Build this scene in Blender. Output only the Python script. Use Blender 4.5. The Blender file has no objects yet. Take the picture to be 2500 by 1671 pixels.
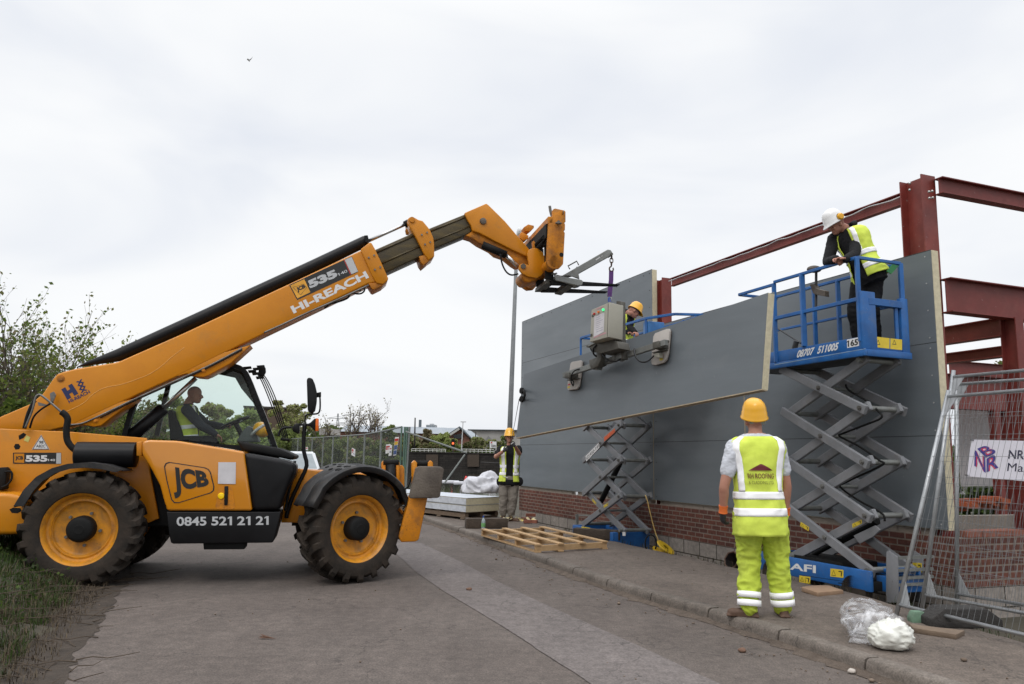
import bpy, bmesh, math, random
from mathutils import Vector, Matrix, Quaternion, noise
import numpy as np
R = math.radians
scene = bpy.context.scene
col = scene.collection
random.seed(7)

# ------------------------------------------------------------------ camera
FPX, CX, CY = 1907.0, 1250.0, 835.5          # focal length and centre in photo pixels
TH, RO = R(8.44), 0.018                      # pitch up, roll
EYE = Vector((0, 0, 1.5))
_R = Vector((1, 0, 0)); _U = Vector((0, -math.sin(TH), math.cos(TH))); CF = Vector((0, math.cos(TH), math.sin(TH)))
CR = _R * math.cos(RO) + _U * math.sin(RO); CU = _U * math.cos(RO) - _R * math.sin(RO)
cam_d = bpy.data.cameras.new('camera'); cam = bpy.data.objects.new('camera', cam_d); col.objects.link(cam)
cam.matrix_world = Matrix(((CR.x, CU.x, -CF.x, EYE.x), (CR.y, CU.y, -CF.y, EYE.y), (CR.z, CU.z, -CF.z, EYE.z), (0, 0, 0, 1)))
cam_d.sensor_width = 36.0; cam_d.lens = 36.0 * FPX / 2500.0
cam_d.clip_start = 0.05; cam_d.clip_end = 6000
scene.camera = cam

# ------------------------------------------------------------------ sky and sun
SUN_EL, SUN_AZ = R(48), R(205)
w = bpy.data.worlds.new('World'); scene.world = w; w.use_nodes = True
nt = w.node_tree; nt.nodes.clear()
def wn(t, **k):
    n = nt.nodes.new(t)
    for a, b in k.items(): setattr(n, a, b)
    return n
sky = wn('ShaderNodeTexSky', sky_type='NISHITA', sun_disc=False, sun_elevation=SUN_EL, sun_rotation=SUN_AZ, altitude=50, air_density=1.2, dust_density=3.0)
tc = wn('ShaderNodeTexCoord'); mp = wn('ShaderNodeMapping'); mp.inputs['Scale'].default_value = (1.1, 1.1, 3.2)
nt.links.new(tc.outputs['Generated'], mp.inputs['Vector'])
nz = wn('ShaderNodeTexNoise'); nz.inputs['Scale'].default_value = 1.7; nz.inputs['Detail'].default_value = 4.5; nz.inputs['Roughness'].default_value = 0.48; nz.inputs['Distortion'].default_value = 0.5
nt.links.new(mp.outputs[0], nz.inputs['Vector'])
cr = wn('ShaderNodeValToRGB'); cr.color_ramp.interpolation = 'EASE'
cr.color_ramp.elements[0].position = 0.30; cr.color_ramp.elements[0].color = (8.3, 8.65, 9.35, 1)
cr.color_ramp.elements[1].position = 0.64; cr.color_ramp.elements[1].color = (10.2, 10.3, 10.4, 1)
nt.links.new(nz.outputs[0], cr.inputs[0])
mx = wn('ShaderNodeMix', data_type='RGBA'); mx.inputs[0].default_value = 0.93
nt.links.new(sky.outputs[0], mx.inputs[6]); nt.links.new(cr.outputs[0], mx.inputs[7])
bg = wn('ShaderNodeBackground'); bg.inputs['Strength'].default_value = 0.1
# an overcast sky is brightest overhead
sz = wn('ShaderNodeSeparateXYZ'); zm = wn('ShaderNodeMapRange', interpolation_type='SMOOTHSTEP'); zm.inputs[1].default_value = .5; zm.inputs[2].default_value = 1.0; zm.inputs[3].default_value = 1.0; zm.inputs[4].default_value = 2.6
nt.links.new(tc.outputs['Generated'], sz.inputs[0]); nt.links.new(sz.outputs[2], zm.inputs[0])
sc = wn('ShaderNodeVectorMath', operation='SCALE'); nt.links.new(mx.outputs[2], sc.inputs[0]); nt.links.new(zm.outputs[0], sc.inputs['Scale'])
nt.links.new(sc.outputs[0], bg.inputs['Color'])
wo = wn('ShaderNodeOutputWorld'); nt.links.new(bg.outputs[0], wo.inputs[0])
sd = bpy.data.lights.new('sun', 'SUN'); sd.energy = 0.75; sd.angle = R(20); sd.color = (1, .96, .9)
so = bpy.data.objects.new('sun', sd); col.objects.link(so)
sdir = Vector((math.sin(SUN_AZ) * math.cos(SUN_EL), math.cos(SUN_AZ) * math.cos(SUN_EL), math.sin(SUN_EL)))
so.rotation_euler = sdir.to_track_quat('Z', 'Y').to_euler()
scene.view_settings.view_transform = 'Standard'; scene.view_settings.look = 'None'
scene.view_settings.exposure = 0.0; scene.view_settings.gamma = 1.0; scene.view_settings.use_curve_mapping = False
scene.render.resolution_x = 1024; scene.render.resolution_y = 684
scene.render.engine = 'CYCLES'

# ------------------------------------------------------------------ measuring helpers: points on real planes of the place
def ray(px, py):
    return (CF * FPX + CR * (px - CX) - CU * (py - CY)).normalized()
def onplane(px, py, p0, n):
    d = ray(px, py); n = Vector(n); t = (Vector(p0) - EYE).dot(n) / d.dot(n)
    return EYE + d * t
def onz(px, py, z=0.0): return onplane(px, py, (0, 0, z), (0, 0, 1))
def ony(px, py, Y): return onplane(px, py, (0, Y, 0), (0, 1, 0))
def zc(ox, oy, s): return lambda x, y: (ox + x / s, oy + y / s)
ZA = zc(0, 850, 2.6133); ZB = zc(500, 850, 2.6133); ZC = zc(600, 450, 4.48); ZD = zc(1050, 480, 4.692); ZE = zc(1350, 650, 3.485)
ZF = zc(950, 950, 3.92); ZG = zc(1750, 400, 2.851); ZH = zc(1700, 900, 2.4117); ZI = zc(2050, 400, 2.851); ZJ = zc(2100, 900, 2.1775)
ZK = zc(1000, 1150, 3.351); ZL = zc(0, 1250, 3.351); ZM = zc(700, 950, 3.91); ZN = zc(0, 640, 3.409); ZO = zc(1350, 1000, 3.92)
ZP = zc(1800, 1300, 3.351); ZQ = zc(2000, 1200, 5.227); ZR = zc(1900, 1200, 5.6); ZS = zc(2300, 850, 3.92)
FU = Vector((-.365, .931, 0)).normalized()      # facade runs this way (away from the camera)
FN = Vector((-FU.y, FU.x, 0))                   # facade normal, towards the road
FP = Vector((3.0, 13.3, 0))
def fac(px, py, off=0.0): return onplane(px, py, FP + FN * off, FN)
def facp(u, off, z): return FP + FU * u + FN * off + Vector((0, 0, z))
def facu(p): return (Vector(p) - FP).dot(FU)

# ------------------------------------------------------------------ materials
MATS = {}
def mat(name, color, rough=.6, metal=0., var=.12, scale=8., color2=None, bump=0., bscale=40., coat=0., spec=.5, trans=0., alpha=1., emit=None, stretch=None, detail=6., thr=None, rvar=.0, glossdirt=None):
    if name in MATS: return MATS[name]
    m = bpy.data.materials.new(name); m.use_nodes = True; t = m.node_tree; b = t.nodes['Principled BSDF']
    tc = t.nodes.new('ShaderNodeTexCoord'); mp = t.nodes.new('ShaderNodeMapping'); t.links.new(tc.outputs['Object'], mp.inputs[0])
    if stretch: mp.inputs['Scale'].default_value = stretch
    n = t.nodes.new('ShaderNodeTexNoise'); n.inputs['Scale'].default_value = scale; n.inputs['Detail'].default_value = detail; n.inputs['Roughness'].default_value = .62
    t.links.new(mp.outputs[0], n.inputs['Vector'])
    r = t.nodes.new('ShaderNodeValToRGB')
    lo, hi = (thr if thr else (.3, .7))
    r.color_ramp.elements[0].position = lo; r.color_ramp.elements[1].position = hi
    c = color; c2 = color2 if color2 else tuple(max(0, x * (1 - var * 2)) for x in c); c1 = c if color2 else tuple(min(1, x * (1 + var)) for x in c)
    r.color_ramp.elements[0].color = (*c2, 1); r.color_ramp.elements[1].color = (*c1, 1)
    t.links.new(n.outputs[0], r.inputs[0]); t.links.new(r.outputs[0], b.inputs['Base Color'])
    b.inputs['Roughness'].default_value = rough; b.inputs['Metallic'].default_value = metal; b.inputs['Specular IOR Level'].default_value = spec
    if coat: b.inputs['Coat Weight'].default_value = coat; b.inputs['Coat Roughness'].default_value = .06
    if trans: b.inputs['Transmission Weight'].default_value = trans
    if alpha < 1: b.inputs['Alpha'].default_value = alpha
    if emit: b.inputs['Emission Color'].default_value = (*emit[:3], 1); b.inputs['Emission Strength'].default_value = emit[3]
    if rvar:
        n3 = t.nodes.new('ShaderNodeTexNoise'); n3.inputs['Scale'].default_value = scale * .7; n3.inputs['Detail'].default_value = 5
        mr = t.nodes.new('ShaderNodeMapRange'); mr.inputs[1].default_value = .3; mr.inputs[2].default_value = .7; mr.inputs[3].default_value = max(.02, rough - rvar); mr.inputs[4].default_value = min(1, rough + rvar)
        t.links.new(mp.outputs[0], n3.inputs['Vector']); t.links.new(n3.outputs[0], mr.inputs[0]); t.links.new(mr.outputs[0], b.inputs['Roughness'])
    if bump:
        n2 = t.nodes.new('ShaderNodeTexNoise'); n2.inputs['Scale'].default_value = bscale; n2.inputs['Detail'].default_value = 5
        t.links.new(mp.outputs[0], n2.inputs['Vector'])
        bp = t.nodes.new('ShaderNodeBump'); bp.inputs['Strength'].default_value = bump; bp.inputs['Distance'].default_value = .02
        t.links.new(n2.outputs[0], bp.inputs['Height']); t.links.new(bp.outputs[0], b.inputs['Normal'])
    MATS[name] = m; return m

def weather(m, dust=(.13, .10, .07), amt=.55, scale=5., lo=.52, hi=.72, fleck=None, famt=.6, fscale=60., flo=.66, rough=.75):
    """dust patches and small flecks worn into the surface itself"""
    t = m.node_tree; b = t.nodes['Principled BSDF']; N = t.nodes.new; L = t.links.new; src = b.inputs['Base Color'].links[0].from_socket; tc = N('ShaderNodeTexCoord')
    def layer(src, c, sc, a, z, k, det):
        n = N('ShaderNodeTexNoise'); n.inputs['Scale'].default_value = sc; n.inputs['Detail'].default_value = det; n.inputs['Roughness'].default_value = .68; n.inputs['Distortion'].default_value = .6; L(tc.outputs['Object'], n.inputs['Vector'])
        mr = N('ShaderNodeMapRange'); mr.inputs[1].default_value = a; mr.inputs[2].default_value = z; mr.inputs[3].default_value = 0; mr.inputs[4].default_value = k; L(n.outputs[0], mr.inputs[0])
        mx = N('ShaderNodeMix'); mx.data_type = 'RGBA'; L(mr.outputs[0], mx.inputs[0]); L(src, mx.inputs[6]); mx.inputs[7].default_value = (*c, 1); return mx.outputs[2], mr.outputs[0]
    o, f = layer(src, dust, scale, lo, hi, amt, 10)
    if fleck: o, _ = layer(o, fleck, fscale, flo, flo + .03, famt, 3)
    L(o, b.inputs['Base Color']); return m

# ------------------------------------------------------------------ things, parts
ROOTM = {}
def tag(o, label=None, cat=None, group=None, kind=None):
    if label: o['label'] = label
    if cat: o['category'] = cat
    if group: o['group'] = group
    if kind: o['kind'] = kind
    return o
def thing(name, label, cat, loc=(0, 0, 0), rz=0., group=None):
    o = bpy.data.objects.new(name, None); col.objects.link(o)
    o.location = Vector(loc); o.rotation_euler = (0, 0, rz); o.empty_display_size = .2
    ROOTM[o.name] = Matrix.Translation(Vector(loc)) @ Matrix.Rotation(rz, 4, 'Z')
    return tag(o, label, cat, group)
def copy_tree(o, parent=None):
    c = o.copy(); col.objects.link(c)
    if parent is not None: c.parent = parent
    for ch in list(o.children): copy_tree(ch, c)
    return c

class MB:
    """collects geometry of ONE part, then links it as one mesh object"""
    def __init__(s, M=None): s.bm = bmesh.new(); s.M = M
    def v(s, p): return s.bm.verts.new(p)
    def face(s, pts):
        try: return s.bm.faces.new([s.v(p) for p in pts])
        except ValueError: return None
    def box(s, c, size, rot=None, bev=0.):
        hx, hy, hz = [q / 2 for q in size]; c = Vector(c)
        P = [Vector((x, y, z)) for z in (-hz, hz) for y in (-hy, hy) for x in (-hx, hx)]
        if rot is not None: P = [rot @ p for p in P]
        V = [s.v(p + c) for p in P]
        F = [s.bm.faces.new([V[i] for i in f]) for f in ((0, 2, 3, 1), (4, 5, 7, 6), (0, 1, 5, 4), (2, 6, 7, 3), (0, 4, 6, 2), (1, 3, 7, 5))]
        if bev:
            ed = list({e for f in F for e in f.edges})
            bmesh.ops.bevel(s.bm, geom=ed, offset=bev, segments=2, affect='EDGES', profile=.5)
        return s
    def bar(s, a, b, wd, ht, up=(0, 0, 1), bev=0.):
        a = Vector(a); b = Vector(b); d = b - a; L = d.length
        if L < 1e-6: return s
        x = d / L; y = Vector(up).cross(x)
        if y.length < 1e-4: y = Vector((0, 1, 0)).cross(x)
        y.normalize(); z = x.cross(y)
        return s.box((a + b) / 2, (L, wd, ht), Matrix((x, y, z)).transposed(), bev)
    def prism(s, pts, dirv, bev=0., seg=2, edges='all'):
        dirv = Vector(dirv); A = [s.v(p) for p in pts]; B = [s.v(Vector(p) + dirv) for p in pts]; n = len(pts)
        F = [s.bm.faces.new(A), s.bm.faces.new(B[::-1])]
        for i in range(n): F.append(s.bm.faces.new((A[i], B[i], B[(i + 1) % n], A[(i + 1) % n])))
        bmesh.ops.recalc_face_normals(s.bm, faces=F)
        if bev:
            if edges == 'all': ed = list({e for f in F for e in f.edges})
            else: ed = list({e for f in F[:2] for e in f.edges})
            bmesh.ops.bevel(s.bm, geom=ed, offset=bev, segments=seg, affect='EDGES', profile=.5, clamp_overlap=True)
        return s
    def tube(s, pts, r, n=10, cap=True, closed=False):
        pts = [Vector(p) for p in pts]; m = len(pts)
        rs = r if isinstance(r, (list, tuple)) else [r] * m
        prev = None; rings = []
        for i, p in enumerate(pts):
            if closed: t = (pts[(i + 1) % m] - pts[i - 1])
            else: t = (pts[min(i + 1, m - 1)] - pts[max(i - 1, 0)])
            if t.length < 1e-9: t = Vector((0, 0, 1))
            t.normalize()
            if prev is None:
                u = t.cross(Vector((0, 0, 1)))
                if u.length < .05: u = t.cross(Vector((0, 1, 0)))
                u.normalize()
            else:
                u = prev - t * prev.dot(t)
                if u.length < 1e-6: u = t.orthogonal()
                u.normalize()
            prev = u; q = t.cross(u)
            rings.append([s.v(p + (u * math.cos(a) + q * math.sin(a)) * rs[i]) for a in [2 * math.pi * k / n for k in range(n)]])
        rng = range(m) if closed else range(m - 1)
        for i in rng:
            A = rings[i]; B = rings[(i + 1) % m]
            for k in range(n): s.bm.faces.new((A[k], A[(k + 1) % n], B[(k + 1) % n], B[k]))
        if cap and not closed:
            s.bm.faces.new(rings[0][::-1]); s.bm.faces.new(rings[-1])
        return s
    def cyl(s, a, b, r, n=20, r2=None): return s.tube([a, b], [r, r if r2 is None else r2], n)
    def lathe(s, prof, c, axis, n=40, cap=False):
        """prof: (radius, along) pairs; axis: direction"""
        c = Vector(c); ax = Vector(axis).normalized(); u = ax.orthogonal().normalized(); q = ax.cross(u); rings = []
        for r, h in prof: rings.append([s.v(c + ax * h + (u * math.cos(a) + q * math.sin(a)) * max(r, 1e-4)) for a in [2 * math.pi * k / n for k in range(n)]])
        for A, B in zip(rings, rings[1:]):
            for k in range(n): s.bm.faces.new((A[k], A[(k + 1) % n], B[(k + 1) % n], B[k]))
        if cap: s.bm.faces.new(rings[0][::-1]); s.bm.faces.new(rings[-1])
        return s
    def ell(s, c, rad, rot=None, nu=16, nv=10):
        c = Vector(c); g = []
        for j in range(1, nv):
            ph = math.pi * j / nv
            row = []
            for i in range(nu):
                a = 2 * math.pi * i / nu
                p = Vector((rad[0] * math.sin(ph) * math.cos(a), rad[1] * math.sin(ph) * math.sin(a), rad[2] * math.cos(ph)))
                if rot is not None: p = rot @ p
                row.append(s.v(c + p))
            g.append(row)
        top = Vector((0, 0, rad[2])); bot = Vector((0, 0, -rad[2]))
        if rot is not None: top = rot @ top; bot = rot @ bot
        T = s.v(c + top); B = s.v(c + bot)
        for i in range(nu):
            s.bm.faces.new((T, g[0][i], g[0][(i + 1) % nu])); s.bm.faces.new((B, g[-1][(i + 1) % nu], g[-1][i]))
        for A, Bq in zip(g, g[1:]):
            for i in range(nu): s.bm.faces.new((A[i], Bq[i], Bq[(i + 1) % nu], A[(i + 1) % nu]))
        return s
    def grid(s, f, nu, nv, closeu=False):
        V = [[s.v(f(i / (nu if closeu else nu - 1), j / (nv - 1))) for i in range(nu)] for j in range(nv)]
        for j in range(nv - 1):
            for i in range(nu if closeu else nu - 1):
                k = (i + 1) % nu
                try: s.bm.faces.new((V[j][i], V[j][k], V[j + 1][k], V[j + 1][i]))
                except ValueError: pass
        return V
    def text(s, string, quad, bold=0., font_shear=0., pad=True):
        """lettering mapped onto the quad TL,TR,BR,BL (points in the space of this part)"""
        cu = bpy.data.curves.new('t', 'FONT'); cu.body = string; cu.offset = bold; cu.shear = font_shear; cu.resolution_u = 4
        o = bpy.data.objects.new('t', cu); col.objects.link(o)
        dg = bpy.context.evaluated_depsgraph_get(); me = bpy.data.meshes.new_from_object(o.evaluated_get(dg))
        xs = [v.co.x for v in me.vertices]; ys = [v.co.y for v in me.vertices]
        x0, x1, y0, y1 = min(xs), max(xs), min(ys), max(ys)
        TL, TR, BR, BL = [Vector(q) for q in quad]; vs = []
        for v in me.vertices:
            u = (v.co.x - x0) / (x1 - x0); t = (v.co.y - y0) / (y1 - y0)
            vs.append(s.v(BL.lerp(BR, u).lerp(TL.lerp(TR, u), t)))
        for p in me.polygons:
            try: s.bm.faces.new([vs[i] for i in p.vertices])
            except ValueError: pass
        hh = y1 - y0
        for i, chh in enumerate(string):
            if chh != '1': continue
            cu.body = string[:i + 1]; dg = bpy.context.evaluated_depsgraph_get(); dg.update(); m2 = bpy.data.meshes.new_from_object(o.evaluated_get(dg)); xr = max(v.co.x for v in m2.vertices); bpy.data.meshes.remove(m2)
            bw = .13 * hh + bold * 2; fl = []
            for fx_, fy_ in ((xr - bw * .9, 1), (xr - bw * .9, .80), (xr - bw - .17 * hh, .70), (xr - bw - .17 * hh, .84)):
                u = (fx_ - x0) / (x1 - x0); fl.append(BL.lerp(BR, u).lerp(TL.lerp(TR, u), fy_))
            s.face(fl)
        bpy.data.objects.remove(o); bpy.data.meshes.remove(me); bpy.data.curves.remove(cu)
        return s
    def jitter(s, amp, sc, seed=0.):
        for v in s.bm.verts:
            p = v.co * sc + Vector((seed, seed * 1.3, 0)); v.co += Vector((noise.noise(p), noise.noise(p + Vector((31, 0, 0))), noise.noise(p + Vector((0, 57, 0))))) * amp
        return s
    def build(s, name, m, parent=None, space='local', smooth=False, recalc=True, loc=None, solid=0., sub=0, angle=40, merge=0.):
        bm = s.bm
        if merge: bmesh.ops.remove_doubles(bm, verts=bm.verts, dist=merge)
        if recalc: bmesh.ops.recalc_face_normals(bm, faces=bm.faces)
        if space == 'world' and parent is not None: bm.transform(ROOTM[root_of(parent).name].inverted())
        if parent is None and loc is not None:
            bm.transform(Matrix.Translation(-Vector(loc)))
        me = bpy.data.meshes.new(name); bm.to_mesh(me); bm.free()
        o = bpy.data.objects.new(name, me); col.objects.link(o)
        if loc is not None and parent is None: o.location = Vector(loc)
        ml = m if isinstance(m, (list, tuple)) else [m]
        for q in ml: me.materials.append(q)
        if smooth:
            for p in me.polygons: p.use_smooth = True
            if smooth != 'full': me.set_sharp_from_angle(angle=R(angle))
        if parent is not None: o.parent = parent
        if solid or sub:
            if solid:
                md = o.modifiers.new('s', 'SOLIDIFY'); md.thickness = solid; md.offset = 0
            if sub:
                md = o.modifiers.new('d', 'SUBSURF'); md.levels = sub; md.render_levels = sub
            bake(o)
        return o
def root_of(o):
    while o.parent is not None: o = o.parent
    return o
def bake(o):
    dg = bpy.context.evaluated_depsgraph_get(); dg.update()
    me = bpy.data.meshes.new_from_object(o.evaluated_get(dg)); old = o.data
    o.modifiers.clear(); o.data = me; me.name = old.name; bpy.data.meshes.remove(old)
def struct(o): o['kind'] = 'structure'; return o
def arc(c, r, a0, a1, n, ax=(1, 0, 0), ay=(0, 0, 1)):
    return [Vector(c) + Vector(ax) * r * math.cos(a0 + (a1 - a0) * i / (n - 1)) + Vector(ay) * r * math.sin(a0 + (a1 - a0) * i / (n - 1)) for i in range(n)]
def smoothpath(P, k=5):
    P = [Vector(p) for p in P]; out = []
    for i in range(len(P) - 1):
        p0 = P[max(i - 1, 0)]; p1 = P[i]; p2 = P[i + 1]; p3 = P[min(i + 2, len(P) - 1)]
        for j in range(k):
            t = j / k; out.append(.5 * ((2 * p1) + (p2 - p0) * t + (2 * p0 - 5 * p1 + 4 * p2 - p3) * t * t + (3 * p1 - p0 - 3 * p2 + p3) * t ** 3))
    out.append(P[-1]); return out

# ================================================================== setting: ground, road, kerb, pavement, water
def nz1(x, y, s, seed=0.): return noise.noise(Vector((x * s + seed, y * s - seed, seed)))
KERB = [onz(2600, 1762, .12)] + [onz(*p, .12) for p in ((2224, 1643), (1800, 1506), (1549, 1436), (1379, 1380), (1313, 1356), (1180, 1309), (1100, 1283), (1039, 1263))]
_d = (KERB[-1] - KERB[-3]).normalized(); KERB = [KERB[0] - (KERB[2] - KERB[0]).normalized() * 5] + KERB + [KERB[-1] + _d * 6, KERB[-1] + _d * 22]
for k in KERB: k.z = 0
VERGE = [onz(*p, 0) for p in ((68, 1671), (150, 1565), (233, 1459))]
_v = (VERGE[2] - VERGE[0]).normalized(); VERGE = [VERGE[0] - _v * 6, VERGE[0]] + VERGE[1:] + [VERGE[2] + _v * 5, VERGE[2] + _v * 12, VERGE[2] + _v * 34]
BACK = [onz(*p, .12) for p in ((2700, 1640), (2420, 1545), (2163, 1468), (2059, 1445), (1923, 1416), (1786, 1384), (1677, 1359), (1634, 1352), (1550, 1332), (1480, 1318), (1400, 1300))]
_b = FU; BACK = [BACK[0] - FU * 5] + BACK + [BACK[-1] + FU * 5, BACK[-1] + FU * 30]
for k in BACK: k.z = 0
def linex(L, y):
    for a, b in zip(L, L[1:]):
        if a.y <= y <= b.y: return a.x + (b.x - a.x) * (y - a.y) / (b.y - a.y)
    a, b = (L[0], L[1]) if y < L[0].y else (L[-2], L[-1])
    return a.x + (b.x - a.x) * (y - a.y) / (b.y - a.y)
def sstep(a, b, x): t = min(1, max(0, (x - a) / (b - a))); return t * t * (3 - 2 * t)
FENCEL = [Vector((-2.8, 20, 0)), Vector((-4.6, 24.5, 0)), Vector((-8.0, 33.2, 0)), Vector((-11.5, 42, 0)), Vector((-20, 62, 0))]
def gz(x, y):
    z = -.13 + .02 * nz1(x, y, .8, 3)
    vx = linex(VERGE, y)
    if x < vx + .1 and y < 60: z = -.03 + .42 * sstep(-.05, 1.5, vx - x) + .05 * nz1(x, y, 2.2, 7) * sstep(0, .5, vx - x) + .9 * sstep(2, 9, vx - x)
    # canal
    cn = sstep(34, 36.5, y) * (1 - sstep(123.6, 124, y)) * sstep(-6, -3, x + .9 * (y - 36))
    z = z * (1 - cn) - 1.6 * cn
    if y > 124: z = 2.0 + .4 * sstep(125, 400, y) + (1.2 if x < -30 else 0) * sstep(-30, -60, x)
    if 36 < y < 124 and x + .9 * (y - 36) < -6: z = .35
    # bank under the site fence
    if 18 < y < 60:
        fx = linex(FENCEL, y); z += (.33 * (1 - sstep(.6, 2.4, abs(x - fx)))) * sstep(19, 21, y) * (1 - sstep(33, 40, y))
    return z
M_dirt = mat('dirt', (.13, .105, .085), .95, var=.2, scale=3, color2=(.075, .06, .045), bump=.6, bscale=30)
def axis(parts):
    out = []
    for a, b, s in parts:
        n = max(1, round((b - a) / s)); out += [a + (b - a) * i / n for i in range(n)]
    return out + [parts[-1][1]]
gx = axis([(-2500, -400, 300), (-400, -60, 30), (-60, -14, 3), (-14, 8, .45), (8, 40, 3), (40, 400, 40), (400, 2500, 300)])
gy = axis([(-60, -2, 8), (-2, 24, .45), (24, 60, 1), (60, 123, 7), (123, 125, .5), (125, 500, 40), (500, 3800, 300)])
g = MB(); V = [[g.v((x, y, gz(x, y))) for x in gx] for y in gy]
for j in range(len(gy) - 1):
    for i in range(len(gx) - 1): g.bm.faces.new((V[j][i], V[j][i + 1], V[j + 1][i + 1], V[j + 1][i]))
struct(g.build('ground', mat('earth', (.07, .06, .04), .95, scale=1.2, color2=(.04, .036, .024), bump=.5, bscale=14), smooth='full'))
w_ = MB(); w_.face([(-40, 34, -.62), (300, 34, -.62), (300, 124.2, -.62), (-40, 124.2, -.62)])
struct(w_.build('canal_water', mat('canal_water', (.012, .016, .013), .06, bump=.12, bscale=3, spec=.5)))

def asphalt(name, c, c2, grit=.5):
    m = mat(name, c, .9, scale=.9, color2=c2, thr=(.32, .68), detail=8); t = m.node_tree; b = t.nodes['Principled BSDF']
    tc = t.nodes.new('ShaderNodeTexCoord')
    n = t.nodes.new('ShaderNodeTexNoise'); n.inputs['Scale'].default_value = 75; n.inputs['Detail'].default_value = 2
    n2 = t.nodes.new('ShaderNodeTexNoise'); n2.inputs['Scale'].default_value = 9; n2.inputs['Detail'].default_value = 7; n2.inputs['Roughness'].default_value = .7
    vo = t.nodes.new('ShaderNodeTexVoronoi'); vo.inputs['Scale'].default_value = 48
    for q in (n, n2, vo): t.links.new(tc.outputs['Object'], q.inputs['Vector'])
    src = b.inputs['Base Color'].links[0].from_socket
    def mul(a, tex, lo, hi, o1, o2):
        mr = t.nodes.new('ShaderNodeMapRange'); mr.inputs[1].default_value = lo; mr.inputs[2].default_value = hi; mr.inputs[3].default_value = o1; mr.inputs[4].default_value = o2
        t.links.new(tex, mr.inputs[0]); v = t.nodes.new('ShaderNodeVectorMath'); v.operation = 'SCALE'; t.links.new(a, v.inputs[0]); t.links.new(mr.outputs[0], v.inputs['Scale']); return v.outputs[0]
    s1 = mul(src, n.outputs[0], .35, .65, 1 - grit * .5, 1 + grit * .5); s2 = mul(s1, n2.outputs[0], .3, .7, .72, 1.22); s3 = mul(s2, vo.outputs['Color'], 0, 1, .86, 1.14)
    vc = t.nodes.new('ShaderNodeTexVoronoi'); vc.feature = 'DISTANCE_TO_EDGE'; vc.inputs['Scale'].default_value = .55; vd = t.nodes.new('ShaderNodeVectorMath'); vd.operation = 'ADD'; nd = t.nodes.new('ShaderNodeTexNoise'); nd.inputs['Scale'].default_value = 2.5; nd.inputs['Detail'].default_value = 6
    t.links.new(tc.outputs['Object'], nd.inputs['Vector']); t.links.new(tc.outputs['Object'], vd.inputs[0]); t.links.new(nd.outputs['Color'], vd.inputs[1]); t.links.new(vd.outputs[0], vc.inputs['Vector'])
    s3 = mul(s3, vc.outputs['Distance'], .0, .0075, .55, 1)
    n5 = t.nodes.new('ShaderNodeTexNoise'); n5.inputs['Scale'].default_value = .8; n5.inputs['Detail'].default_value = 9; n5.inputs['Roughness'].default_value = .72; m5 = t.nodes.new('ShaderNodeMapping'); m5.inputs['Rotation'].default_value = (0, 0, R(-20)); m5.inputs['Scale'].default_value = (2.6, .7, 1); t.links.new(tc.outputs['Object'], m5.inputs[0]); t.links.new(m5.outputs[0], n5.inputs['Vector'])
    s3 = mul(s3, n5.outputs[0], .36, .62, .88, 1.07)
    t.links.new(s3, b.inputs['Base Color'])
    bp = t.nodes.new('ShaderNodeBump'); bp.inputs['Strength'].default_value = .35; bp.inputs['Distance'].default_value = .005
    t.links.new(n.outputs[0], bp.inputs['Height']); t.links.new(bp.outputs[0], b.inputs['Normal'])
    return m
M_road = asphalt('road_asphalt', (.120, .098, .085), (.090, .072, .062), .5)
M_patch = asphalt('patch_asphalt', (.155, .133, .125), (.128, .109, .101), .4)
M_pave = asphalt('pavement_asphalt', (.145, .116, .095), (.102, .080, .065), .5)
M_kerb = asphalt('kerb_concrete', (.175, .148, .126), (.105, .087, .072), .4)
def strip(name, L1, L2, z, m, y0, y1, dy=.5, nx=10, amp=.006):
    s = MB(); rows = []; n = int((y1 - y0) / dy)
    for j in range(n + 1):
        y = y0 + (y1 - y0) * j / n; a = linex(L1, y); b = linex(L2, y)
        rows.append([s.v((a + (b - a) * i / nx, y, z + (amp * nz1(a + (b - a) * i / nx, y, .7, 5) if 0 < i < nx else 0))) for i in range(nx + 1)])
    for A, B in zip(rows, rows[1:]):
        for i in range(nx): s.bm.faces.new((A[i], A[i + 1], B[i + 1], B[i]))
    return struct(s.build(name, m, smooth='full'))
strip('road', VERGE, KERB, 0, M_road, -6, 60, amp=.0015)
# the lighter reinstatement strip in the tarmac
PR = [onz(*p, 0) for p in ((1020, 1323), (1125, 1373), (1203, 1415), (1285, 1456), (1386, 1502), (1500, 1552), (1592, 1593), (1706, 1648), (1752, 1669), (2000, 1780))][::-1]
PL = [onz(*p, 0) for p in ((935, 1325), (969, 1355), (1020, 1401), (1079, 1442), (1171, 1497), (1239, 1538), (1308, 1584), (1368, 1623), (1427, 1660), (1600, 1780))][::-1]
s = MB(); ys = sorted({round(p.y, 3) for p in PR + PL} | {3 + .4 * i for i in range(26)}); ys = [y for y in ys if max(PR[0].y, PL[0].y) <= y <= min(PR[-1].y, PL[-1].y)]
rows = [[s.v((linex(PL, y) + (linex(PR, y) - linex(PL, y)) * i / 5 + (.012 * nz1(0, y, 9, i) if i in (0, 5) else 0), y, .0055)) for i in range(6)] for y in ys]
for A, B in zip(rows, rows[1:]):
    for i in range(5): s.bm.faces.new((A[i], A[i + 1], B[i + 1], B[i]))
struct(s.build('road_repair_strip', M_patch))
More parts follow.
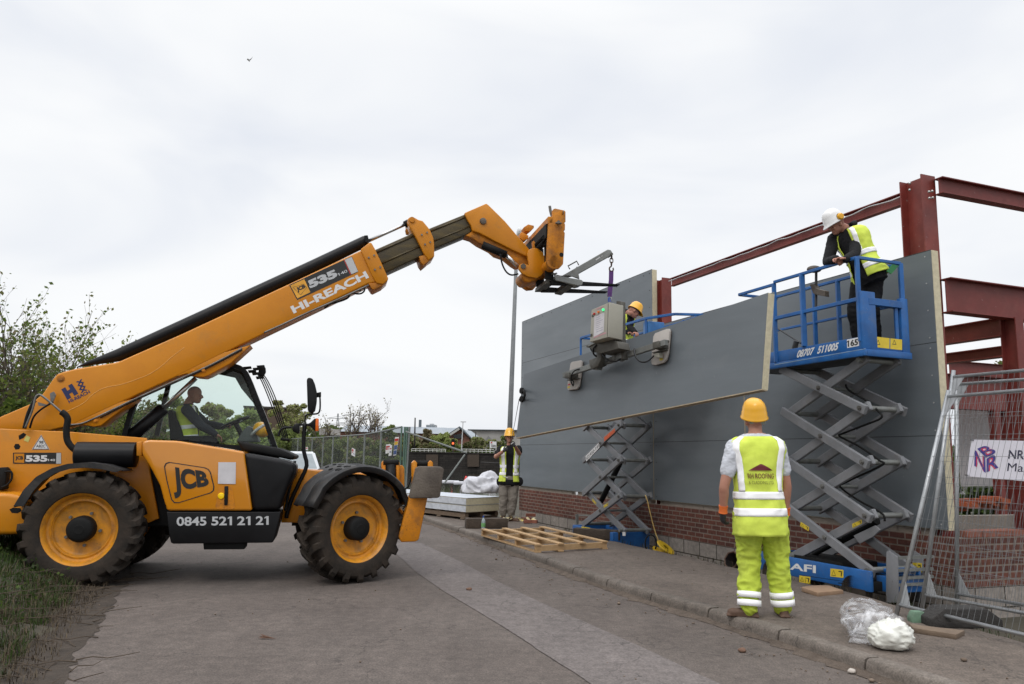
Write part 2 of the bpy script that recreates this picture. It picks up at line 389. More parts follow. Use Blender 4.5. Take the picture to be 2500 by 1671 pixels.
# soil washed along the channel
dirtm = mat('channel_soil', (.135, .105, .083), 1., scale=7, color2=(.07, .052, .040), bump=.8, bscale=60)
s = MB(); prev = None; y = 1.0
while y < 19:
    kx = linex(KERB, y); wd = max(.015, .07 + .12 * nz1(0, y, 1.3, 11) + .10 * nz1(0, y, 6, 2) + .05 * nz1(0, y, 17, 4)); r = [s.v((kx + .03, y, .045)), s.v((kx - wd * .4, y, .022)), s.v((kx - wd, y, .003))]
    if prev: [s.bm.faces.new((prev[i], prev[i + 1], r[i + 1], r[i])) for i in range(2)]
    prev = r; y += .09
s.jitter(.006, 30); tag(s.build('channel_soil', dirtm, smooth='full'), kind='stuff')
def soil_edge(name, L, side, w0, w1, z, m, y0, y1, dy=.08):
    s = MB(); prev = None; y = y0
    while y < y1:
        x = linex(L, y); a = x - side * w0; b = x + side * max(.02, w1 + w1 * .55 * nz1(0, y, .9, 21) + w1 * .3 * nz1(0, y, 4, 8) + w1 * .35 * nz1(0, y, 13, 3)); r = [s.v((a + (b - a) * i / 4, y, z + (.012 * (1 - i / 4)))) for i in range(5)]
        if prev: [s.bm.faces.new((prev[i], prev[i + 1], r[i + 1], r[i])) for i in range(4)]
        prev = r; y += dy
    s.jitter(.004, 22); return tag(s.build(name, m, smooth='full'), kind='stuff')
soil_edge('verge_soil', VERGE, 1, .3, .22, .004, mat('verge_soil', (.065, .049, .037), 1., scale=5, color2=(.032, .025, .019), bump=.9, bscale=45), 1.5, 16)
# kerb stones
s = MB(); dist = 0; P = [Vector((linex(KERB, y), y, 0)) for y in [-4 + .05 * i for i in range(700)]]; seg = []; acc = 0; st = P[0]
for a, b in zip(P, P[1:]):
    acc += (b - a).length
    if acc >= .915:
        d = (b - st).normalized(); n = Vector((d.y, -d.x, 0)); dz = random.uniform(-.004, .004)
        q0 = st + d * .011; q1 = b - d * .011
        prof = [(-.002 + .028 * 1, -.1), (.028, -.1), (.0, .02), (.002, .095), (.018, .118), (.14, .12), (.14, -.1)]
        prof = [(.0, -.1), (.0, .07), (.012, .108), (.035, .12), (.14, .12), (.14, -.1)]
        s.prism([q0 + n * a_ + Vector((0, 0, z_ + dz)) for a_, z_ in prof], q1 - q0)
        st = b; acc = 0
struct(s.build('kerb', M_kerb, smooth=True, angle=50))
s = MB(); s.face([(linex(KERB, y) + .003, y, -.1) for y in (-3, 28)] + [(linex(KERB, y) + .003, y, .085) for y in (28, -3)])
# pavement with its crumbling back edge that drops to the site
s = MB(); rows = []
y = -4.0
while y < 34:
    a = linex(KERB, y) + .138; b = linex(BACK, y) + .05 * nz1(0, y, 2.5, 4); n = 9
    r = [s.v((a + (b - a) * i / n, y, .116 + (.03 * nz1(a + (b - a) * i / n, y, 1.3, 9) * (i / n) if i else 0))) for i in range(n + 1)]
    r += [s.v((b + .10, y, .08 + .02 * nz1(b, y, 5))), s.v((b + .28, y, -.06)), s.v((b + .42, y, -.16))]
    rows.append(r); y += .15
for A, B in zip(rows, rows[1:]):
    for i in range(len(A) - 1): s.bm.faces.new((A[i], A[i + 1], B[i + 1], B[i]))
struct(s.build('pavement', M_pave, smooth='full'))

# ================================================================== brick plinth wall
def brickmat(name, bw, bh, mortar, c1, c2, cm, rough=.85, zoff=0.):
    m = bpy.data.materials.new(name); m.use_nodes = True; t = m.node_tree; b = t.nodes['Principled BSDF']; N = t.nodes.new; L = t.links.new
    tc = N('ShaderNodeTexCoord'); sp = N('ShaderNodeSeparateXYZ'); L(tc.outputs['Object'], sp.inputs[0]); cb = N('ShaderNodeCombineXYZ')
    ad = N('ShaderNodeMath'); ad.operation = 'ADD'; L(sp.outputs[0], ad.inputs[0]); L(sp.outputs[1], ad.inputs[1]); L(ad.outputs[0], cb.inputs[0]); zo = N('ShaderNodeMath'); zo.operation = 'SUBTRACT'; L(sp.outputs[2], zo.inputs[0]); zo.inputs[1].default_value = zoff; L(zo.outputs[0], cb.inputs[1])
    br = N('ShaderNodeTexBrick'); L(cb.outputs[0], br.inputs['Vector']); br.inputs['Scale'].default_value = 1; br.inputs['Brick Width'].default_value = bw; br.inputs['Row Height'].default_value = bh
    br.inputs['Mortar Size'].default_value = mortar; br.inputs['Mortar Smooth'].default_value = .25; br.inputs['Bias'].default_value = 0
    br.inputs['Color1'].default_value = (*c1, 1); br.inputs['Color2'].default_value = (*c2, 1); br.inputs['Mortar'].default_value = (*cm, 1)
    n = N('ShaderNodeTexNoise'); n.inputs['Scale'].default_value = 14; n.inputs['Detail'].default_value = 8; n.inputs['Roughness'].default_value = .7; L(tc.outputs['Object'], n.inputs['Vector'])
    mr = N('ShaderNodeMapRange'); mr.inputs[1].default_value = .3; mr.inputs[2].default_value = .7; mr.inputs[3].default_value = .65; mr.inputs[4].default_value = 1.3; L(n.outputs[0], mr.inputs[0])
    n2 = N('ShaderNodeTexNoise'); n2.inputs['Scale'].default_value = 1.1; n2.inputs['Detail'].default_value = 4; L(tc.outputs['Object'], n2.inputs['Vector'])
    mr2 = N('ShaderNodeMapRange'); mr2.inputs[1].default_value = .3; mr2.inputs[2].default_value = .7; mr2.inputs[3].default_value = .8; mr2.inputs[4].default_value = 1.15; L(n2.outputs[0], mr2.inputs[0])
    mu = N('ShaderNodeMath'); mu.operation = 'MULTIPLY'; L(mr.outputs[0], mu.inputs[0]); L(mr2.outputs[0], mu.inputs[1])
    v = N('ShaderNodeVectorMath'); v.operation = 'SCALE'; L(br.outputs['Color'], v.inputs[0]); L(mu.outputs[0], v.inputs['Scale']); L(v.outputs[0], b.inputs['Base Color'])
    b.inputs['Roughness'].default_value = rough; b.inputs['Specular IOR Level'].default_value = .3
    iv = N('ShaderNodeMath'); iv.operation = 'MULTIPLY_ADD'; L(br.outputs['Fac'], iv.inputs[0]); iv.inputs[1].default_value = -1; L(n.outputs[0], iv.inputs[2])
    bp = N('ShaderNodeBump'); bp.inputs['Strength'].default_value = .6; bp.inputs['Distance'].default_value = .008; L(iv.outputs[0], bp.inputs['Height']); L(bp.outputs[0], b.inputs['Normal'])
    return m
M_brick = brickmat('red_brick', .225, .075, .010, (.160, .060, .042), (.10, .041, .033), (.21, .165, .135), zoff=-.0225)
M_block = brickmat('concrete_block', .4506, .225, .011, (.30, .265, .235), (.26, .23, .205), (.06, .05, .04), zoff=-.0225)
CORN = fac(2338, 1350); CORN.z = 0; UC = facu(CORN); RU = -FN            # the return wall runs along RU
MF = Matrix(((FU.x, FN.x, 0, CORN.x), (FU.y, FN.y, 0, CORN.y), (0, 0, 1, 0), (0, 0, 0, 1)))
def local_obj(mb, name, m, parent, M):
    """mesh authored in frame M (x along the wall), kept in that frame so the coursing lines up"""
    o = mb.build(name, m, None); o.parent = parent; o.matrix_parent_inverse = Matrix.Identity(4)
    o.matrix_basis = ROOTM[root_of(parent).name].inverted() @ M if parent is not None else M
    return o
FAR = facu(fac(1268, 1190)) - UC
wall = thing('brick_wall', 'low red brick wall on grey blockwork under the cladding panels', 'wall', CORN)
s = MB(); s.box((FAR / 2, -.051, .465), (FAR, .102, .525)); local_obj(s, 'brickwork', M_brick, wall, MF)
s = MB(); s.box((.051, -5.0, .465 - .001), (.102, 9.8, .523)); local_obj(s, 'brickwork', M_brick, wall, MF)
s = MB(); s.box((FAR / 2, -.053, .0), (FAR - .002, .100, .405)); s.box((FAR/2, -.07, -.3), (FAR, .2, .2)); s.box((.053, -5.0, .0), (.1, 9.8, .4)); local_obj(s, 'blockwork', M_block, wall, MF)
# inner leaf: blocks showing in the gap with openings
s = MB(); x = .35; random.seed(3)
while x < FAR - .3:
    L = random.choice((.45, .9, 1.3)); s.box((x + L / 2, -.085, .66), (L - .01, .1, .3 + random.uniform(-.01, .01))); x += L + random.choice((0, .0, 0, 0, .3))
s.box((.6, -1.4, .80), (.1, 2.2, .235)); s.box((.6, -4.1, .80), (.1, 2.6, .235)); local_obj(s, 'inner_leaf', mat('pale_block', (.26, .225, .19), .9, scale=6, bump=.4), wall, MF)
s = MB(); random.seed(5)
for i in range(16):
    y = -.3 - i * .235
    if i in (4, 9): continue
    s.box((.06 + random.uniform(-.02, .02), y, .7285 + .0325 + .002), (.1, .215, .065), Matrix.Rotation(random.uniform(-.08, .08), 3, 'Z'))
    if i in (1, 2, 3, 6, 7, 11): s.box((.16, y + .05, .7285 + .0975 + .004 - .065), (.1, .215, .065), Matrix.Rotation(random.uniform(-.1, .1), 3, 'Z'))
local_obj(s, 'top_course', mat('loose_brick', (.24, .085, .055), .85, scale=9, bump=.3), wall, MF)

# ================================================================== cladding panels
M_clad = mat('grey_cladding', (.148, .168, .184), .40, scale=1.1, color2=(.118, .136, .150), stretch=(.5, .5, 3), rvar=.10, bump=.05, bscale=3)
M_foam = mat('cream_foam', (.60, .54, .38), .85, scale=20, var=.08, bump=.1)
weather(M_clad, (.20, .21, .21), .35, 1.6, .55, .8, (.32, .33, .33), .5, 38, .70)
M_foamedge = mat('foam_edge', (.40, .33, .22), .85, scale=12, var=.1)
ZR_ = [.80, 1.83, 2.88, 3.95, 5.05]
U1 = facu(fac(2292, 900)) - UC; U2 = facu(fac(1817, 975)) - UC; U3 = facu(fac(1594, 900)) - UC; U4 = facu(fac(1274, 800)) - UC
M_fix = mat('fixing_and_joint_shade', (.03, .03, .03), .5)  # near black, for screw heads and the painted joint shadow strips
M_fixp = mat('pale_fixing', (.4, .4, .4), .4)
def cladding(u0, u1, z0, z1, label, side):
    g_ = .008; t = thing('cladding_panel', label, 'panel', facp(UC + u0, 0, z0), group='cladding panels fixed along the wall')
    M = MF
    s = MB(); s.box(((u0 + u1) / 2, -.001, (z0 + z1) / 2), (u1 - u0 - .012, .004, z1 - z0 - g_), bev=.0015); fs = s
    s = MB(); s.box(((u0 + u1) / 2, -.054, (z0 + z1) / 2), (u1 - u0 - .004, .1, z1 - z0 - .0006)); local_obj(s, 'foam_core', M_foam, t, M)
    old_ = set(fs.bm.faces)
    for k in range(4):
        z = z0 + .06 + (z1 - z0 - .12) * k / 3
        for u in (u0 + .09, u1 - .09): fs.cyl((u, .0015, z), (u, .006, z), .009, 8)
    if z0 > 3.9:
        for k in range(12): fs.cyl((u0 + .3 + k * (u1 - u0 - .6) / 11, .0015, z1 - .06), (u0 + .3 + k * (u1 - u0 - .6) / 11, .006, z1 - .06), .011, 8)
    for f_ in fs.bm.faces:
        if f_ not in old_: f_.material_index = 1
    local_obj(fs, 'face_sheet', [M_clad, M_fix if side else M_fixp], t, M)
    s = MB(); s.box(((u0 + u1) / 2, -.0030, z1), (u1 - u0 - .02, .005, .016)); local_obj(s, 'joint_shadow', M_fix, t, M)  # dark strip painting the shadow line in the groove between panels
rown = ['lowest', 'second', 'third', 'top']
for bi, (ua, ub, nm) in enumerate(((U1, U2, 'beside the building corner'), (U2, U3, 'in the narrow middle bay'), (U3, U4, 'in the far bay'))):
    for r_ in range(4 if bi == 2 else 3):
        cladding(ua, ub, ZR_[r_], ZR_[r_ + 1], f'{("fourth and topmost" if r_ == 3 else ["lowest", "second lowest", "third"][r_])} grey insulated cladding panel {nm}', bi)
for u, lb in ((U2, 'beside the corner bay'), (U3, 'at the far bay')):
    s = MB(); s.box((u, .0005, 2.32), (.016, .005, 3.06)); o = local_obj(s, 'joint_strip', M_foamedge, None, MF)
    tag(o, 'thin cream vertical joint strip in the grey cladding ' + lb, 'joint strip')

# ================================================================== red steel frame
M_red = mat('red_oxide_steel', (.215, .034, .024), .5, scale=3, color2=(.13, .020, .015), rvar=.1)
M_redd = mat('red_oxide_beam', (.19, .030, .024), .55, scale=3, color2=(.115, .018, .014))
weather(M_red, (.26, .09, .07), .4, 4, .5, .75, (.34, .30, .28), .5, 30, .69); weather(M_redd, (.22, .08, .06), .4, 4, .5, .75, (.30, .26, .24), .5, 30, .69)
M_seal = mat('silver_sealant', (.5, .5, .5), .4)
def isec(s, a, b, h, w, fdir, tf=.014, tw=.01):
    """I section from a to b; fdir = direction across the web (flange width lies across it)"""
    a = Vector(a); b = Vector(b); d = (b - a).normalized(); wv = Vector(fdir); wv = (wv - d * wv.dot(d)).normalized(); hv = d.cross(wv)
    for sg in (-1, 1): s.bar(a + hv * sg * (h / 2 - tf / 2), b + hv * sg * (h / 2 - tf / 2), tf, w, wv)
    s.bar(a, b, h - 2 * tf - .001, tw, wv) if False else s.box((a + b) / 2, ((b - a).length - .002, tw, h - 2 * tf), Matrix((d, wv, hv)).transposed())
EY = Vector((0, 0, 1))
ctop = fac(2272, 424, -.12).z
cc = fac(2242, 500, -.14); cw = abs(facu(fac(2213, 467, -.14)) - facu(fac(2268, 460, -.14)))
t = thing('steel_column', 'tall red steel corner column standing behind the cladding corner', 'column', (cc.x, cc.y, 0))
s = MB(); isec(s, (cc.x, cc.y, -.1), (cc.x, cc.y, ctop), cw, .22, FN, .016, .012); s.build('shaft', M_red, t, 'world')
s = MB(); q = fac(2256, 460, -.128)
pts = [fac(x, y, -.125) for x, y in (ZI(588, 108), ZI(590, 180), ZI(594, 250), ZI(596, 290), ZI(600, 345), ZI(602, 400), ZI(599, 440), ZI(608, 500), ZI(612, 560), ZI(618, 598))]
s.tube(pts, [.006, .007, .008, .014, .028, .016, .009, .008, .008, .012], 8); s.build('sealant_bead', M_seal, t, 'world')
for x, y in ((487, 138), (487, 183), (622, 196), (643, 192), (625, 240), (647, 237)):
    p = fac(*ZI(x, y), -.02 if x < 500 else -.0); s = MB(); s.ell(p, (.016, .016, .016), nu=8, nv=6); s.build('bolt', mat('zinc_bolt', (.35, .35, .34), .35, .8), t, 'world')
c2 = fac(1619, 750, -.18)
t = thing('steel_column', 'red steel column at the end of the far cladding bay', 'column', (c2.x, c2.y, 0))
s = MB(); isec(s, (c2.x, c2.y, -.1), (c2.x, c2.y, 4.86), .26, .2, FN, .014, .01); s.build('shaft', M_red, t, 'world')
def beam(label, a, b, h, w, parentmat=None, fd=(0, 0, 1), bead=None, kind='I'):
    a = Vector(a); b = Vector(b); t = thing('steel_beam', label, 'beam', a)
    s = MB(); d = (b - a).normalized(); side = d.cross(Vector((0, 0, 1))).normalized(); isec(s, a, b, h, w, side, .012, .009)
    s.build('shaft', parentmat or M_red, t, 'world')
    if bead:
        p, q, f = bead; s = MB(); s.tube([p.lerp(q, i / 60) + Vector((0, 0, .03 * nz1(i * .25, 0, 1, 5) + .012 * nz1(i, 3, 1, 2))) for i in range(61)], [.007 + .004 * abs(nz1(i, 0, .7)) for i in range(61)], 6); s.build('sealant_bead', M_seal, t, 'world')
    return t
a = fac(1640, 690, -.14); b = fac(2212, 456, -.14); zb = 4.72; a.z = b.z = zb
beam('long red steel eaves beam between the two columns with silver sealant', a, b, .15, .09, bead=(a + FN * .065 + Vector((0, 0, .02)), b + FN * .065 + Vector((0, 0, .02)), 1))
def ret(px, py, off=0.): return onplane(px, py, CORN + FU * (.05 + off), FU)
zt = (ret(2320, 440).z + ret(2320, 465).z) / 2
p0 = CORN + FU * .12 - FN * .22; a = Vector((p0.x, p0.y, zt)); b = a + RU * 6
beam('red steel eaves beam running right from the corner column', a, b, .20, .12, M_redd)
z1 = ret(2320, 677).z; z2 = ret(2320, 760).z
a = Vector((p0.x, p0.y, (z1 + z2) / 2)); b = a + RU * 6
beam('deep red steel beam across the return side below the eaves', a, b, z1 - z2, .16, M_redd)
c1 = ret(2492, 900); c1 = CORN + RU * ((c1 - CORN).dot(RU)) + FU * .12
t = thing('steel_column', 'red steel column standing behind the company sign', 'column', (c1.x, c1.y, 0))
s = MB(); isec(s, (c1.x, c1.y, -.1), (c1.x, c1.y, z2 + .01), .2, .14, RU, .014, .01); s.build('shaft', M_redd, t, 'world')
def inn(px, py): return onplane(px, py, c1, RU)
for (ya, yb, xa, lab) in ((ZI(1210, 1062), ZI(1210, 1192), 0, 'red interior beam just under the deep return beam'), (ZI(1215, 1263), ZI(1215, 1338), 0, 'thinner red interior beam below it seen over the fence')):
    pa = inn(*ya); pb = inn(*yb); h = pa.z - pb.z; zc_ = (pa.z + pb.z) / 2
    beam(lab, Vector((c1.x, c1.y, zc_)) + FU * .1, Vector((c1.x, c1.y, zc_)) + FU * 14, h, .15, M_red)
def back(px, py, d=9.0): return onplane(px, py, CORN + FU * d, FU)
pa = back(*ZI(1000, 1392)); pb = back(*ZI(1000, 1480)); beam('far red steel beam at the back of the frame', Vector((*back(*ZI(760, 1400)).xy, (pa.z + pb.z) / 2)), Vector((*back(*ZI(1700, 1400)).xy, (pa.z + pb.z) / 2)), pa.z - pb.z, .2, M_redd)
pa = back(2420, 985, 4.5); pb = back(2420, 1000, 4.5); 
pb2 = back(2420, 950, 4.5); pa = back(2420, 922, 4.5); pb2 = back(2420, 1004, 4.5); beam('red steel beam above the white boards inside', Vector((*back(2310, 980, 4.5).xy, (pa.z + pb2.z) / 2)), Vector((*back(2700, 980, 4.5).xy, (pa.z + pb2.z) / 2)), pa.z - pb2.z, .2, M_redd)
for (px, lab) in ((2433, 'red interior column left of the white board gap'), (2462, 'red interior column in the white board gap')):
    q = back(px, 1100, 4.4); t = thing('steel_column', lab, 'column', (q.x, q.y, 0)); s = MB(); isec(s, (q.x, q.y, -.1), (q.x, q.y, 2.6), .16, .12, RU); s.build('shaft', M_redd, t, 'world')
M_board = mat('white_board', (.40, .385, .39), .7, scale=2, var=.06)
for (x0, x1, y0, y1, lab) in ((2335, 2428, 1000, 1188, 'large white board seen through the fence'), (2457, 2482, 998, 1075, 'small white board right of the red column'), (2470, 2640, 1150, 1190, 'low white board at the right edge')):
    pts = [back(x, y, 5) for x, y in ((x0, y0), (x1, y0), (x1, y1), (x0, y1))]
    zt_ = pts[0].z; zb_ = pts[2].z; a = pts[0].copy(); b = pts[1].copy(); a.z = b.z = (zt_ + zb_) / 2
    s = MB(); s.bar(a, b, .03, zt_ - zb_); o = s.build('white_board', M_board, loc=(a.x, a.y, zb_)); tag(o, lab, 'board')
q0 = back(2330, 1216, 4); q1 = back(2440, 1216, 4); s = MB(); random.seed(2)
for i in range(26):
    f = i / 25; p = q0.lerp(q1, f); s.box(p + Vector((random.uniform(-.1, .1), random.uniform(-.1, .1), random.uniform(-.1, .1) - .1)), (.3, .2, .08), Matrix.Rotation(random.uniform(0, 3), 3, 'Z'))
o = s.build('timber_pile', mat('orange_netting', (.38, .08, .02), .8, scale=8, color2=(.12, .03, .015)), loc=(q0.x, q0.y, 0)); tag(o, 'heap of orange and red offcuts behind the fence', 'rubble')

# ================================================================== telehandler
HEAD = R(12.8)
_q = onz(200, 1435, 0); _ax = Vector((-math.sin(HEAD), math.cos(HEAD), 0))
TP = _q + _ax * (1.10 - .08)
TM = Matrix.Translation(TP) @ Matrix.Rotation(HEAD, 4, 'Z'); TI = TM.inverted(); TX = Vector((math.cos(HEAD), math.sin(HEAD), 0))
def JL(p, w):
    """photo pixel -> machine-local point on the lengthways plane w metres in from the machine's near side"""
    return TI @ onplane(p[0], p[1], TP + _ax * (w - 1.10), _ax)
def JP(pts, w, Z): return [JL(Z(*p), w) for p in pts]
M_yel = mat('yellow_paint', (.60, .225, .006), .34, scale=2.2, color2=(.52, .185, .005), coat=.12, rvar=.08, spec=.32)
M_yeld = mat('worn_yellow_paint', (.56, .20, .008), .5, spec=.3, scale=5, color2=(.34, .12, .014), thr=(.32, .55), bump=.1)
M_blk = mat('black_plastic', (.007, .007, .008), .42, scale=3, var=.2, rvar=.1, spec=.22)
M_blkm = mat('matt_black', (.007, .007, .007), .7, scale=5, var=.25, spec=.25)
M_guard = mat('dark_grey_plastic', (.02, .02, .021), .5, scale=4, var=.2, bump=.08, spec=.35)
weather(M_yel, (.24, .15, .055), .45, 3.5, .55, .78, (.16, .09, .03), .55, 42, .69); weather(M_yeld, (.12, .08, .045), .6, 6, .5, .7, (.09, .05, .03), .7, 45, .64); weather(M_blk, (.05, .042, .034), .18, 4, .55, .8); weather(M_guard, (.09, .075, .06), .4, 5, .5, .7, (.14, .11, .085), .5, 50, .68)
M_rub = mat('tyre_rubber', (.018, .016, .014), .85, spec=.25, scale=6, color2=(.045, .034, .026), bump=.25, bscale=35)
weather(M_rub, (.085, .062, .044), .25, 5, .5, .75)
M_chrome = mat('chrome_rod', (.62, .62, .62), .28, .9, var=.03)
M_steel = mat('worn_steel', (.22, .22, .21), .5, .6, scale=7, color2=(.12, .11, .10), bump=.2)
M_grease = mat('greasy_steel', (.035, .03, .022), .4, .4, scale=4, color2=(.09, .065, .025), stretch=(1, 1, 4), thr=(.35, .75))
M_rust = mat('scraped_plate', (.15, .125, .10), .6, .2, scale=4, color2=(.07, .055, .045), bump=.3)
M_white = mat('white_vinyl', (.68, .68, .68), .5, var=.03)
M_silver = mat('silver_vinyl', (.48, .49, .50), .4, var=.04)
M_navy = mat('navy_vinyl', (.012, .02, .09), .5, var=.05)
M_black = mat('black_vinyl', (.012, .012, .012), .45, var=.05)
M_redv = mat('red_vinyl', (.45, .02, .015), .5, var=.05)
M_amber = mat('amber_lens', (.75, .14, .01), .2, var=.05)
def glass(name, tint, alpha):
    m = bpy.data.materials.new(name); m.use_nodes = True; t = m.node_tree; t.nodes.clear()
    a = t.nodes.new('ShaderNodeBsdfTransparent'); a.inputs[0].default_value = (*tint, 1); g = t.nodes.new('ShaderNodeBsdfGlossy'); g.inputs['Roughness'].default_value = .03; g.inputs[0].default_value = (1, 1, 1, 1)
    lw = t.nodes.new('ShaderNodeFresnel'); lw.inputs[0].default_value = 1.4; mxs = t.nodes.new('ShaderNodeMixShader'); o = t.nodes.new('ShaderNodeOutputMaterial')
    ad = t.nodes.new('ShaderNodeMath'); ad.operation = 'MULTIPLY_ADD'; ad.inputs[1].default_value = .7; ad.inputs[2].default_value = alpha
    t.links.new(lw.outputs[0], ad.inputs[0]); t.links.new(ad.outputs[0], mxs.inputs[0]); t.links.new(a.outputs[0], mxs.inputs[1]); t.links.new(g.outputs[0], mxs.inputs[2]); t.links.new(mxs.outputs[0], o.inputs[0]); return m
M_glass = glass('cab_glass', (.86, .93, .90), .0)
JCB = thing('telehandler', 'large yellow and black telehandler reaching its long boom over the road', 'telehandler', TP, HEAD)
def jp(name, pts, w, th, m, Z=ZA, bev=.012, parent=None, smooth=True, edges='all', seg=2):
    s = MB(); s.prism(JP(pts, w, Z), (0, th, 0), bev, seg, edges)
    return s.build(name, m, parent or JCB, smooth=smooth, angle=45)
def jt(name, path, w, r, m, Z=ZA, parent=None, n=10, smooth=True, k=5, cap=True):
    P = [JL(Z(*p[:2]), p[2] if len(p) > 2 else w) for p in path]
    s = MB(); s.tube(smoothpath(P, k) if len(P) > 2 and k > 1 else P, r, n, cap); return s.build(name, m, parent or JCB, smooth='full')
# ---- chassis
ch = jp('chassis', [(-420, 505), (0, 515), (450, 535), (935, 575), (955, 780), (1015, 1088), (925, 1125), (500, 1160), (-420, 1160)], .62, .05, M_yel, bev=.01)
s = MB(); s.prism(JP([(-380, 560), (900, 600), (1600, 700), (1780, 780), (1760, 1150), (1050, 1140), (-350, 1140)], .68, ZA), (0, .84, 0), .02)
s.box((.0, 0, .62), (.35, 1.55, .3), bev=.05); s.box((2.9, 0, .62), (.35, 1.3, .3), bev=.05); s.build('frame', M_blkm, JCB)
jp('chassis_plate', [(-420, 505), (0, 515), (450, 535), (935, 575), (955, 780), (1015, 1088), (925, 1125), (500, 1160), (-420, 1160)], 1.55, .05, M_yel, bev=.01)
for pts in ([(118, 560), (150, 540), (168, 552), (150, 575), (122, 586)], [(88, 630), (98, 612), (118, 612), (131, 628), (122, 646), (98, 648)]):
    jp('lightening_hole', pts, .6185, .004, M_blkm, bev=0)
jp('counterweight', [(-420, 925), (40, 925), (120, 940), (185, 985), (188, 1060), (160, 1190), (-420, 1200)], .22, 1.76, M_yel, bev=.05, seg=4)
jp('counterweight_slot', [(60, 1030), (85, 1018), (130, 1022), (138, 1040), (110, 1055), (75, 1052)], .217, .01, M_blkm, bev=0)
jp('coupling_block', [(-30, 765), (30, 760), (45, 775), (30, 900), (-30, 915)], .5, .12, M_blkm)
jt('hose', [(30, 790), (70, 790), (75, 830), (50, 870), (10, 890)], .48, .012, M_blkm)
# ---- wheels
WR = .635
def wheel_meshes():
    yw = MB(); W = .42
    prof = [(.30, .13), (.30, .115), (.355, .10), (.362, .055), (.385, .03), (.395, .018), (.400, .028), (.385, .045), (.375, .08), (.37, .3), (.385, W - .03), (.395, W - .02), (.36, W - .04), (.35, .3)]
    yw.lathe(prof, (0, 0, 0), (0, 1, 0), 56)
    yw.lathe([(.31, .098), (.30, .135), (.285, .15), (.26, .155), (.12, .16), (.001, .16)], (0, 0, 0), (0, 1, 0), 48)
    yw.lathe([(.31, .098), (.34, .11), (.345, .25), (.33, .28), (.001, .28)], (0, 0, 0), (0, 1, 0), 48)
    ty = MB()
    car = [(.392, .026), (.405, .006), (.44, -.006), (.50, -.012), (.545, -.004), (.568, .02), (.578, .05), (.582, .13), (.584, W / 2)]
    car += [(r, W - a) for r, a in car[-2::-1]]
    ty.lathe(car, (0, 0, 0), (0, 1, 0), 72)
    # lugs: two angled rows, each lug a bent raised bar running from the shoulder to the centre line
    n = 19
    for side in (0, 1):
        for k in range(n):
            a0 = 2 * math.pi * (k + .5 * side) / n; pts = []
            for (yy, da, wd, r0, r1) in ((-.012, -.05, .036, .50, .585), (.022, -.035, .046, .55, .628), (.10, .03, .042, .565, .638), (.155, .11, .034, .57, .640), (.235, .155, .030, .57, .640)):
                y = yy if side == 0 else W - yy; a = a0 + da; pts.append((y, a, wd / .6, r0, r1))
            rings = []
            for y, a, hw, r0, r1 in pts:
                ring = []
                for aa, rr in ((a - hw * 1.25, r0), (a - hw * .8, r1), (a + hw * .8, r1), (a + hw * 1.25, r0)): ring.append(ty.v((rr * math.cos(aa), y, rr * math.sin(aa))))
                rings.append(ring)
            for A, B in zip(rings, rings[1:]):
                for i in range(4): ty.bm.faces.new((A[i], A[(i + 1) % 4], B[(i + 1) % 4], B[i]))
            ty.bm.faces.new(rings[0]); ty.bm.faces.new(rings[-1][::-1])
    hb = MB(); hb.lathe([(.001, .0), (.10, .0), (.125, .012), (.14, .03), (.145, .16)], (0, 0, 0), (0, 1, 0), 36); hb.lathe([(.001, -.004), (.05, -.004), (.055, .001)], (0, 0, 0), (0, 1, 0), 20)
    nuts = []
    return yw, ty, hb
def make_wheel():
    yw, ty, hb = wheel_meshes()
    o = yw.build('wheel', mat('rim_paint', (.66, .27, .012), .45, scale=5, color2=(.40, .17, .03), thr=(.30, .52)), None, smooth=True, angle=50)
    t = ty.build('tyre', M_rub, o, smooth=True, angle=35); h = hb.build('hub_cap', M_blkm, o, smooth=True)
    for k in range(5):
        a = 2 * math.pi * (k + .3) / 5; s = MB(); s.cyl((.185 * math.cos(a), .16, .185 * math.sin(a)), (.185 * math.cos(a), .125, .185 * math.sin(a)), .018, 6); s.build('wheel_nut', M_steel, o)
    return o
w0 = make_wheel(); weather(MATS['rim_paint'], (.13, .085, .045), .6, 6, .48, .7, (.08, .05, .03), .6, 40, .66)
pr = JL((193, 1300), .02); pf = JL((868, 1293), .1)
zr = WR - .005
STEER = R(29)
fc = Vector((pf.x, -1.06, WR))      # steering pivot sits at the middle of the tyre
def wheel_at(o, x, side, steer):
    o.parent = JCB; o.matrix_parent_inverse = Matrix.Identity(4)
    M = Matrix.Translation((x, side * .88, zr)) @ Matrix.Rotation(steer, 4, 'Z')
    if side > 0: M = M @ Matrix.Rotation(math.pi, 4, 'Z')
    o.matrix_basis = M @ Matrix.Translation((0, -.22, 0)) @ Matrix.Rotation(random.uniform(0, 6), 4, 'Y')
    return M
fx = pf.x - .047
wheel_at(w0, pr.x, -1, 0); wheel_at(copy_tree(w0), pr.x, 1, 0)
MFR = wheel_at(copy_tree(w0), fx, -1, STEER); MFL = wheel_at(copy_tree(w0), fx - .16, 1, STEER + R(11))
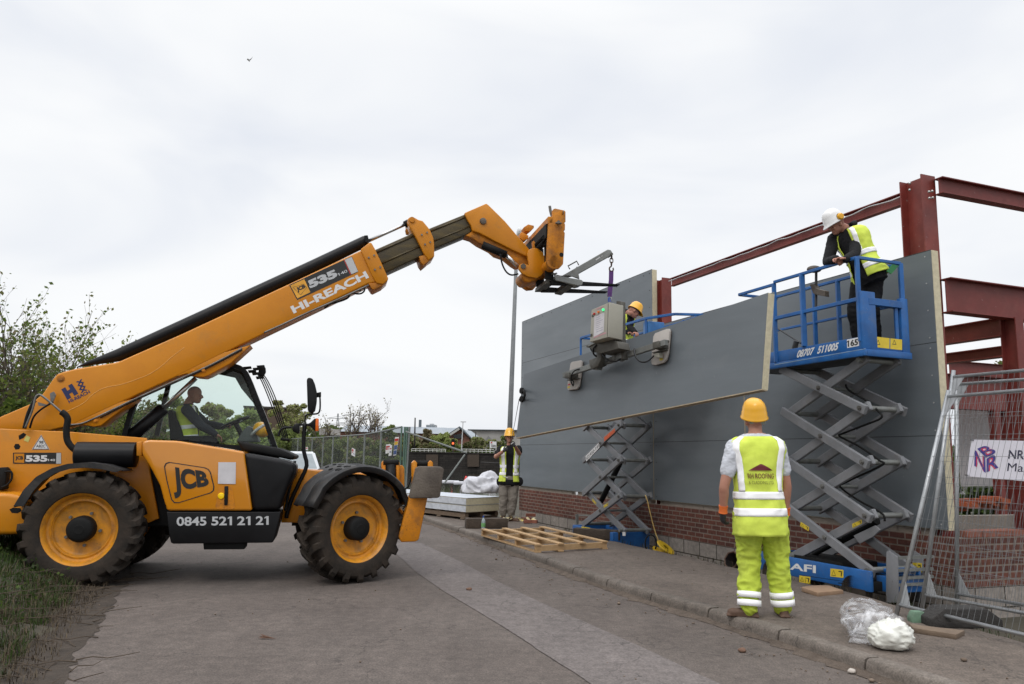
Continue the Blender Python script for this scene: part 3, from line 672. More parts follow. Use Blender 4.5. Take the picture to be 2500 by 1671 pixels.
# ---- mudguards
outer = [(86, 1008), (150, 905), (230, 822), (330, 767), (430, 739), (560, 729), (680, 745), (782, 778)]
inner = [(735, 793), (640, 772), (540, 764), (440, 772), (350, 800), (270, 850), (210, 915), (150, 1010)]
s = MB(); s.prism(JP(outer + inner, .0, ZA), (0, .02, 0), 0); s.prism(JP(outer + [(p[0] + 4, p[1] + 9) for p in outer[::-1]], .02, ZA), (0, .44, 0)); s.build('mudguard', M_guard, JCB, smooth=True, angle=35)
s = MB(); s.prism(JP(outer + [(p[0] + 4, p[1] + 9) for p in outer[::-1]], 1.72, ZA), (0, .46, 0)); s.build('mudguard', M_guard, JCB, smooth=True, angle=35)
jt('mudguard_stay', [(690, 770), (680, 815), (640, 830)], .3, .02, M_blkm)
def guard(M):
    s = MB(); n = 22; rows = []
    for i in range(n):
        a = R(20 + 138 * i / (n - 1)); r = .735 + (.02 if 2 < i < n - 3 else .0); row = []
        for y, dr in ((-.255, -.075), (-.26, -.01), (-.235, .008), (-.05, .0), (-.04, -.008), (-.03, .0), (.17, .008), (.19, -.06)): row.append(s.v(M @ Vector(((r + dr) * math.cos(a), y, (r + dr) * math.sin(a) * .97 + .01))))
        rows.append(row)
    for A, B in zip(rows, rows[1:]):
        for i in range(7): s.bm.faces.new((A[i], A[i + 1], B[i + 1], B[i]))
    o = s.build('mudguard', M_guard, JCB, smooth=True, angle=50, solid=.008)
    for a in (103, 112):
        for y in (-.16, -.1, .06):
            an = R(a); u = Vector((math.cos(an), 0, math.sin(an) * .97)); c = u * .757 + Vector((0, y, .01)); s = MB(); s.cyl(M @ c, M @ (c + u * .014), .028, 14); s.build('vent_hole', M_blkm, o)
    return o
guard(MFR)
ML2 = Matrix.Translation((fx - .05, .88, zr)) @ Matrix.Rotation(STEER, 4, 'Z'); guard(ML2)
# ---- engine cover, skirt
M_gloss = mat('glossy_yellow_paint', (.60, .225, .006), .18, scale=2.2, color2=(.54, .195, .005), coat=.7, spec=.5); weather(M_gloss, (.24, .15, .055), .3, 3.5, .58, .8)
jp('engine_cover', [(905, 680), (905, 600), (940, 586), (1130, 592), (1500, 652), (1557, 662), (1610, 1040), (1065, 1040), (1043, 970), (1020, 880), (965, 775)], .05, .62, M_gloss, bev=.085, seg=6, edges='all')
jp('engine_cover_front', [(245, 668), (500, 712), (566, 732), (578, 790), (548, 850), (505, 960), (482, 1037), (307, 1040)], .06, .66, M_blk, Z=ZB, bev=.07, seg=5)
jp('headlamp_bulge', [(530, 760), (560, 728), (584, 745), (584, 800), (560, 850), (525, 905), (515, 880)], .1, .5, M_blk, Z=ZB, bev=.05, seg=4)
jp('scuttle', [(200, 590), (470, 640), (580, 688), (560, 718), (480, 700), (240, 655)], .55, 1.4, M_blkm, Z=ZB, bev=.03)
jp('skirt', [(1062, 1046), (1792, 1046), (1780, 1110), (1745, 1235), (1735, 1243), (1105, 1250), (1090, 1243), (1078, 1190)], .06, .62, M_blk, bev=.03, seg=3)
jp('step', [(1295, 1240), (1565, 1240), (1560, 1285), (1300, 1287)], .12, .3, M_blkm, bev=.008)
jp('engine_cover_recess', [(1395, 885), (1480, 885), (1500, 1010), (1490, 1028), (1385, 1028), (1375, 1010)], .047, .004, M_yeld, bev=0)
jp('cover_handle', [(1432, 882), (1456, 882), (1452, 1003), (1430, 1003)], .035, .02, M_blkm, bev=.004)
s = MB(); c = JL(ZA(1411, 945), .045); s.lathe([(.001, -.012), (.03, -.01), (.038, 0), (.04, .01)], c, (0, 1, 0), 20); s.build('reflector', mat('yellow_reflector', (.95, .62, .01), .15, var=.02), JCB, smooth=True)
# ---- silencer and exhaust
s = MB(); a = JL(ZA(486, 680), .42); b = JL(ZA(872, 682), .42); s.tube([a, a.lerp(b, .015), a.lerp(b, .985), b], [.135, .148, .148, .135], 32); s.build('silencer', M_blk, JCB, smooth=True)
jp('silencer_band', [(870, 600), (905, 596), (905, 690), (870, 690)], .3, .22, M_yel, bev=.01)
jt('exhaust_pipe', [(500, 660), (465, 640), (430, 590), (424, 520), (432, 460), (418, 428), (392, 408)], .42, .036, M_blkm, n=14)
jt('grey_pipe', [(398, 415), (330, 355), (262, 302), (240, 302), (226, 320), (205, 400), (160, 512)], .55, .012, M_steel)
jt('hose', [(190, 512), (215, 440), (265, 390), (340, 345)], .6, .011, M_blkm); jt('hose', [(155, 515), (180, 420), (212, 350), (225, 335)], .57, .022, M_blkm)
jp('bracket', [(240, 345), (300, 362), (322, 338), (318, 290), (342, 278), (356, 300), (335, 350), (290, 372), (245, 368)], .8, .02, M_steel, bev=0)
# ---- cab
CW0, CW1 = 1.22, 2.12
ring = [(790, 590), (850, 380), (950, 215), (1180, 118), (1400, 112), (1500, 118), (1555, 145), (1590, 205), (1640, 330), (1700, 480), (1760, 650)]
def cabring(w, name):
    P = JP(ring, w, ZA); s = MB(); Q = smoothpath(P, 4)
    for a, b in zip(Q, Q[1:]): s.bar(a, b + (b - a) * .1, .06, .085, (0, 1, 0))
    s.bar(P[0], P[-1], .06, .09, (0, 1, 0)); return s.build(name, M_blk, JCB)
cabring(CW0, 'cab_frame'); cabring(CW1, 'cab_frame')
A_ = JP(ring, CW0, ZA); B_ = JP(ring, CW1, ZA)
s = MB()
for i in (2, 3, 4, 5, 6):
    s.bar(A_[i].lerp(B_[i], 0), B_[i], .05, .05)
s.prism([A_[2], A_[3], A_[4], A_[5], A_[5] - Vector((0, 0, .03)), A_[2] - Vector((0, 0, .03))], B_[3] - A_[3]); s.build('cab_roof', M_blk, JCB)
s = MB(); s.prism([p - Vector((0, 0, .01)) for p in (A_[0], A_[-1], A_[-1] - Vector((0, 0, .7)), A_[0] - Vector((0, 0, .7)))], (0, CW1 - CW0, 0)); s.build('cab_body', M_blkm, JCB)
pane = JP([(812, 565), (868, 390), (965, 235), (1180, 150), (1400, 140), (1490, 148), (1540, 170), (1570, 225), (1680, 500), (1735, 625)], CW0 + .012, ZA)
s = MB(); s.face(pane); s.build('side_window', M_glass, JCB, recalc=False)
pane = JP([(812, 565), (868, 390), (965, 235), (1180, 150), (1400, 140), (1490, 148), (1540, 170), (1570, 225), (1680, 500), (1735, 625)], CW1 - .012, ZA)
s = MB(); s.face(pane); s.build('side_window', M_glass, JCB, recalc=False)
s = MB(); s.bar(JL(ZA(1000, 560), CW1), JL(ZA(1090, 170), CW1), .05, .06); s.build('door_pillar', M_blk, JCB)
s = MB(); q = JP([(1485, 112), (1545, 150), (1580, 215), (1640, 330), (1700, 480), (1750, 640), (1728, 635), (1680, 500), (1615, 350), (1540, 260), (1500, 190), (1380, 165), (1330, 165), (1395, 130)], CW1 + .02, ZA); s.prism(q, (0, .03, 0)); s.build('far_door_frame', mat('grey_trim', (.06, .065, .065), .5), JCB)
for i, wv in enumerate((1.26, 1.44, 1.62, 1.80)):
    d_ = 13 * i
    jt('guard_bar', [(335 + d_ * .9, 165), (362 + d_, 210), (400 + d_ * 1.1, 300), (438 + d_ * 1.05, 400), (475 + d_ * .9, 500), (505 + d_ * .7, 590)], wv, .0075, M_blkm, Z=ZB, n=8)
for k, (x, y) in enumerate(((270, 128), (300, 150), (330, 135), (355, 120), (325, 165), (350, 190))):
    jp('guard_bracket', [(x - 26, y - 8), (x + 24, y - 12), (x + 28, y + 3), (x - 20, y + 9)], 1.3 + .12 * k, .05, M_blkm, Z=ZB, bev=.003)
jp('work_lamp', [(345, 118), (384, 120), (386, 150), (370, 180), (340, 175)], 1.3, .14, M_blkm, Z=ZB, bev=.01)
jt('guard_foot', [(485, 580), (545, 590)], 1.26, .02, M_blkm, Z=ZB)
# seat, wheel, dash
s = MB(); s.prism(JP([(1068, 405), (1085, 392), (1100, 400), (1150, 500), (1180, 590), (1085, 590)], 1.45, ZA), (0, .45, 0), .03, 3); s.prism(JP([(1085, 560), (1290, 560), (1300, 600), (1085, 610)], 1.45, ZA), (0, .45, 0), .02); s.build('seat', M_blkm, JCB, smooth=True)
c = JL(ZA(1500, 474), 1.68); ax = Vector((-.42, 0, .9)).normalized(); s = MB(); u = ax.cross(Vector((0, 1, 0))).normalized()
s.tube([c + (u * math.cos(a) + Vector((0, 1, 0)) * math.sin(a)) * .19 for a in [2 * math.pi * i / 28 for i in range(28)]], .016, 8, closed=True)
for a in (0, 2.1, 4.2): s.bar(c - ax * .03, c + (u * math.cos(a) + Vector((0, 1, 0)) * math.sin(a)) * .185, .03, .012)
s.cyl(c, c - ax * .5 + Vector((.1, 0, -.1)), .035, 10); s.build('steering_wheel', M_blk, JCB, smooth=True)
jp('dashboard', [(1505, 600), (1545, 530), (1580, 495), (1600, 498), (1635, 550), (1650, 600)], 1.5, .4, mat('dash_grey', (.10, .11, .11), .6), bev=.02)
# ---- boom
BW, BT = .88, .36
boom = jp('boom_outer', [(0, 1018 - 0), ] and [(-60, 1050), (0, 1018), (73, 987), (103, 963), (126, 930), (139, 914), (155, 908), (188, 900), (279, 886), (293, 882), (450, 813), (600, 743), (760, 668), (880, 612), (908, 597), (938, 685), (899, 693), (597, 838), (420, 925), (172, 1040), (120, 1052), (-60, 1060)], BW, BT, M_yel, Z=lambda x, y: (x, y), bev=.02, seg=3)
jp('boom_lug', [(1600, -20), (1470, 98), (1335, 172), (1300, 186), (1245, 181), (1190, 163), (1100, 188), (1250, 80)], BW + .005, BT - .01, M_yel, bev=.008)
jp('boom_lug', [(870, 320), (700, 450), (645, 495), (600, 503), (525, 490), (440, 495), (700, 360)], BW + .005, BT - .01, M_yel, bev=.008)
for (x, y, r_) in ((388, 195, .045), (1297, 140, .035), (610, 463, .028), (1233, 146, .018)):
    s = MB(); c = JL(ZA(x, y), BW); s.lathe([(.001, -.02), (r_ * .6, -.02), (r_ * .65, -.008), (r_, -.006), (r_, .02)], c, (0, 1, 0), 18); s.build('pin', M_yeld, boom, smooth=True)
cl = [(188, 897), (215, 888), (290, 868), (450, 796), (600, 727), (760, 653), (893, 589)]
P = [JL(p, BW + BT / 2) for p in cl]; s = MB(); s.tube(P, [.004, .03, .082, .088, .088, .086, .08], 20); s.build('cylinder_cover', M_blk, JCB, smooth=True)
P = JP([(1292, 560), (1335, 557), (1352, 630), (1310, 640)], BW + .06, ZC); s = MB(); s.prism(P, (0, .2, 0), .008); s.build('cover_end', M_blk, JCB)
jt('extension_rod', [(1340, 622), (1770, 428)], BW + BT / 2, .024, M_chrome, Z=ZC); jt('rod_eye', [(1740, 445), (1785, 420)], BW + BT / 2, .05, M_blkm, Z=ZC)
jp('boom_collar', [(1255, 712), (1355, 636), (1376, 642), (1412, 705), (1470, 830), (1560, 1030), (1553, 1052), (1500, 1096), (1430, 1082), (1382, 1000), (1300, 820)], BW - .025, BT + .05, M_yel, Z=ZC, bev=.012)
jp('collar_bracket', [(1342, 1085), (1495, 1070), (1500, 1105), (1400, 1155), (1380, 1145)], BW, BT, M_yeld, Z=ZC, bev=.005)
jp('boom_middle', [(1340, 750), (1860, 520), (1960, 770), (1480, 990)], BW + .03, BT - .06, M_grease, Z=ZC, bev=.015)
for o_ in (.12, .62): jt('slide_strip', [(1380 + 110 * o_, 735 + 240 * o_), (1850 + 110 * o_, 525 + 240 * o_)], BW + .03, .016, M_grease, Z=ZC)
M_collar = M_yeld
jp('second_collar', [(1770, 385), (1790, 362), (1815, 357), (1850, 366), (1890, 390), (1935, 400), (1985, 460), (2012, 495), (2050, 580), (2062, 650), (2063, 790), (2000, 832), (1945, 750), (1870, 600), (1795, 470)], BW - .02, BT + .04, M_yel, Z=ZC, bev=.012)
jp('collar_bracket', [(1895, 790), (1990, 770), (2003, 838), (1942, 888), (1915, 850)], BW, BT, M_yeld, Z=ZC, bev=.004)
jp('collar_flange', [(1745, 500), (1765, 470), (1830, 500), (1800, 550), (1755, 545)], BW + .3, .06, M_yeld, Z=ZC, bev=.004)
for x, y in ((1345, 805), (1405, 780), (1412, 936), (1472, 908), (1925, 555), (1983, 530), (1960, 660), (2017, 636)):
    s = MB(); c = JL(ZC(x, y), BW - .03); s.cyl(c, c + Vector((0, -.012, 0)), .014, 6); s.build('collar_bolt', M_steel, boom)
s = MB(); c = JL(ZC(1818, 392), BW - .02); s.cyl(c, c + Vector((0, -.02, 0)), .04, 14); s.build('pin', M_yeld, boom)
jp('boom_inner', [(-90, 400), (415, 197), (470, 330), (478, 400), (400, 448), (40, 598), (-80, 650)], BW + .05, BT - .1, M_grease, Z=ZD, bev=.012)
for a, b in (((0, 400), (410, 235)), ((20, 520), (450, 345))): jt('slide_strip', [a, b], BW + .05, .014, M_grease, Z=ZD)
neck = jp('boom_head', [(395, 188), (645, 80), (668, 96), (780, 205), (862, 287), (990, 438), (1100, 560), (1165, 640), (1150, 705), (1060, 665), (930, 605), (720, 500), (570, 420), (485, 392), (470, 335), (425, 262)], BW + .01, BT - .02, M_yel, Z=ZD, bev=.01)
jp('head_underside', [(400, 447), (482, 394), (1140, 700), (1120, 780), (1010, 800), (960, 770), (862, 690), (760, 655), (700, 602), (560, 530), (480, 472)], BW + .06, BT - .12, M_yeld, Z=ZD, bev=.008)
for x, y, r_ in ((608, 283, .05), (1178, 668, .048)):
    s = MB(); c = JL(ZD(x, y), BW); s.lathe([(.001, -.02), (r_ * .5, -.022), (r_ * .9, -.015), (r_, .01)], c, (0, 1, 0), 14); s.build('pin', M_rust, neck, smooth=True)
jt('tilt_ram', [(600, 555), (870, 670)], BW + .03, .055, M_blkm, Z=ZD, n=14); jt('tilt_rod', [(870, 670), (1000, 800)], BW + .03, .028, M_chrome, Z=ZD)
jt('hose', [(805, 660), (825, 770), (870, 860), (930, 900), (1010, 888)], BW - .05, .012, M_blkm, Z=ZD)
# carriage
CN, CFW = .42, 1.86
def lat(p, w, Z=ZD): return JL(Z(*p), w)
jp('carriage_plate', [(1405, 160), (1415, 143), (1435, 137), (1540, 160), (1553, 175), (1553, 292), (1538, 300), (1548, 320), (1546, 385), (1532, 398), (1545, 418), (1525, 775), (1480, 825), (1400, 832), (1352, 800), (1335, 760), (1360, 290), (1405, 235)], CN, .06, M_yeld, Z=ZD, bev=.006)
pA = lat((1440, 770), CN); 
s = MB(); q = JP([(1405, 160), (1435, 137), (1540, 160), (1553, 175), (1553, 292), (1545, 418), (1525, 775), (1480, 825), (1400, 832), (1352, 800), (1335, 760), (1360, 290), (1405, 235)], CN, ZD); s.prism([p + Vector((0, CFW - CN, 0)) for p in q], (0, .06, 0), .006); s.build('carriage_plate', M_yeld, JCB)
c = lat((1435, 745), CN); s = MB(); s.tube([c + Vector((0, t_, 0)) for t_ in (0, .03, CFW - CN, CFW - CN + .05)], [.085, .092, .092, .08], 20); s.build('carriage_tube', M_yeld, JCB, smooth=True)
c = lat((1380, 270), CN); s = MB(); s.box(c + Vector((0, (CFW - CN) / 2, 0)), (.07, CFW - CN, .1), bev=.008); s.build('carriage_beam', M_yeld, JCB)
c = lat((1340, 430), CN); s = MB(); s.box(c + Vector((.02, (CFW - CN) / 2, .06)), (.05, CFW - CN - .1, .2)); s.build('hose_tray', M_blkm, JCB)
for k in range(2):
    c0 = lat((1310, 470 + 60 * k), CN + .15); s = MB(); s.tube([c0 + Vector((math.cos(i * .9) * .035, i * .006, math.sin(i * .9) * .035)) for i in range(70)], .009, 6); s.build('coiled_hose', M_blkm, JCB, smooth='full')
jp('carriage_rib', [(1170, 520), (1190, 505), (1240, 600), (1290, 650), (1180, 640)], BW + .1, .04, M_yeld, Z=ZD, bev=.003)
jp('quick_hitch', [(1112, 660), (1130, 612), (1165, 595), (1205, 592), (1240, 600), (1290, 640), (1325, 720), (1330, 820), (1280, 900), (1225, 935), (1130, 920), (1060, 885), (1015, 830), (1025, 785), (1060, 765), (1100, 775), (1135, 790)], BW - .06, .05, M_yel, Z=ZD, bev=.006)
jp('quick_hitch', [(1112, 660), (1130, 612), (1165, 595), (1205, 592), (1240, 600), (1290, 640), (1325, 720), (1330, 820), (1280, 900), (1225, 935), (1130, 920), (1060, 885), (1015, 830), (1025, 785), (1060, 765), (1100, 775), (1135, 790)], BW + BT + .02, .05, M_yel, Z=ZD, bev=.006)
jp('hitch_core', [(1050, 880), (1130, 800), (1300, 840), (1290, 915), (1230, 945), (1140, 985), (1090, 975), (1055, 930)], BW - .01, BT + .06, M_yeld, Z=ZD, bev=.02)
s = MB(); c = JL(ZD(1066, 802), BW - .06); s.cyl(c, c + Vector((0, -.02, 0)), .038, 12); s.build('pin', M_rust, neck)
jp('top_bracket', [(1075, 352), (1125, 320), (1190, 335), (1190, 360), (1140, 400), (1095, 395)], 1.35, .2, M_yeld, Z=ZD, bev=.004); jp('top_bracket', [(1035, 420), (1050, 405), (1130, 450), (1120, 480), (1070, 510), (1030, 480)], 1.35, .2, M_yeld, Z=ZD, bev=.004)
jt('lock_lever', [(1370, 110), (1382, 180), (1402, 245)], CN + .1, .02, M_steel, Z=ZD)
jt('carriage_pin', [(1520, 185), (1526, 186)], CN - .01, .03, M_rust, Z=ZD); 
s = MB(); c = lat((1463, 300), CN); s.cyl(c, c + Vector((0, -.05, 0)), .02, 10); s.ell(c + Vector((0, -.04, -.02)), (.05, .02, .02)); s.build('lock_pin', M_rust, JCB)
s = MB(); c = lat((1505, 668), CN); s.cyl(c + Vector((0, .0, 0)), c + Vector((0, -.006, 0)), .03, 12); s.build('plate_hole', M_blkm, JCB)
# forks
for k, w_ in enumerate((.72, 1.22)):
    tip = lat((2160, 1022), .72) + Vector((0, w_ - .72, -.0)); hee = lat((1365, 935), .72) + Vector((0, w_ - .72, 0))
    tip.z = hee.z + (lat((2160, 1022), .72).z - lat((1365, 935), .72).z)
    s = MB(); top = hee + Vector((-.02, 0, .55)); s.bar(hee + Vector((0, 0, -.02)), top, .12, .045, (0, 1, 0)); 
    mid = hee + Vector((.03, 0, -.05)); d = (tip - mid)
    s.prism([mid + Vector((-.03, -.06, -.0)), mid + Vector((0, -.06, -.045)), tip + Vector((0, -.06 + .02, .0)), tip + Vector((0, -.04, .012)), mid + Vector((0, -.06, .02))], (0, .12, 0)); s.build('fork', M_blkm, JCB)
# ---- boom lines
jt('hydraulic_pipe', [(1545, 2), (1340, 110), (1130, 205), (840, 335), (620, 440), (520, 482), (450, 490)], BW - .012, .011, M_steel)
jt('hydraulic_pipe', [(1545, 12), (1340, 120), (1130, 216), (840, 346), (640, 445)], BW - .012, .008, M_blkm)
jt('hydraulic_pipe', [(1345, 1105), (1000, 1265), (700, 1395), (380, 1545), (200, 1625)], BW - .005, .012, M_steel, Z=ZC)
jt('hose_loop', [(1290, 1130), (1298, 1165), (1265, 1195), (1215, 1200), (1165, 1185), (1215, 1155), (1262, 1170)], BW + .05, .011, M_blkm, Z=ZC)
jt('hose_loop', [(1135, 1210), (1120, 1240), (1075, 1265), (1000, 1290), (920, 1310), (885, 1340), (860, 1352)], BW + .05, .013, M_blkm, Z=ZC)
jt('hose_loop', [(1170, 1160), (1120, 1180), (1090, 1205), (1110, 1225)], BW + .05, .011, M_blkm, Z=ZC)
jt('paint_line', [(545, 1250), (690, 1178), (760, 1112), (830, 1065), (900, 1040), (1000, 1022), (1130, 980), (1250, 930), (1350, 862), (1430, 790), (1534, 712)], BW - .0005, .0035, mat('pale_line', (.72, .38, .10), .5, var=.02), Z=ZN, n=5)
# lift ram
jt('lift_ram', [(770, 625), (1040, 390)], BW + BT + .02, .085, M_blk, n=18, smooth=True); jt('lift_rod', [(1040, 390), (1250, 192)], BW + BT + .02, .032, M_chrome)
jt('ram_collar', [(1010, 375), (1058, 425)], BW + BT + .02, .05, M_blk)
# ---- front part of the chassis, stabilisers
jp('front_chassis', [(572, 768), (720, 785), (720, 930), (690, 1010), (650, 1115), (487, 1115), (500, 1010), (545, 880)], .62, .06, M_yel, Z=ZB, bev=.008)
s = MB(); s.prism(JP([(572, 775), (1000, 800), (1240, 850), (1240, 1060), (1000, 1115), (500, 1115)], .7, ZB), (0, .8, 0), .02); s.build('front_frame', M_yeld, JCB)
s = MB(); s.prism(JP([(1090, 850), (1235, 850), (1240, 1010), (1270, 1050), (1255, 1080), (1100, 1060)], .5, ZB), (0, 1.2, 0), .02); s.build('front_crossmember', M_yeld, JCB)
def stab(w, near):
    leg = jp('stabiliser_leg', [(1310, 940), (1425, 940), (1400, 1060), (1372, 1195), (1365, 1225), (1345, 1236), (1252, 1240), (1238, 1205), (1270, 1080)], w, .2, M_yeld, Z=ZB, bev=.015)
    M_ = M_rust
    jp('stabiliser_foot', [(1345, 765), (1368, 754), (1505, 757), (1527, 772), (1502, 945), (1490, 957), (1310, 961), (1303, 945)], w - .1, .045, M_, Z=ZB, bev=.012)
    for x in (1338, 1440):
        jp('stabiliser_ear', [(x - 17, 770), (x - 17, 732), (x, 716), (x + 17, 732), (x + 17, 800), (x + 10, 960), (x - 12, 960)], w + .02, .1, M_yel, Z=ZB, bev=.01)
    jt('stabiliser_roller', [(1345, 738), (1455, 738)], w + .07, .04, M_blkm, Z=ZB, k=1)
    jt('hose', [(1318, 820), (1300, 880), (1275, 905), (1268, 950), (1285, 990), (1262, 1030)], w, .01, M_blkm, Z=ZB)
stab(.22, True)
w2 = .25
jp('stabiliser_ear', [(905, 700), (925, 683), (945, 690), (945, 800), (940, 905), (905, 880)], 1.25, .08, M_yel, Z=ZM, bev=.008); jp('stabiliser_ear', [(1042, 700), (1060, 683), (1078, 700), (1078, 960), (1050, 960)], 1.25, .08, M_yel, Z=ZM, bev=.008)
jp('stabiliser_flap', [(1048, 735), (1105, 728), (1125, 760), (1125, 950), (1110, 970), (1050, 970)], 1.3, .05, M_yeld, Z=ZM, bev=.01)
jt('stabiliser_roller', [(920, 705), (1070, 705)], 1.28, .045, M_blkm, Z=ZM, k=1); jt('stabiliser_ram', [(992, 720), (1000, 1040)], 1.28, .075, M_blk, Z=ZM, k=1)
jp('red_bracket', [(1210, 960), (1280, 975), (1290, 1000), (1220, 990)], .8, .05, M_redv, Z=ZB, bev=.003)
# ---- mirror arm, mirror, lamps
jt('mirror_arm', [(520, 1085), (530, 1040), (560, 950), (605, 855), (650, 750), (632, 660), (632, 560), (640, 480)], .5, .026, M_blk, Z=ZB, k=3)
jt('mirror_stem', [(640, 490), (641, 445), (655, 425), (715, 420), (733, 400), (736, 350), (733, 290)], .5, .011, M_blk, Z=ZB, k=3)
jp('mirror', [(650, 205), (655, 192), (668, 188), (688, 196), (703, 230), (716, 285), (713, 345), (703, 398), (688, 414), (668, 412), (656, 398)], .42, .2, M_blk, Z=ZB, bev=.02, seg=3)
jp('mirror_knuckle', [(716, 285), (742, 280), (742, 312), (716, 315)], .48, .05, M_blkm, Z=ZB, bev=.006)
jp('lamp_housing', [(655, 485), (675, 475), (700, 450), (710, 450), (710, 528), (695, 525), (672, 498), (655, 495)], .42, .2, M_blk, Z=ZB, bev=.012); jp('lamp_lens', [(708, 448), (727, 450), (725, 530), (705, 530)], .4, .22, M_amber, Z=ZB, bev=.008)
jp('lamp_housing', [(555, 505), (578, 482), (604, 482), (604, 545), (590, 547), (560, 530)], .45, .16, M_blk, Z=ZB, bev=.012); jt('lamp_stay', [(470, 565), (480, 530), (505, 510), (555, 507)], .6, .016, M_blk, Z=ZB); jt('lamp_stay', [(600, 490), (650, 490), (670, 490)], .5, .015, M_blk, Z=ZB, k=1)
jt('grab_rail', [(575, 720), (560, 820), (530, 950), (515, 1040)], .35, .018, M_blk, Z=ZB)
# ---- markings
def mark(name, shapes, m, w, Z, parent=JCB):
    s = MB()
    for q in shapes: s.face(JP(q, w, Z))
    return s.build(name, m, parent)
def jtext(name, string, quad, w, Z, m, bold=.02, parent=JCB, shear=0.):
    s = MB(); s.text(string, JP(quad, w, Z), bold, shear); return s.build(name, m, parent)
EC = .0465
def ringmark(pts, grow, w, Z, m, name):
    cx = sum(p[0] for p in pts) / len(pts); cy = sum(p[1] for p in pts) / len(pts); A = JP(pts, w, Z); B = JP([(cx + (x - cx) * grow, cy + (y - cy) * grow) for x, y in pts], w, Z)
    s = MB(); n = len(A)
    for i in range(n): s.face([A[i], A[(i + 1) % n], B[(i + 1) % n], B[i]])
    s.build(name, m, JCB)
ringmark([(1046, 755), (1056, 735), (1078, 727), (1308, 762), (1330, 772), (1345, 792), (1368, 885), (1365, 910), (1348, 925), (1140, 990), (1110, 990), (1092, 968), (1060, 840)], .955, EC, ZA, M_black, 'badge_outline')
jtext('badge_letters', 'JCB', [(1097, 756), (1318, 787), (1342, 905), (1112, 962)], EC, ZA, M_black, .05)
mark('paper_sheet', [[(1393, 729), (1505, 729), (1503, 868), (1390, 866)]], mat('paper', (.62, .6, .62), .7, scale=3), EC - .004, ZA)
for st_, xa_, xb_ in (('0845', 1127, 1317), ('521', 1349, 1480), ('21', 1513, 1598), ('21', 1632, 1714)): jtext('phone_digits', st_, [(xa_, 1078 - (xa_ - 1127) * .01), (xb_, 1078 - (xb_ - 1127) * .01), (xb_, 1136 - (xb_ - 1127) * .013), (xa_, 1136 - (xa_ - 1127) * .013)], .055, ZA, M_silver, .025)
mark('warning_triangle', [[(263, 553), (316, 648), (203, 648)]], M_white, .6165, ZA); ringmark([(263, 556), (313, 647), (206, 647)], .88, .6155, ZA, M_black, 'triangle_border')
jtext('triangle_text', '98', [(249, 592), (277, 592), (277, 612), (249, 612)], .6155, ZA, M_black); jtext('triangle_text', 'AB2C', [(230, 617), (290, 617), (290, 635), (230, 635)], .6155, ZA, M_black)
mark('keyhole_tag', [[(168, 557), (195, 570), (180, 602), (152, 590)]], mat('pale_yellow', (.6, .55, .15), .5), .6165, ZA)
mark('model_plate', [[(83, 668), (390, 668), (390, 740), (83, 738)]], M_black, .6165, ZA); mark('model_plate_square', [[(90, 674), (154, 674), (154, 733), (90, 731)]], M_yel, .6155, ZA); mark('model_plate_strip', [[(360, 670), (389, 670), (389, 738), (358, 738)]], M_silver, .6155, ZA)
jtext('model_plate_text', '535', [(163, 684), (303, 684), (303, 726), (163, 726)], .6155, ZA, M_white, .05); jtext('model_plate_text', '140', [(308, 708), (352, 708), (352, 722), (308, 722)], .6155, ZA, M_white); jtext('model_plate_text', 'JCB', [(98, 690), (148, 690), (148, 718), (98, 718)], .6145, ZA, M_black, .05)
HBW = BW - .002
jtext('logo_letter', 'H', [(510, 1060), (598, 1012), (652, 1095), (560, 1148)], HBW, ZN, M_navy, .09)
for k in range(3): jtext('logo_letter', 'X', [(628 + 14 * k, 1000 + 32 * k), (685 + 14 * k, 972 + 32 * k), (702 + 14 * k, 1000 + 32 * k), (645 + 14 * k, 1030 + 32 * k)], HBW, ZN, M_navy, .07)
jtext('logo_words', 'HI-REACH', [(563, 1152), (740, 1066), (752, 1090), (577, 1178)], HBW, ZN, M_navy, .03)
mark('boom_plate', [[(474, 1103), (1160, 790), (1232, 958), (562, 1268)]], M_black, HBW, ZC); mark('boom_plate_square', [[(487, 1108), (640, 1040), (706, 1182), (565, 1250)]], mat('badge_yellow', (.75, .36, .03), .4), HBW - .001, ZC)
mark('boom_plate_strip', [[(1082, 828), (1158, 795), (1228, 955), (1155, 985)]], M_silver, HBW - .001, ZC); mark('boom_plate_line', [[(1072, 832), (1080, 828), (1152, 988), (1144, 992)]], M_redv, HBW - .001, ZC)
ringmark([(512, 1128), (635, 1092), (668, 1130), (600, 1215)], .93, HBW - .002, ZC, M_black, 'boom_badge_outline')
jtext('boom_badge_letters', 'JCB', [(548, 1133), (640, 1095), (660, 1140), (570, 1190)], HBW - .002, ZC, M_black, .06)
jtext('boom_plate_text', '535', [(668, 1062), (972, 928), (1012, 1010), (706, 1143)], HBW - .001, ZC, M_silver, .06); jtext('boom_plate_text', '140', [(1010, 975), (1103, 932), (1116, 962), (1022, 1002)], HBW - .001, ZC, M_silver, .02)
jtext('boom_words', 'HI-REACH', [(484, 1340), (1308, 948), (1350, 1022), (526, 1418)], HBW, ZC, M_white, .04)

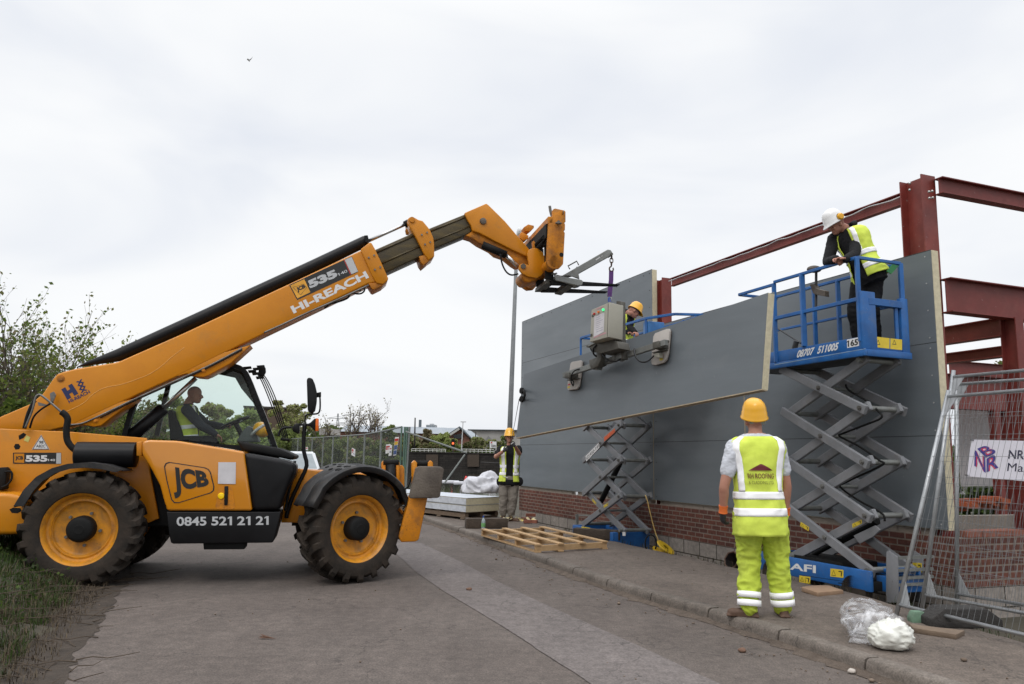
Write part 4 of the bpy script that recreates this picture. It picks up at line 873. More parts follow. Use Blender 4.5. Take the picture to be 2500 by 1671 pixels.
# ================================================================== lifting jib, chain, sling on the forks
def JW(p, w, Z=ZD): return onplane(*Z(*p), TP + _ax * (w - 1.10), _ax)
M_galv = mat('galvanised_steel', (.24, .25, .24), .5, .35, scale=6, color2=(.16, .165, .155), rvar=.1)
M_galvd = mat('dark_galvanised', (.11, .105, .09), .55, .3, scale=6, color2=(.06, .055, .045))
def wprism(s, pts, w, th, bev=.006): s.prism([JW(p, w) for p in pts], _ax * th, bev); return s
r0 = JW((1560, 960), 1.0); jib = thing('lifting_jib', 'galvanised crane jib attachment slid over the fork tines', 'jib attachment', r0)
s = MB(); wprism(s, [(1425, 912), (1445, 905), (1735, 955), (1752, 970), (1745, 1012), (1700, 1022), (1440, 962)], .62, .20); s.build('fork_pocket', M_galv, jib, 'world')
s = MB(); wprism(s, [(1425, 912), (1445, 905), (1735, 955), (1752, 970), (1745, 1012), (1700, 1022), (1440, 962)], 1.14, .20); s.build('fork_pocket', M_galv, jib, 'world')
s = MB(); wprism(s, [(1330, 950), (1440, 915), (1440, 965), (1420, 1000), (1320, 1000)], .72, .6); wprism(s, [(1560, 975), (1640, 985), (1640, 1040), (1560, 1025)], .7, .6); s.build('cross_member', M_galvd, jib, 'world')
s = MB(); wprism(s, [(1505, 912), (2035, 607), (2070, 612), (2098, 655), (2070, 680), (1690, 892), (1600, 915)], .95, .11, .008); s.build('jib_arm', M_galv, jib, 'world')
s = MB(); wprism(s, [(1600, 905), (1685, 800), (1712, 948)], .93, .02, 0); s.build('gusset', M_galv, jib, 'world'); s = MB(); wprism(s, [(1600, 905), (1685, 800), (1712, 948)], 1.07, .02, 0); s.build('gusset', M_galv, jib, 'world')
s = MB(); s.tube([JW(p, .96) for p in ((1602, 835), (1580, 797), (1680, 742), (1703, 788))], .010, 8); s.build('handle', M_galvd, jib, 'world')
s = MB(); s.tube(smoothpath([JW(p, .9) for p in ((1430, 895), (1500, 912), (1580, 905), (1660, 925), (1700, 935))], 5), .007, 6); s.build('safety_chain', M_galvd, jib, 'world')
s = MB(); wprism(s, [(1395, 882), (1455, 872), (1458, 884), (1398, 894)], .66, .03, 0); wprism(s, [(1420, 880), (1430, 880), (1440, 910), (1430, 912)], .66, .03, 0); s.build('clamp_screw', M_galvd, jib, 'world')
for q in ([(1895, 722), (1945, 690), (1950, 700), (1900, 735)], [(1962, 682), (1975, 674), (1976, 686), (1964, 692)]):
    s = MB(); s.prism([JW(p, .9485) for p in q], _ax * .004); s.build('arm_slot', mat('sky_hole', (.5, .5, .5), .6), jib, 'world')
s = MB(); q = JW((2083, 660), .93); s.cyl(q, q + _ax * .16, .02, 10); s.build('pin', M_galvd, jib, 'world')
M_chain = mat('rusty_chain', (.09, .055, .035), .6, .4, scale=20)
chn = thing('chain_hook', 'short rusty chain with a hook hanging from the jib tip', 'hook', JW((2078, 850), 1.0))
def link(s, c, h, w_, r, axh, k=14):
    P = [Vector(c) + axh * math.cos(2 * math.pi * i / k) * w_ + Vector((0, 0, 1)) * math.sin(2 * math.pi * i / k) * h for i in range(k)]; s.tube(P, r, 7, closed=True)
for (x, y, h, w_, ax_) in ((2080, 695, .030, .015, _ax), (2078, 735, .040, .024, TX), (2077, 775, .03, .015, _ax)):
    s = MB(); link(s, JW((x, y), 1.0), h, w_, .008, ax_); s.build('chain_link', M_chain, chn, 'world', smooth='full')
s = MB(); c = JW((2076, 832), 1.0); s.tube(smoothpath([c + TX * a + Vector((0, 0, b)) for a, b in ((0, .075), (0, .045), (-.024, .022), (-.03, -.006), (-.01, -.034), (.018, -.03), (.032, -.004), (.026, .02))], 4), [.011] * 29, 8); s.build('hook', M_chain, chn, 'world', smooth='full')
s = MB(); M_sling = mat('purple_webbing', (.10, .035, .17), .8, scale=30, bump=.2)
P = [JW(p, 1.0) for p in ((2076, 850), (2072, 960), (2062, 1060), (2056, 1145))]; wd = [.035, .038, .034, .022]; 
for dx in (-.012, .012):
    for a, b, w1 in zip(P, P[1:], wd): s.bar(a + TX * dx, b + (b - a) * .03 + TX * dx, .045, .01, Vector((0, 1, 0)))
s.jitter(.004, 20); o = s.build('sling', M_sling, loc=P[-1]); tag(o, 'purple webbing sling hanging between the hook and the vacuum lifter', 'sling')

# ================================================================== panel being lifted and the vacuum lifter
def at(px, py, Y): return ony(px, py, Y)
hTR, hBR, hTL = at(1875, 715, 8.6), at(1859, 950, 8.62), at(1279, 914, 13.0)
hu = (hTL - hTR).normalized(); hv = (hBR - hTR); hn = hu.cross(hv).normalized()
if hn.y > 0: hn = -hn                       # towards the camera
hBL = onplane(1260, 1069, hTR, hn)
def HPt(px, py, off=0.): return onplane(px, py, hTR + hn * off, hn)
hp = thing('lifted_panel', 'long grey cladding panel hanging from the vacuum lifter in mid air', 'panel', hBR)
s = MB(); s.prism([hTL, hTR, hBR, hBL], -hn * .004); s.build('face_sheet', M_clad, hp, 'world')
s = MB(); e = hu * .004; s.prism([hTL - hn * .0045, hTR - hn * .0045, hBR - hn * .0045, hBL - hn * .0045], -hn * .098); s.build('foam_core', M_foam, hp, 'world')
dn = (hBR - hTR).normalized()
s = MB(); s.prism([hBL + dn * .001, hBR + dn * .001, hBR + dn * .012 - hn * .0, hBL + dn * .012], -hn * .098); s.build('edge_trim', mat('edge_trim', (.44, .36, .25), .7), hp, 'world')
s = MB(); s.prism([hTL - hn * .104, hTR - hn * .104, hBR - hn * .104, hBL - hn * .104], -hn * .004); s.build('inner_sheet', mat('white_liner', (.45, .45, .43), .5), hp, 'world')
s = MB(); q = hTR - hn * .1; s.prism([q - dn * .0, q - dn * .03 + hu * .0, q - dn * .03 + hu * .9, q + hu * .9], -hn * .006); s.build('steel_lip', M_clad, hp, 'world')
# vacuum lifter
lf = thing('vacuum_lifter', 'vacuum panel lifter with grey control box and two suction pads', 'lifting gear', HPt(*ZE(480, 640), .3))
def hprism(name, pts, off, th, m, bev=.004, Z=ZE, parent=None, seg=2):
    s = MB(); s.prism([HPt(*Z(*p), off) for p in pts], -hn * th, bev, seg); return s.build(name, m, parent or lf, 'world', smooth=True, angle=40)
def htube(name, pts, r, m, k=5, Z=ZE, n=8):
    P = [HPt(*Z(p[0], p[1]), p[2]) for p in pts]; s = MB(); s.tube(smoothpath(P, k) if len(P) > 2 else P, r, n); return s.build(name, m, lf, 'world', smooth='full')
M_pad = mat('pad_board', (.42, .39, .36), .6, scale=3, var=.06); M_rubr = mat('brown_rubber', (.10, .065, .05), .8)
for nm, pts, off in (('suction_pad', [(848, 640), (852, 600), (868, 572), (965, 534), (985, 534), (992, 552), (975, 740), (960, 796), (940, 820), (868, 843), (842, 838), (834, 815), (838, 760)], .03), ('suction_pad', [(148, 830), (160, 815), (230, 803), (243, 812), (238, 880), (218, 1020), (200, 1047), (130, 1056), (120, 1042), (124, 990)], .03)):
    p_ = hprism(nm, pts, off + .035, .03, M_pad, .004); hprism('pad_seal', [(x + 4, y + 3) for x, y in pts], off, .028, M_rubr, 0, parent=p_)
hprism('pad_label', [(915, 755), (940, 748), (938, 772), (913, 778)], .0665, .001, M_redv, 0); hprism('pad_label', [(908, 783), (936, 777), (934, 800), (906, 806)], .0665, .001, mat('label_yellow', (.62, .48, .04), .5), 0)
hprism('pad_label', [(128, 1005), (148, 1000), (146, 1012), (126, 1017)], .0665, .001, M_redv, 0); hprism('pad_label', [(125, 1025), (145, 1020), (143, 1037), (123, 1041)], .0665, .001, mat('label_yellow', (.62, .48, .04), .5), 0)
M_box = mat('beige_enclosure', (.34, .325, .27), .45, scale=3, var=.05)
A = HPt(*ZE(95, 930), .18); B = HPt(*ZE(965, 650), .18); s = MB(); s.bar(A, B, .06, .075, bev=.004); s.build('spreader_beam', M_galv, lf, 'world')
hprism('beam_bracket', [(845, 650), (900, 635), (905, 690), (850, 705)], .23, .16, M_galvd); hprism('beam_bracket', [(100, 915), (140, 905), (140, 950), (98, 955)], .23, .16, M_galvd)
hprism('beam_bracket', [(960, 625), (890, 640), (870, 670), (940, 660), (970, 640)], .13, .05, M_galvd); hprism('beam_bracket', [(840, 735), (950, 705), (960, 715), (900, 730), (850, 745)], .13, .05, M_galvd)
hprism('beam_bracket', [(118, 965), (210, 948), (212, 958), (120, 975)], .13, .05, M_galvd); hprism('valve_box', [(862, 742), (902, 738), (905, 778), (865, 775)], .15, .07, M_box)
hprism('control_box', [(327, 372), (480, 308), (472, 605), (313, 648)], .58, .24, M_box, .008, seg=3)
hprism('box_door_seam', [(468, 318), (472, 316), (465, 603), (461, 604)], .5815, .001, M_galvd, 0)
sheet = hprism('instruction_sheet', [(352, 428), (438, 394), (431, 560), (345, 605)], .5825, .001, mat('paper', (.62, .6, .62), .7), 0)
random.seed(4)
for k in range(9):
    y = 425 + k * 17; x0 = 362 + random.uniform(0, 6); x1 = x0 + random.uniform(30, 62); hprism('sheet_line', [(x0, y), (x1, y - (x1 - x0) * .4), (x1, y - (x1 - x0) * .4 + 3), (x0, y + 3)], .5835, .001, mat('faint_ink', (.25, .25, .33), .7), 0, parent=sheet)
hprism('warning_strip', [(345, 603), (452, 560), (452, 573), (344, 616)], .5825, .001, mat('pale_red_strip', (.5, .28, .3), .6), 0)
hprism('warning_strip', [(370, 362), (425, 340), (425, 350), (370, 372)], .5825, .001, mat('pale_red_strip', (.5, .28, .3), .6), 0)
for x, y, m in ((355, 408, M_redv), (391, 392, mat('orange_button', (.7, .16, .03), .3))):
    s = MB(); c = HPt(*ZE(x, y), .582); s.cyl(c, c + hn * .02, .016, 12); s.build('button', m, lf, 'world')
s = MB(); c = HPt(*ZE(432, 373), .582); s.cyl(c, c + hn * .02, .016, 12); s.build('button', mat('lit_green_button', (.02, .5, .15), .3, emit=(.05, .9, .3, 1.2)), lf, 'world')
hprism('box_hinge', [(330, 415), (342, 410), (342, 430), (330, 435)], .5865, .005, M_galvd, 0); hprism('box_hinge', [(318, 580), (332, 575), (332, 598), (318, 603)], .5865, .005, M_galvd, 0)
hprism('back_post', [(540, 295), (578, 300), (582, 640), (600, 790), (520, 800), (530, 560), (535, 400)], .28, .08, M_galvd, .004)
hprism('post_slot', [(548, 335), (566, 330), (566, 430), (550, 445)], .285, .003, M_blkm, 0)
hprism('side_label', [(492, 400), (510, 395), (508, 435), (488, 432)], .345, .001, M_white, 0)
hprism('base_bracket', [(280, 680), (430, 610), (545, 640), (560, 700), (400, 745), (345, 730), (320, 700), (285, 692)], .45, .2, M_galvd, .006)
hprism('base_edge', [(295, 675), (430, 615), (432, 620), (300, 684)], .47, .03, M_galv, 0)
hprism('swivel_arm', [(375, 700), (415, 700), (408, 790), (380, 850), (345, 870), (330, 840), (360, 800)], .34, .08, M_galvd, .004)
hprism('swivel_block', [(305, 800), (360, 780), (400, 800), (410, 840), (330, 880), (310, 850)], .26, .1, M_galvd, .008)
hprism('hinge_bracket', [(505, 735), (580, 705), (585, 780), (545, 805), (500, 785)], .28, .1, M_galv, .004)
hprism('clamp_bracket', [(345, 845), (375, 850), (372, 880), (350, 878)], .24, .1, M_galv, .003)
M_grn = mat('green_fitting', (.02, .12, .08), .5)
for x, y in ((522, 600), (522, 655)):
    hprism('green_valve', [(x - 12, y - 12), (x + 14, y - 16), (x + 14, y + 12), (x - 12, y + 16)], .42, .05, M_grn)
htube('valve_pipe', [(525, 480, .42), (522, 540, .42), (522, 590, .42), (522, 690, .42)], .013, M_galvd)
htube('hose', [(690, 705, .22), (700, 765, .3), (740, 812, .32), (800, 812, .3), (858, 765, .18)], .011, M_blk)
htube('hose', [(398, 690, .4), (420, 750, .42), (470, 800, .4), (530, 812, .36), (575, 790, .3)], .012, M_blk)
htube('hose', [(235, 875, .2), (185, 890, .25), (158, 930, .27), (155, 985, .22), (172, 1018, .15), (175, 985, .12), (150, 960, .12)], .010, M_blk)
htube('hose', [(375, 670, .45), (345, 700, .47), (345, 745, .45), (370, 770, .4)], .012, M_blk); htube('hose', [(320, 700, .4), (335, 725, .42), (390, 730, .42)], .010, M_blk)
htube('exhaust_tube', [(430, 720, .38), (470, 690, .4), (540, 685, .4)], .028, M_galvd)
hprism('lift_shackle', [(470, 268), (480, 262), (487, 290), (492, 308), (470, 308), (464, 290)], .46, .03, mat('blue_shackle', (.02, .06, .3), .4), .004)
s = MB(); c = HPt(*ZE(492, 290), .46); s.tube([c + hu * math.cos(a) * .018 + Vector((0, 0, 1)) * math.sin(a) * .035 for a in [i * .45 for i in range(14)]], .006, 6, closed=True); s.build('lift_ring', M_galv, lf, 'world')
# suction grip and guide rope at the far end of the lifted panel
gr = thing('suction_grip', 'black hand suction grip stuck near the far end of the lifted panel', 'suction grip', HPt(*ZF(1285, 60)))
s = MB(); a = HPt(*ZF(1290, 20), .1); b = HPt(*ZF(1290, 95), .1); s.tube(smoothpath([HPt(*ZF(1290, 16), .01), a, HPt(*ZF(1298, 60), .11), b, HPt(*ZF(1288, 100), .01)], 4), .020, 8); s.build('handle', M_blkm, gr, 'world', smooth='full')
for y in (18, 98): s = MB(); c = HPt(*ZF(1275, y), .0); s.cyl(c, c + hn * .03, .052, 16); s.build('cup', M_blkm, gr, 'world')

# ================================================================== scissor lifts
M_blue = mat('blue_paint', (.012, .115, .36), .42, scale=4, color2=(.008, .075, .25), rvar=.1, thr=(.3, .6)); M_grey = mat('grey_arm_paint', (.215, .22, .235), .45, scale=4, color2=(.155, .16, .17), rvar=.1)
M_dgrey = mat('dark_underframe', (.05, .052, .055), .6); M_ylab = mat('warning_yellow', (.68, .50, .03), .5, scale=20, var=.05)
weather(M_blue, (.10, .12, .15), .4, 5, .52, .75, (.22, .26, .30), .6, 35, .685); weather(M_grey, (.15, .135, .12), .4, 6, .5, .72, (.05, .045, .04), .7, 40, .68); weather(M_galv, (.13, .11, .09), .5, 7, .5, .7)
def fz(px, off): return fac(px[0], px[1], off)
def scissor(root, hL, hR, offn, offf, swap=False):
    """hL, hR: lists (low to high) of near-side hinge pixels at the two ends; arms cross between the levels"""
    PL = [fz(p, offn) for p in hL]; PR_ = [fz(p, offn) for p in hR]
    uL = sum(facu(p) for p in PL) / len(PL); uR = sum(facu(p) for p in PR_) / len(PR_); n = len(hL)
    def pt(u, off, z): return facp(u, off, z)
    zs = [(a.z + b.z) / 2 for a, b in zip(PL, PR_)]
    for side in (0, 1):
        so_ = offn if side == 0 else offf; inn_ = -.065 if side == 0 else .065
        for k in range(n - 1):
            for (ua, za, ub, zb_, o_) in ((uL, zs[k + 1], uR, zs[k], inn_ if swap else 0), (uL, zs[k], uR, zs[k + 1], 0 if swap else inn_)):
                a = pt(ua, so_ + o_, za); b = pt(ub, so_ + o_, zb_); d = (b - a).normalized(); s = MB(); s.bar(a - d * .07, b + d * .07, .05, .105, FN.cross(d) if False else (0, 0, 1), bev=.008)
                s.bar(b + d * .071, b + d * .0725, .034, .085); s.bar(a - d * .071, a - d * .0725, .034, .085)
                o = s.build('scissor_arm', M_grey, root, 'world')
                if side == 0:
                    mid = (a + b) / 2
                    for q in (mid, b): s = MB(); s.cyl(q + FN * .024, q + FN * .045, .026, 12); s.cyl(q + FN * .045, q + FN * .055, .014, 8); s.build('pivot_pin', M_steel, o, 'world')
    for k in range(n):
        for u in (uL, uR):
            s = MB(); s.cyl(pt(u, offn + .02, zs[k]), pt(u, offf - .02, zs[k]), .032, 14); s.build('cross_tube', M_galv, root, 'world', smooth=True)
    for k in range(n - 1):
        s = MB(); um = (uL + uR) / 2; z = (zs[k] + zs[k + 1]) / 2; s.cyl(pt(um, offn, z), pt(um, offf, z), .022, 10); s.build('cross_tube', M_galv, root, 'world', smooth=True)
    return uL, uR, zs
def fprism(name, pts, Z, off, th, m, root, bev=.006):
    s = MB(); s.prism([fac(*Z(*p), off) for p in pts], -FN * th, bev); return s.build(name, m, root, 'world', smooth=True, angle=35)
def ftext(name, string, quad, Z, off, m, root, bold=.02, shear=0.):
    s = MB(); s.text(string, [fac(*Z(*p), off) for p in quad], bold, shear); return s.build(name, m, root, 'world')
def warn(root, pts, Z, off):
    o = fprism('warning_label', pts, Z, off, .001, M_ylab, root, 0); A, B, C_, D = [Vector((*Z(*p), 0)) for p in pts]
    def m2(u, v): p = A.lerp(B, u).lerp(D.lerp(C_, u), v); return (p.x, p.y)
    I = lambda x, y: (x, y)
    for q in ([(.08, .85), (.25, .15), (.42, .85)],): 
        s = MB(); P = [fac(*m2(*t_), off + .001) for t_ in q]; c = sum(P, Vector()) / 3
        for a, b in zip(P, P[1:] + P[:1]): s.face([a, b, c.lerp(b, .75), c.lerp(a, .75)])
        s.build('warning_sign', M_black, o, 'world')
    s = MB(); s.face([fac(*m2(*t_), off + .001) for t_ in ((.62, .2), (.9, .2), (.9, .32), (.62, .32))]); s.face([fac(*m2(*t_), off + .001) for t_ in ((.8, .35), (.9, .35), (.86, .85), (.8, .85))]); s.build('pictogram', M_black, o, 'world')
ON, OF = .95, .22
gl = facp(facu(fac(2127, 1446, ON)), .6, -.13)
L1 = thing('scissor_lift', 'raised blue scissor lift nearest the building corner with platform number 165', 'scissor lift', gl)
uR_ = facu(fac(*ZR(1265, 1240), ON)); zt_ = fac(*ZR(1265, 1097), ON).z; zb_ = fac(*ZR(1265, 1383), ON).z; uL_ = uR_ + 1.85
def fbox(name, u0, u1, o0, o1, z0, z1, m, root, bev=.01):
    s = MB(); c = facp((u0 + u1) / 2, (o0 + o1) / 2, (z0 + z1) / 2); s.box(c, (u1 - u0, abs(o1 - o0), z1 - z0), Matrix((FU, FN, Vector((0, 0, 1)))).transposed(), bev); return s.build(name, m, root, 'world', smooth=True, angle=35)
def lift_base(root, uR_, uL_, zb_, zt_, on, of):
    fbox('chassis_side', uR_, uL_, on - .04, on, zb_, zt_, M_blue, root); fbox('chassis_side', uR_, uL_, of, of + .04, zb_, zt_, M_blue, root)
    fbox('chassis_floor', uR_ + .02, uL_ - .02, of + .041, on - .041, zb_, zb_ + .1, M_blkm, root); fbox('chassis_end', uL_ - .04, uL_, of + .041, on - .041, zb_, zt_, M_blue, root)
    fbox('battery_pack', uR_ + .5, uL_ - .3, of + .1, on - .1, zb_ + .1, zb_ + .24, M_blkm, root)
    for u in (uR_ + .25, uL_ - .28):
        for o_ in (on - .05, of + .05):
            c = facp(u, o_, zb_ - .03); s = MB(); s.cyl(c - FN * .05, c + FN * .05, .17, 22); s.build('wheel', M_rub, root, 'world', smooth=True)
lift_base(L1, uR_, uL_, zb_, zt_, ON, OF)
fbox('end_block', uR_ - .12, uR_ + .1, OF + .1, ON - .18, zb_ + .0, zb_ + .16, M_blue, L1); fbox('end_tray', uR_ - .1, uR_ + .02, OF + .15, ON - .2, zb_ + .2, zb_ + .24, M_blue, L1)
ftext('hire_name', 'AFI', [(165, 980), (514, 1012), (514, 1120), (158, 1068)], ZR, ON + .002, M_white, L1, .03)
warn(L1, [(714, 1054), (892, 1074), (890, 1184), (712, 1164)], ZR, ON + .002); warn(L1, [(288, 1150), (440, 1170), (436, 1266), (286, 1240)], ZR, ON + .002)
fprism('panel_seam', [(290, 1140), (905, 1230), (905, 1236), (290, 1146)], ZR, ON + .0012, .001, M_blkm, L1, 0); fprism('panel_seam', [(903, 1232), (910, 1233), (905, 1365), (898, 1365)], ZR, ON + .0012, .001, M_blkm, L1, 0)
fprism('latch_slot', [(820, 1246), (874, 1250), (874, 1264), (822, 1260)], ZR, ON + .002, .001, M_blkm, L1, 0)
scissor(L1, [ZH(552, 1118), ZH(560, 826), ZH(545, 545), ZH(520, 268), ZH(505, 22)], [ZH(1000, 1172), ZH(1000, 866), ZH(990, 550), ZH(980, 228), ZH(968, -65)], .88, .30)
fprism('ladder_side', [(855, 790), (862, 765), (890, 757), (1000, 840), (1010, 1420), (850, 1420)], ZQ, .80, .012, M_grey, L1, .002); fprism('ladder_side', [(1190, 775), (1215, 757), (1320, 840), (1340, 1400), (1190, 1400)], ZQ, .2, .012, M_grey, L1, .002)
for y in (850, 1010, 1110, 1195):
    a = fac(*ZQ(1000, y), .71); b = a - FN * .5; s = MB(); s.bar(a, b, .035, .03); s.build('ladder_rung', M_galv, L1, 'world')
warn(L1, [(1188, 912), (1305, 912), (1316, 1034), (1200, 1030)], ZQ, .206)
s = MB(); a = facp(facu(fac(*ZH(1010, 900), .85)) + .1, .62, fac(*ZH(1010, 900), .85).z); b = facp(facu(fac(*ZH(600, 1100), .85)), .62, fac(*ZH(600, 1100), .85).z); s.tube([a, a.lerp(b, .55)], .05, 14); s.tube([a.lerp(b, .55), b], .03, 12); s.build('lift_cylinder', M_blkm, L1, 'world', smooth=True)
fprism('cylinder_bracket', [(925, 985), (1050, 925), (1080, 950), (1040, 990), (960, 1032)], ZH, .8, .02, M_grey, L1, .002)
warn(L1, [(615, 903), (664, 935), (660, 958), (611, 928)], ZH, .9065); warn(L1, [(917, 915), (973, 890), (975, 912), (920, 940)], ZH, .842)
s = MB(); s.tube(smoothpath([fac(*ZH(*p), .7) for p in ((880, 95), (900, 130), (1000, 190), (1070, 250), (1090, 290), (1000, 330), (870, 380), (845, 400), (960, 460), (1075, 540), (1090, 570), (880, 670), (850, 700), (960, 780), (1090, 850), (1110, 900))], 5), .012, 7); s.build('cable', M_blkm, L1, 'world', smooth='full')
# platform
zrail = fac(*ZG(990, 650), ON).z; zmid = fac(*ZG(1000, 940), ON).z; ztoe = fac(*ZG(1000, 1205), ON).z; zbt = fac(*ZG(1040, 1335), ON).z; zmidb = fac(*ZG(1035, 1288), ON).z
uC = facu(fac(*ZG(990, 900), ON)); uE = facu(fac(*ZG(155, 935), ON)); OFF_ = .31
fbox('platform_deck', uC - .03, uE, OFF_, ON, zbt + .02, zmidb - .01, M_dgrey, L1)
fbox('toe_board', uC, uE, ON - .02, ON, zmidb + .002, ztoe, M_blue, L1, .004); fbox('frame_rail', uC - .05, uE, ON - .03, ON + .014, zbt, zmidb, M_blue, L1, .006)
fbox('toe_board', uC, uE, OFF_, OFF_ + .02, zmidb + .002, ztoe, M_blue, L1, .004); fbox('frame_rail', uC - .05, uC - .01, OFF_ - .05, ON - .03, zbt, zmidb, M_blue, L1, .006); fbox('toe_board', uC - .02, uC, OFF_ + .02, ON - .02, zmidb + .002, ztoe, M_blue, L1, .004)
def frail(a, b, r=.018, nm='guard_rail', m=None): s = MB(); s.bar(a, b, r * 2, r * 2, bev=.005); return s.build(nm, m or M_blue, L1, 'world')
uX = facu(fac(*ZG(400, 850), ON))
frail(facp(uC, ON, zrail), facp(uX, ON, zrail)); frail(facp(uX + .001, ON, zrail - .03), facp(uE, ON, zrail - .03)); frail(facp(uE, ON, zrail - .03), facp(uE, OFF_, zrail - .03))
frail(facp(uC, ON, zmid), facp(uX, ON, zmid), .022); frail(facp(uC, OFF_, zrail), facp(uE, OFF_, zrail)); frail(facp(uC, OFF_, zmid), facp(uE, OFF_, zmid), .016); 
frail(facp(uC, ON, zrail), facp(uC, OFF_, zrail)); frail(facp(uC, ON - .1, zmid - .02), facp(uC, OFF_ + .05, zmid - .02), .04, 'gate_rail')
zm2 = fac(*ZG(430, 1185), OFF_).z
for px, z0_, z1_, o_, r_ in ((990, ztoe - .05, zrail, ON, .022), (600, ztoe, zrail, ON, .028), (402, zmidb, zrail - .02, ON, .024)):
    u = facu(fac(*ZG(px, 1000), o_)); frail(facp(u, o_, z0_), facp(u, o_, z1_), r_, 'guard_post')
for px in (680, 848, 1305):
    u = facu(fac(*ZG(px, 1000), OFF_)); 
    if px == 1305: u = uC
    frail(facp(u, OFF_, ztoe - .02), facp(u, OFF_, zrail), .024, 'guard_post')
fbox('corner_post', uC - .035, uC + .012, ON - .2, ON + .012, zmidb - .0, zmid + .09, M_blue, L1, .01); fbox('corner_post', uC - .03, uC + .03, OFF_ - .05, OFF_ + .06, zmidb - .05, zmid + .06, M_blue, L1, .01)
frail(facp(uC, OFF_ + .11, ztoe), facp(uC, OFF_ + .11, zmid - .02), .018, 'gate_post'); frail(facp(uC, ON - .2, ztoe), facp(uC, ON - .2, zmid - .02), .018, 'gate_post')
def ep(px, py, o=.022): return onplane(*ZG(px, py), facp(uC - o, 0, 0), FU)
def elabel(nm, pts, m, o=.022):
    s = MB(); s.prism([ep(*p, o) for p in pts], FU * .001); return s.build(nm, m, L1, 'world')
elabel('yellow_label', [(1097, 1203), (1202, 1215), (1202, 1288), (1096, 1277)], M_ylab, .0225); elabel('yellow_label', [(1209, 1216), (1290, 1225), (1290, 1298), (1208, 1290)], M_ylab, .0225)
elabel('white_label', [(1043, 1180), (1086, 1186), (1087, 1281), (1044, 1276)], M_white, .0225); elabel('red_stripe', [(1043, 1232), (1086, 1238), (1086, 1250), (1043, 1245)], M_redv, .0235)
for x in (1110, 1222):
    s = MB(); P = [ep(x, 1258, .0235), ep(x + 14, 1225, .0235), ep(x + 28, 1261, .0235)]; c = sum(P, Vector()) / 3
    for a, b in zip(P, P[1:] + P[:1]): s.face([a, b, c.lerp(b, .7), c.lerp(a, .7)])
    s.build('warning_sign', M_black, L1, 'world')
ftext('phone_digits', '08707', [(562, 1300), (683, 1276), (680, 1328), (556, 1353)], ZG, ON + .002, M_white, L1, .04, .3); ftext('phone_digits', '511005', [(702, 1272), (850, 1243), (848, 1296), (697, 1325)], ZG, ON + .002, M_white, L1, .04, .3)
fprism('number_plate', [(905, 1225), (990, 1208), (990, 1268), (907, 1284)], ZG, ON + .002, .001, M_white, L1, 0); ftext('plate_number', '165', [(912, 1232), (982, 1218), (982, 1262), (912, 1276)], ZG, ON + .0035, M_black, L1, .03)
fprism('scuff_line', [(400, 1398), (1035, 1286), (1035, 1290), (400, 1403)], ZG, ON + .0155, .001, mat('pale_scuff', (.25, .35, .45), .5), L1, 0)
tg = MB(); tg.prism([ep(*p, .05) for p in ((1185, 750), (1225, 700), (1265, 712), (1215, 768))], FU * .01); tag(tg.build('green_tag', mat('green_tag', (.01, .16, .04), .5), loc=ep(1220, 740)), 'green tag hanging on the platform guard rail', 'tag')
uu = facu(fac(*ZG(560, 1230), .6)); s = MB(); s.box(facp(uu, .6, zmidb + .1), (.1, .08, .12)); o = s.build('paint_tin', mat('yellow_tin', (.6, .45, .05), .5), loc=facp(uu, .6, zmidb + .04)); tag(o, 'small yellow and grey box on the platform floor', 'box')
# sledge hammer with handle hooked over the rail
hm = thing('hammer', 'hammer with dark head leaning against the platform rail', 'hammer', fac(*ZG(690, 890), .8))
s = MB(); s.tube([fac(*ZG(692, 720), .8), fac(*ZG(690, 1000), .8)], .016, 8); s.build('handle', M_dgrey, hm, 'world'); s = MB(); s.prism([fac(*ZG(*p), .84) for p in ((645, 840), (670, 835), (690, 870), (750, 885), (752, 925), (700, 915), (670, 905))], -FN * .07, .006); s.build('head', M_rust, hm, 'world')
s = MB(); s.ell(fac(*ZG(678, 735), .85), (.09, .06, .045)); s.build('end_cap', M_rust, hm, 'world')
s = MB(); s.tube([fac(*ZG(420, 1145), .5), fac(*ZG(585, 1250), .5)], .012, 8); s.tube([fac(*ZG(540, 1290), .6), fac(*ZG(555, 1235), .6)], .035, 10); o = s.build('drill', M_dgrey, loc=fac(*ZG(545, 1290), .6)); tag(o, 'dark hand tool on the platform floor beside the lifted panel', 'tool')

# second lift, further away
ON2, OF2 = .95, .22
u0 = facu(fac(1586, 1300, OF2)); u1 = facu(fac(*ZO(187, 1120), ON2)); zt2 = fac(*ZO(925, 1172), OF2).z; zb2 = zt2 - .30;
L2 = thing('scissor_lift', 'raised blue scissor lift standing behind the lifted panel', 'scissor lift', facp(u0, .6, -.13), group=None)
fbox('chassis_end', u0 - .01, u0 + .04, OF2 + .03, ON2 - .03, min(zb2, .08), zt2 + .005, M_blue, L2, .02); fbox('chassis_cover', u0 + .02, u0 + .5, OF2 + .03, ON2 - .03, zt2 - .04, zt2 + .006, M_blue, L2, .01)
lift_base(L2, u0, u1, min(zb2, .08), zt2, ON2, OF2)
_, _, zs2 = scissor(L2, [ZO(305, 1098), ZO(282, 795), ZO(288, 485), ZO(312, 178), ZO(330, -130)], [ZO(625, 1150), ZO(630, 828), ZO(640, 480), ZO(650, 140), ZO(662, -200)], .88, .30, True)
ftext('fleet_number', 'G1932-191', [(318, 455), (440, 330), (442, 358), (322, 488)], ZO, .9085, M_black, L2, .02)
fprism('number_strip', [(312, 448), (443, 316), (446, 366), (318, 500)], ZO, .9075, .0008, M_white, L2, 0); fprism('orange_strip', [(488, 268), (592, 180), (594, 218), (490, 308)], ZO, .9075, .001, mat('orange_strip', (.62, .10, .02), .5), L2, 0)
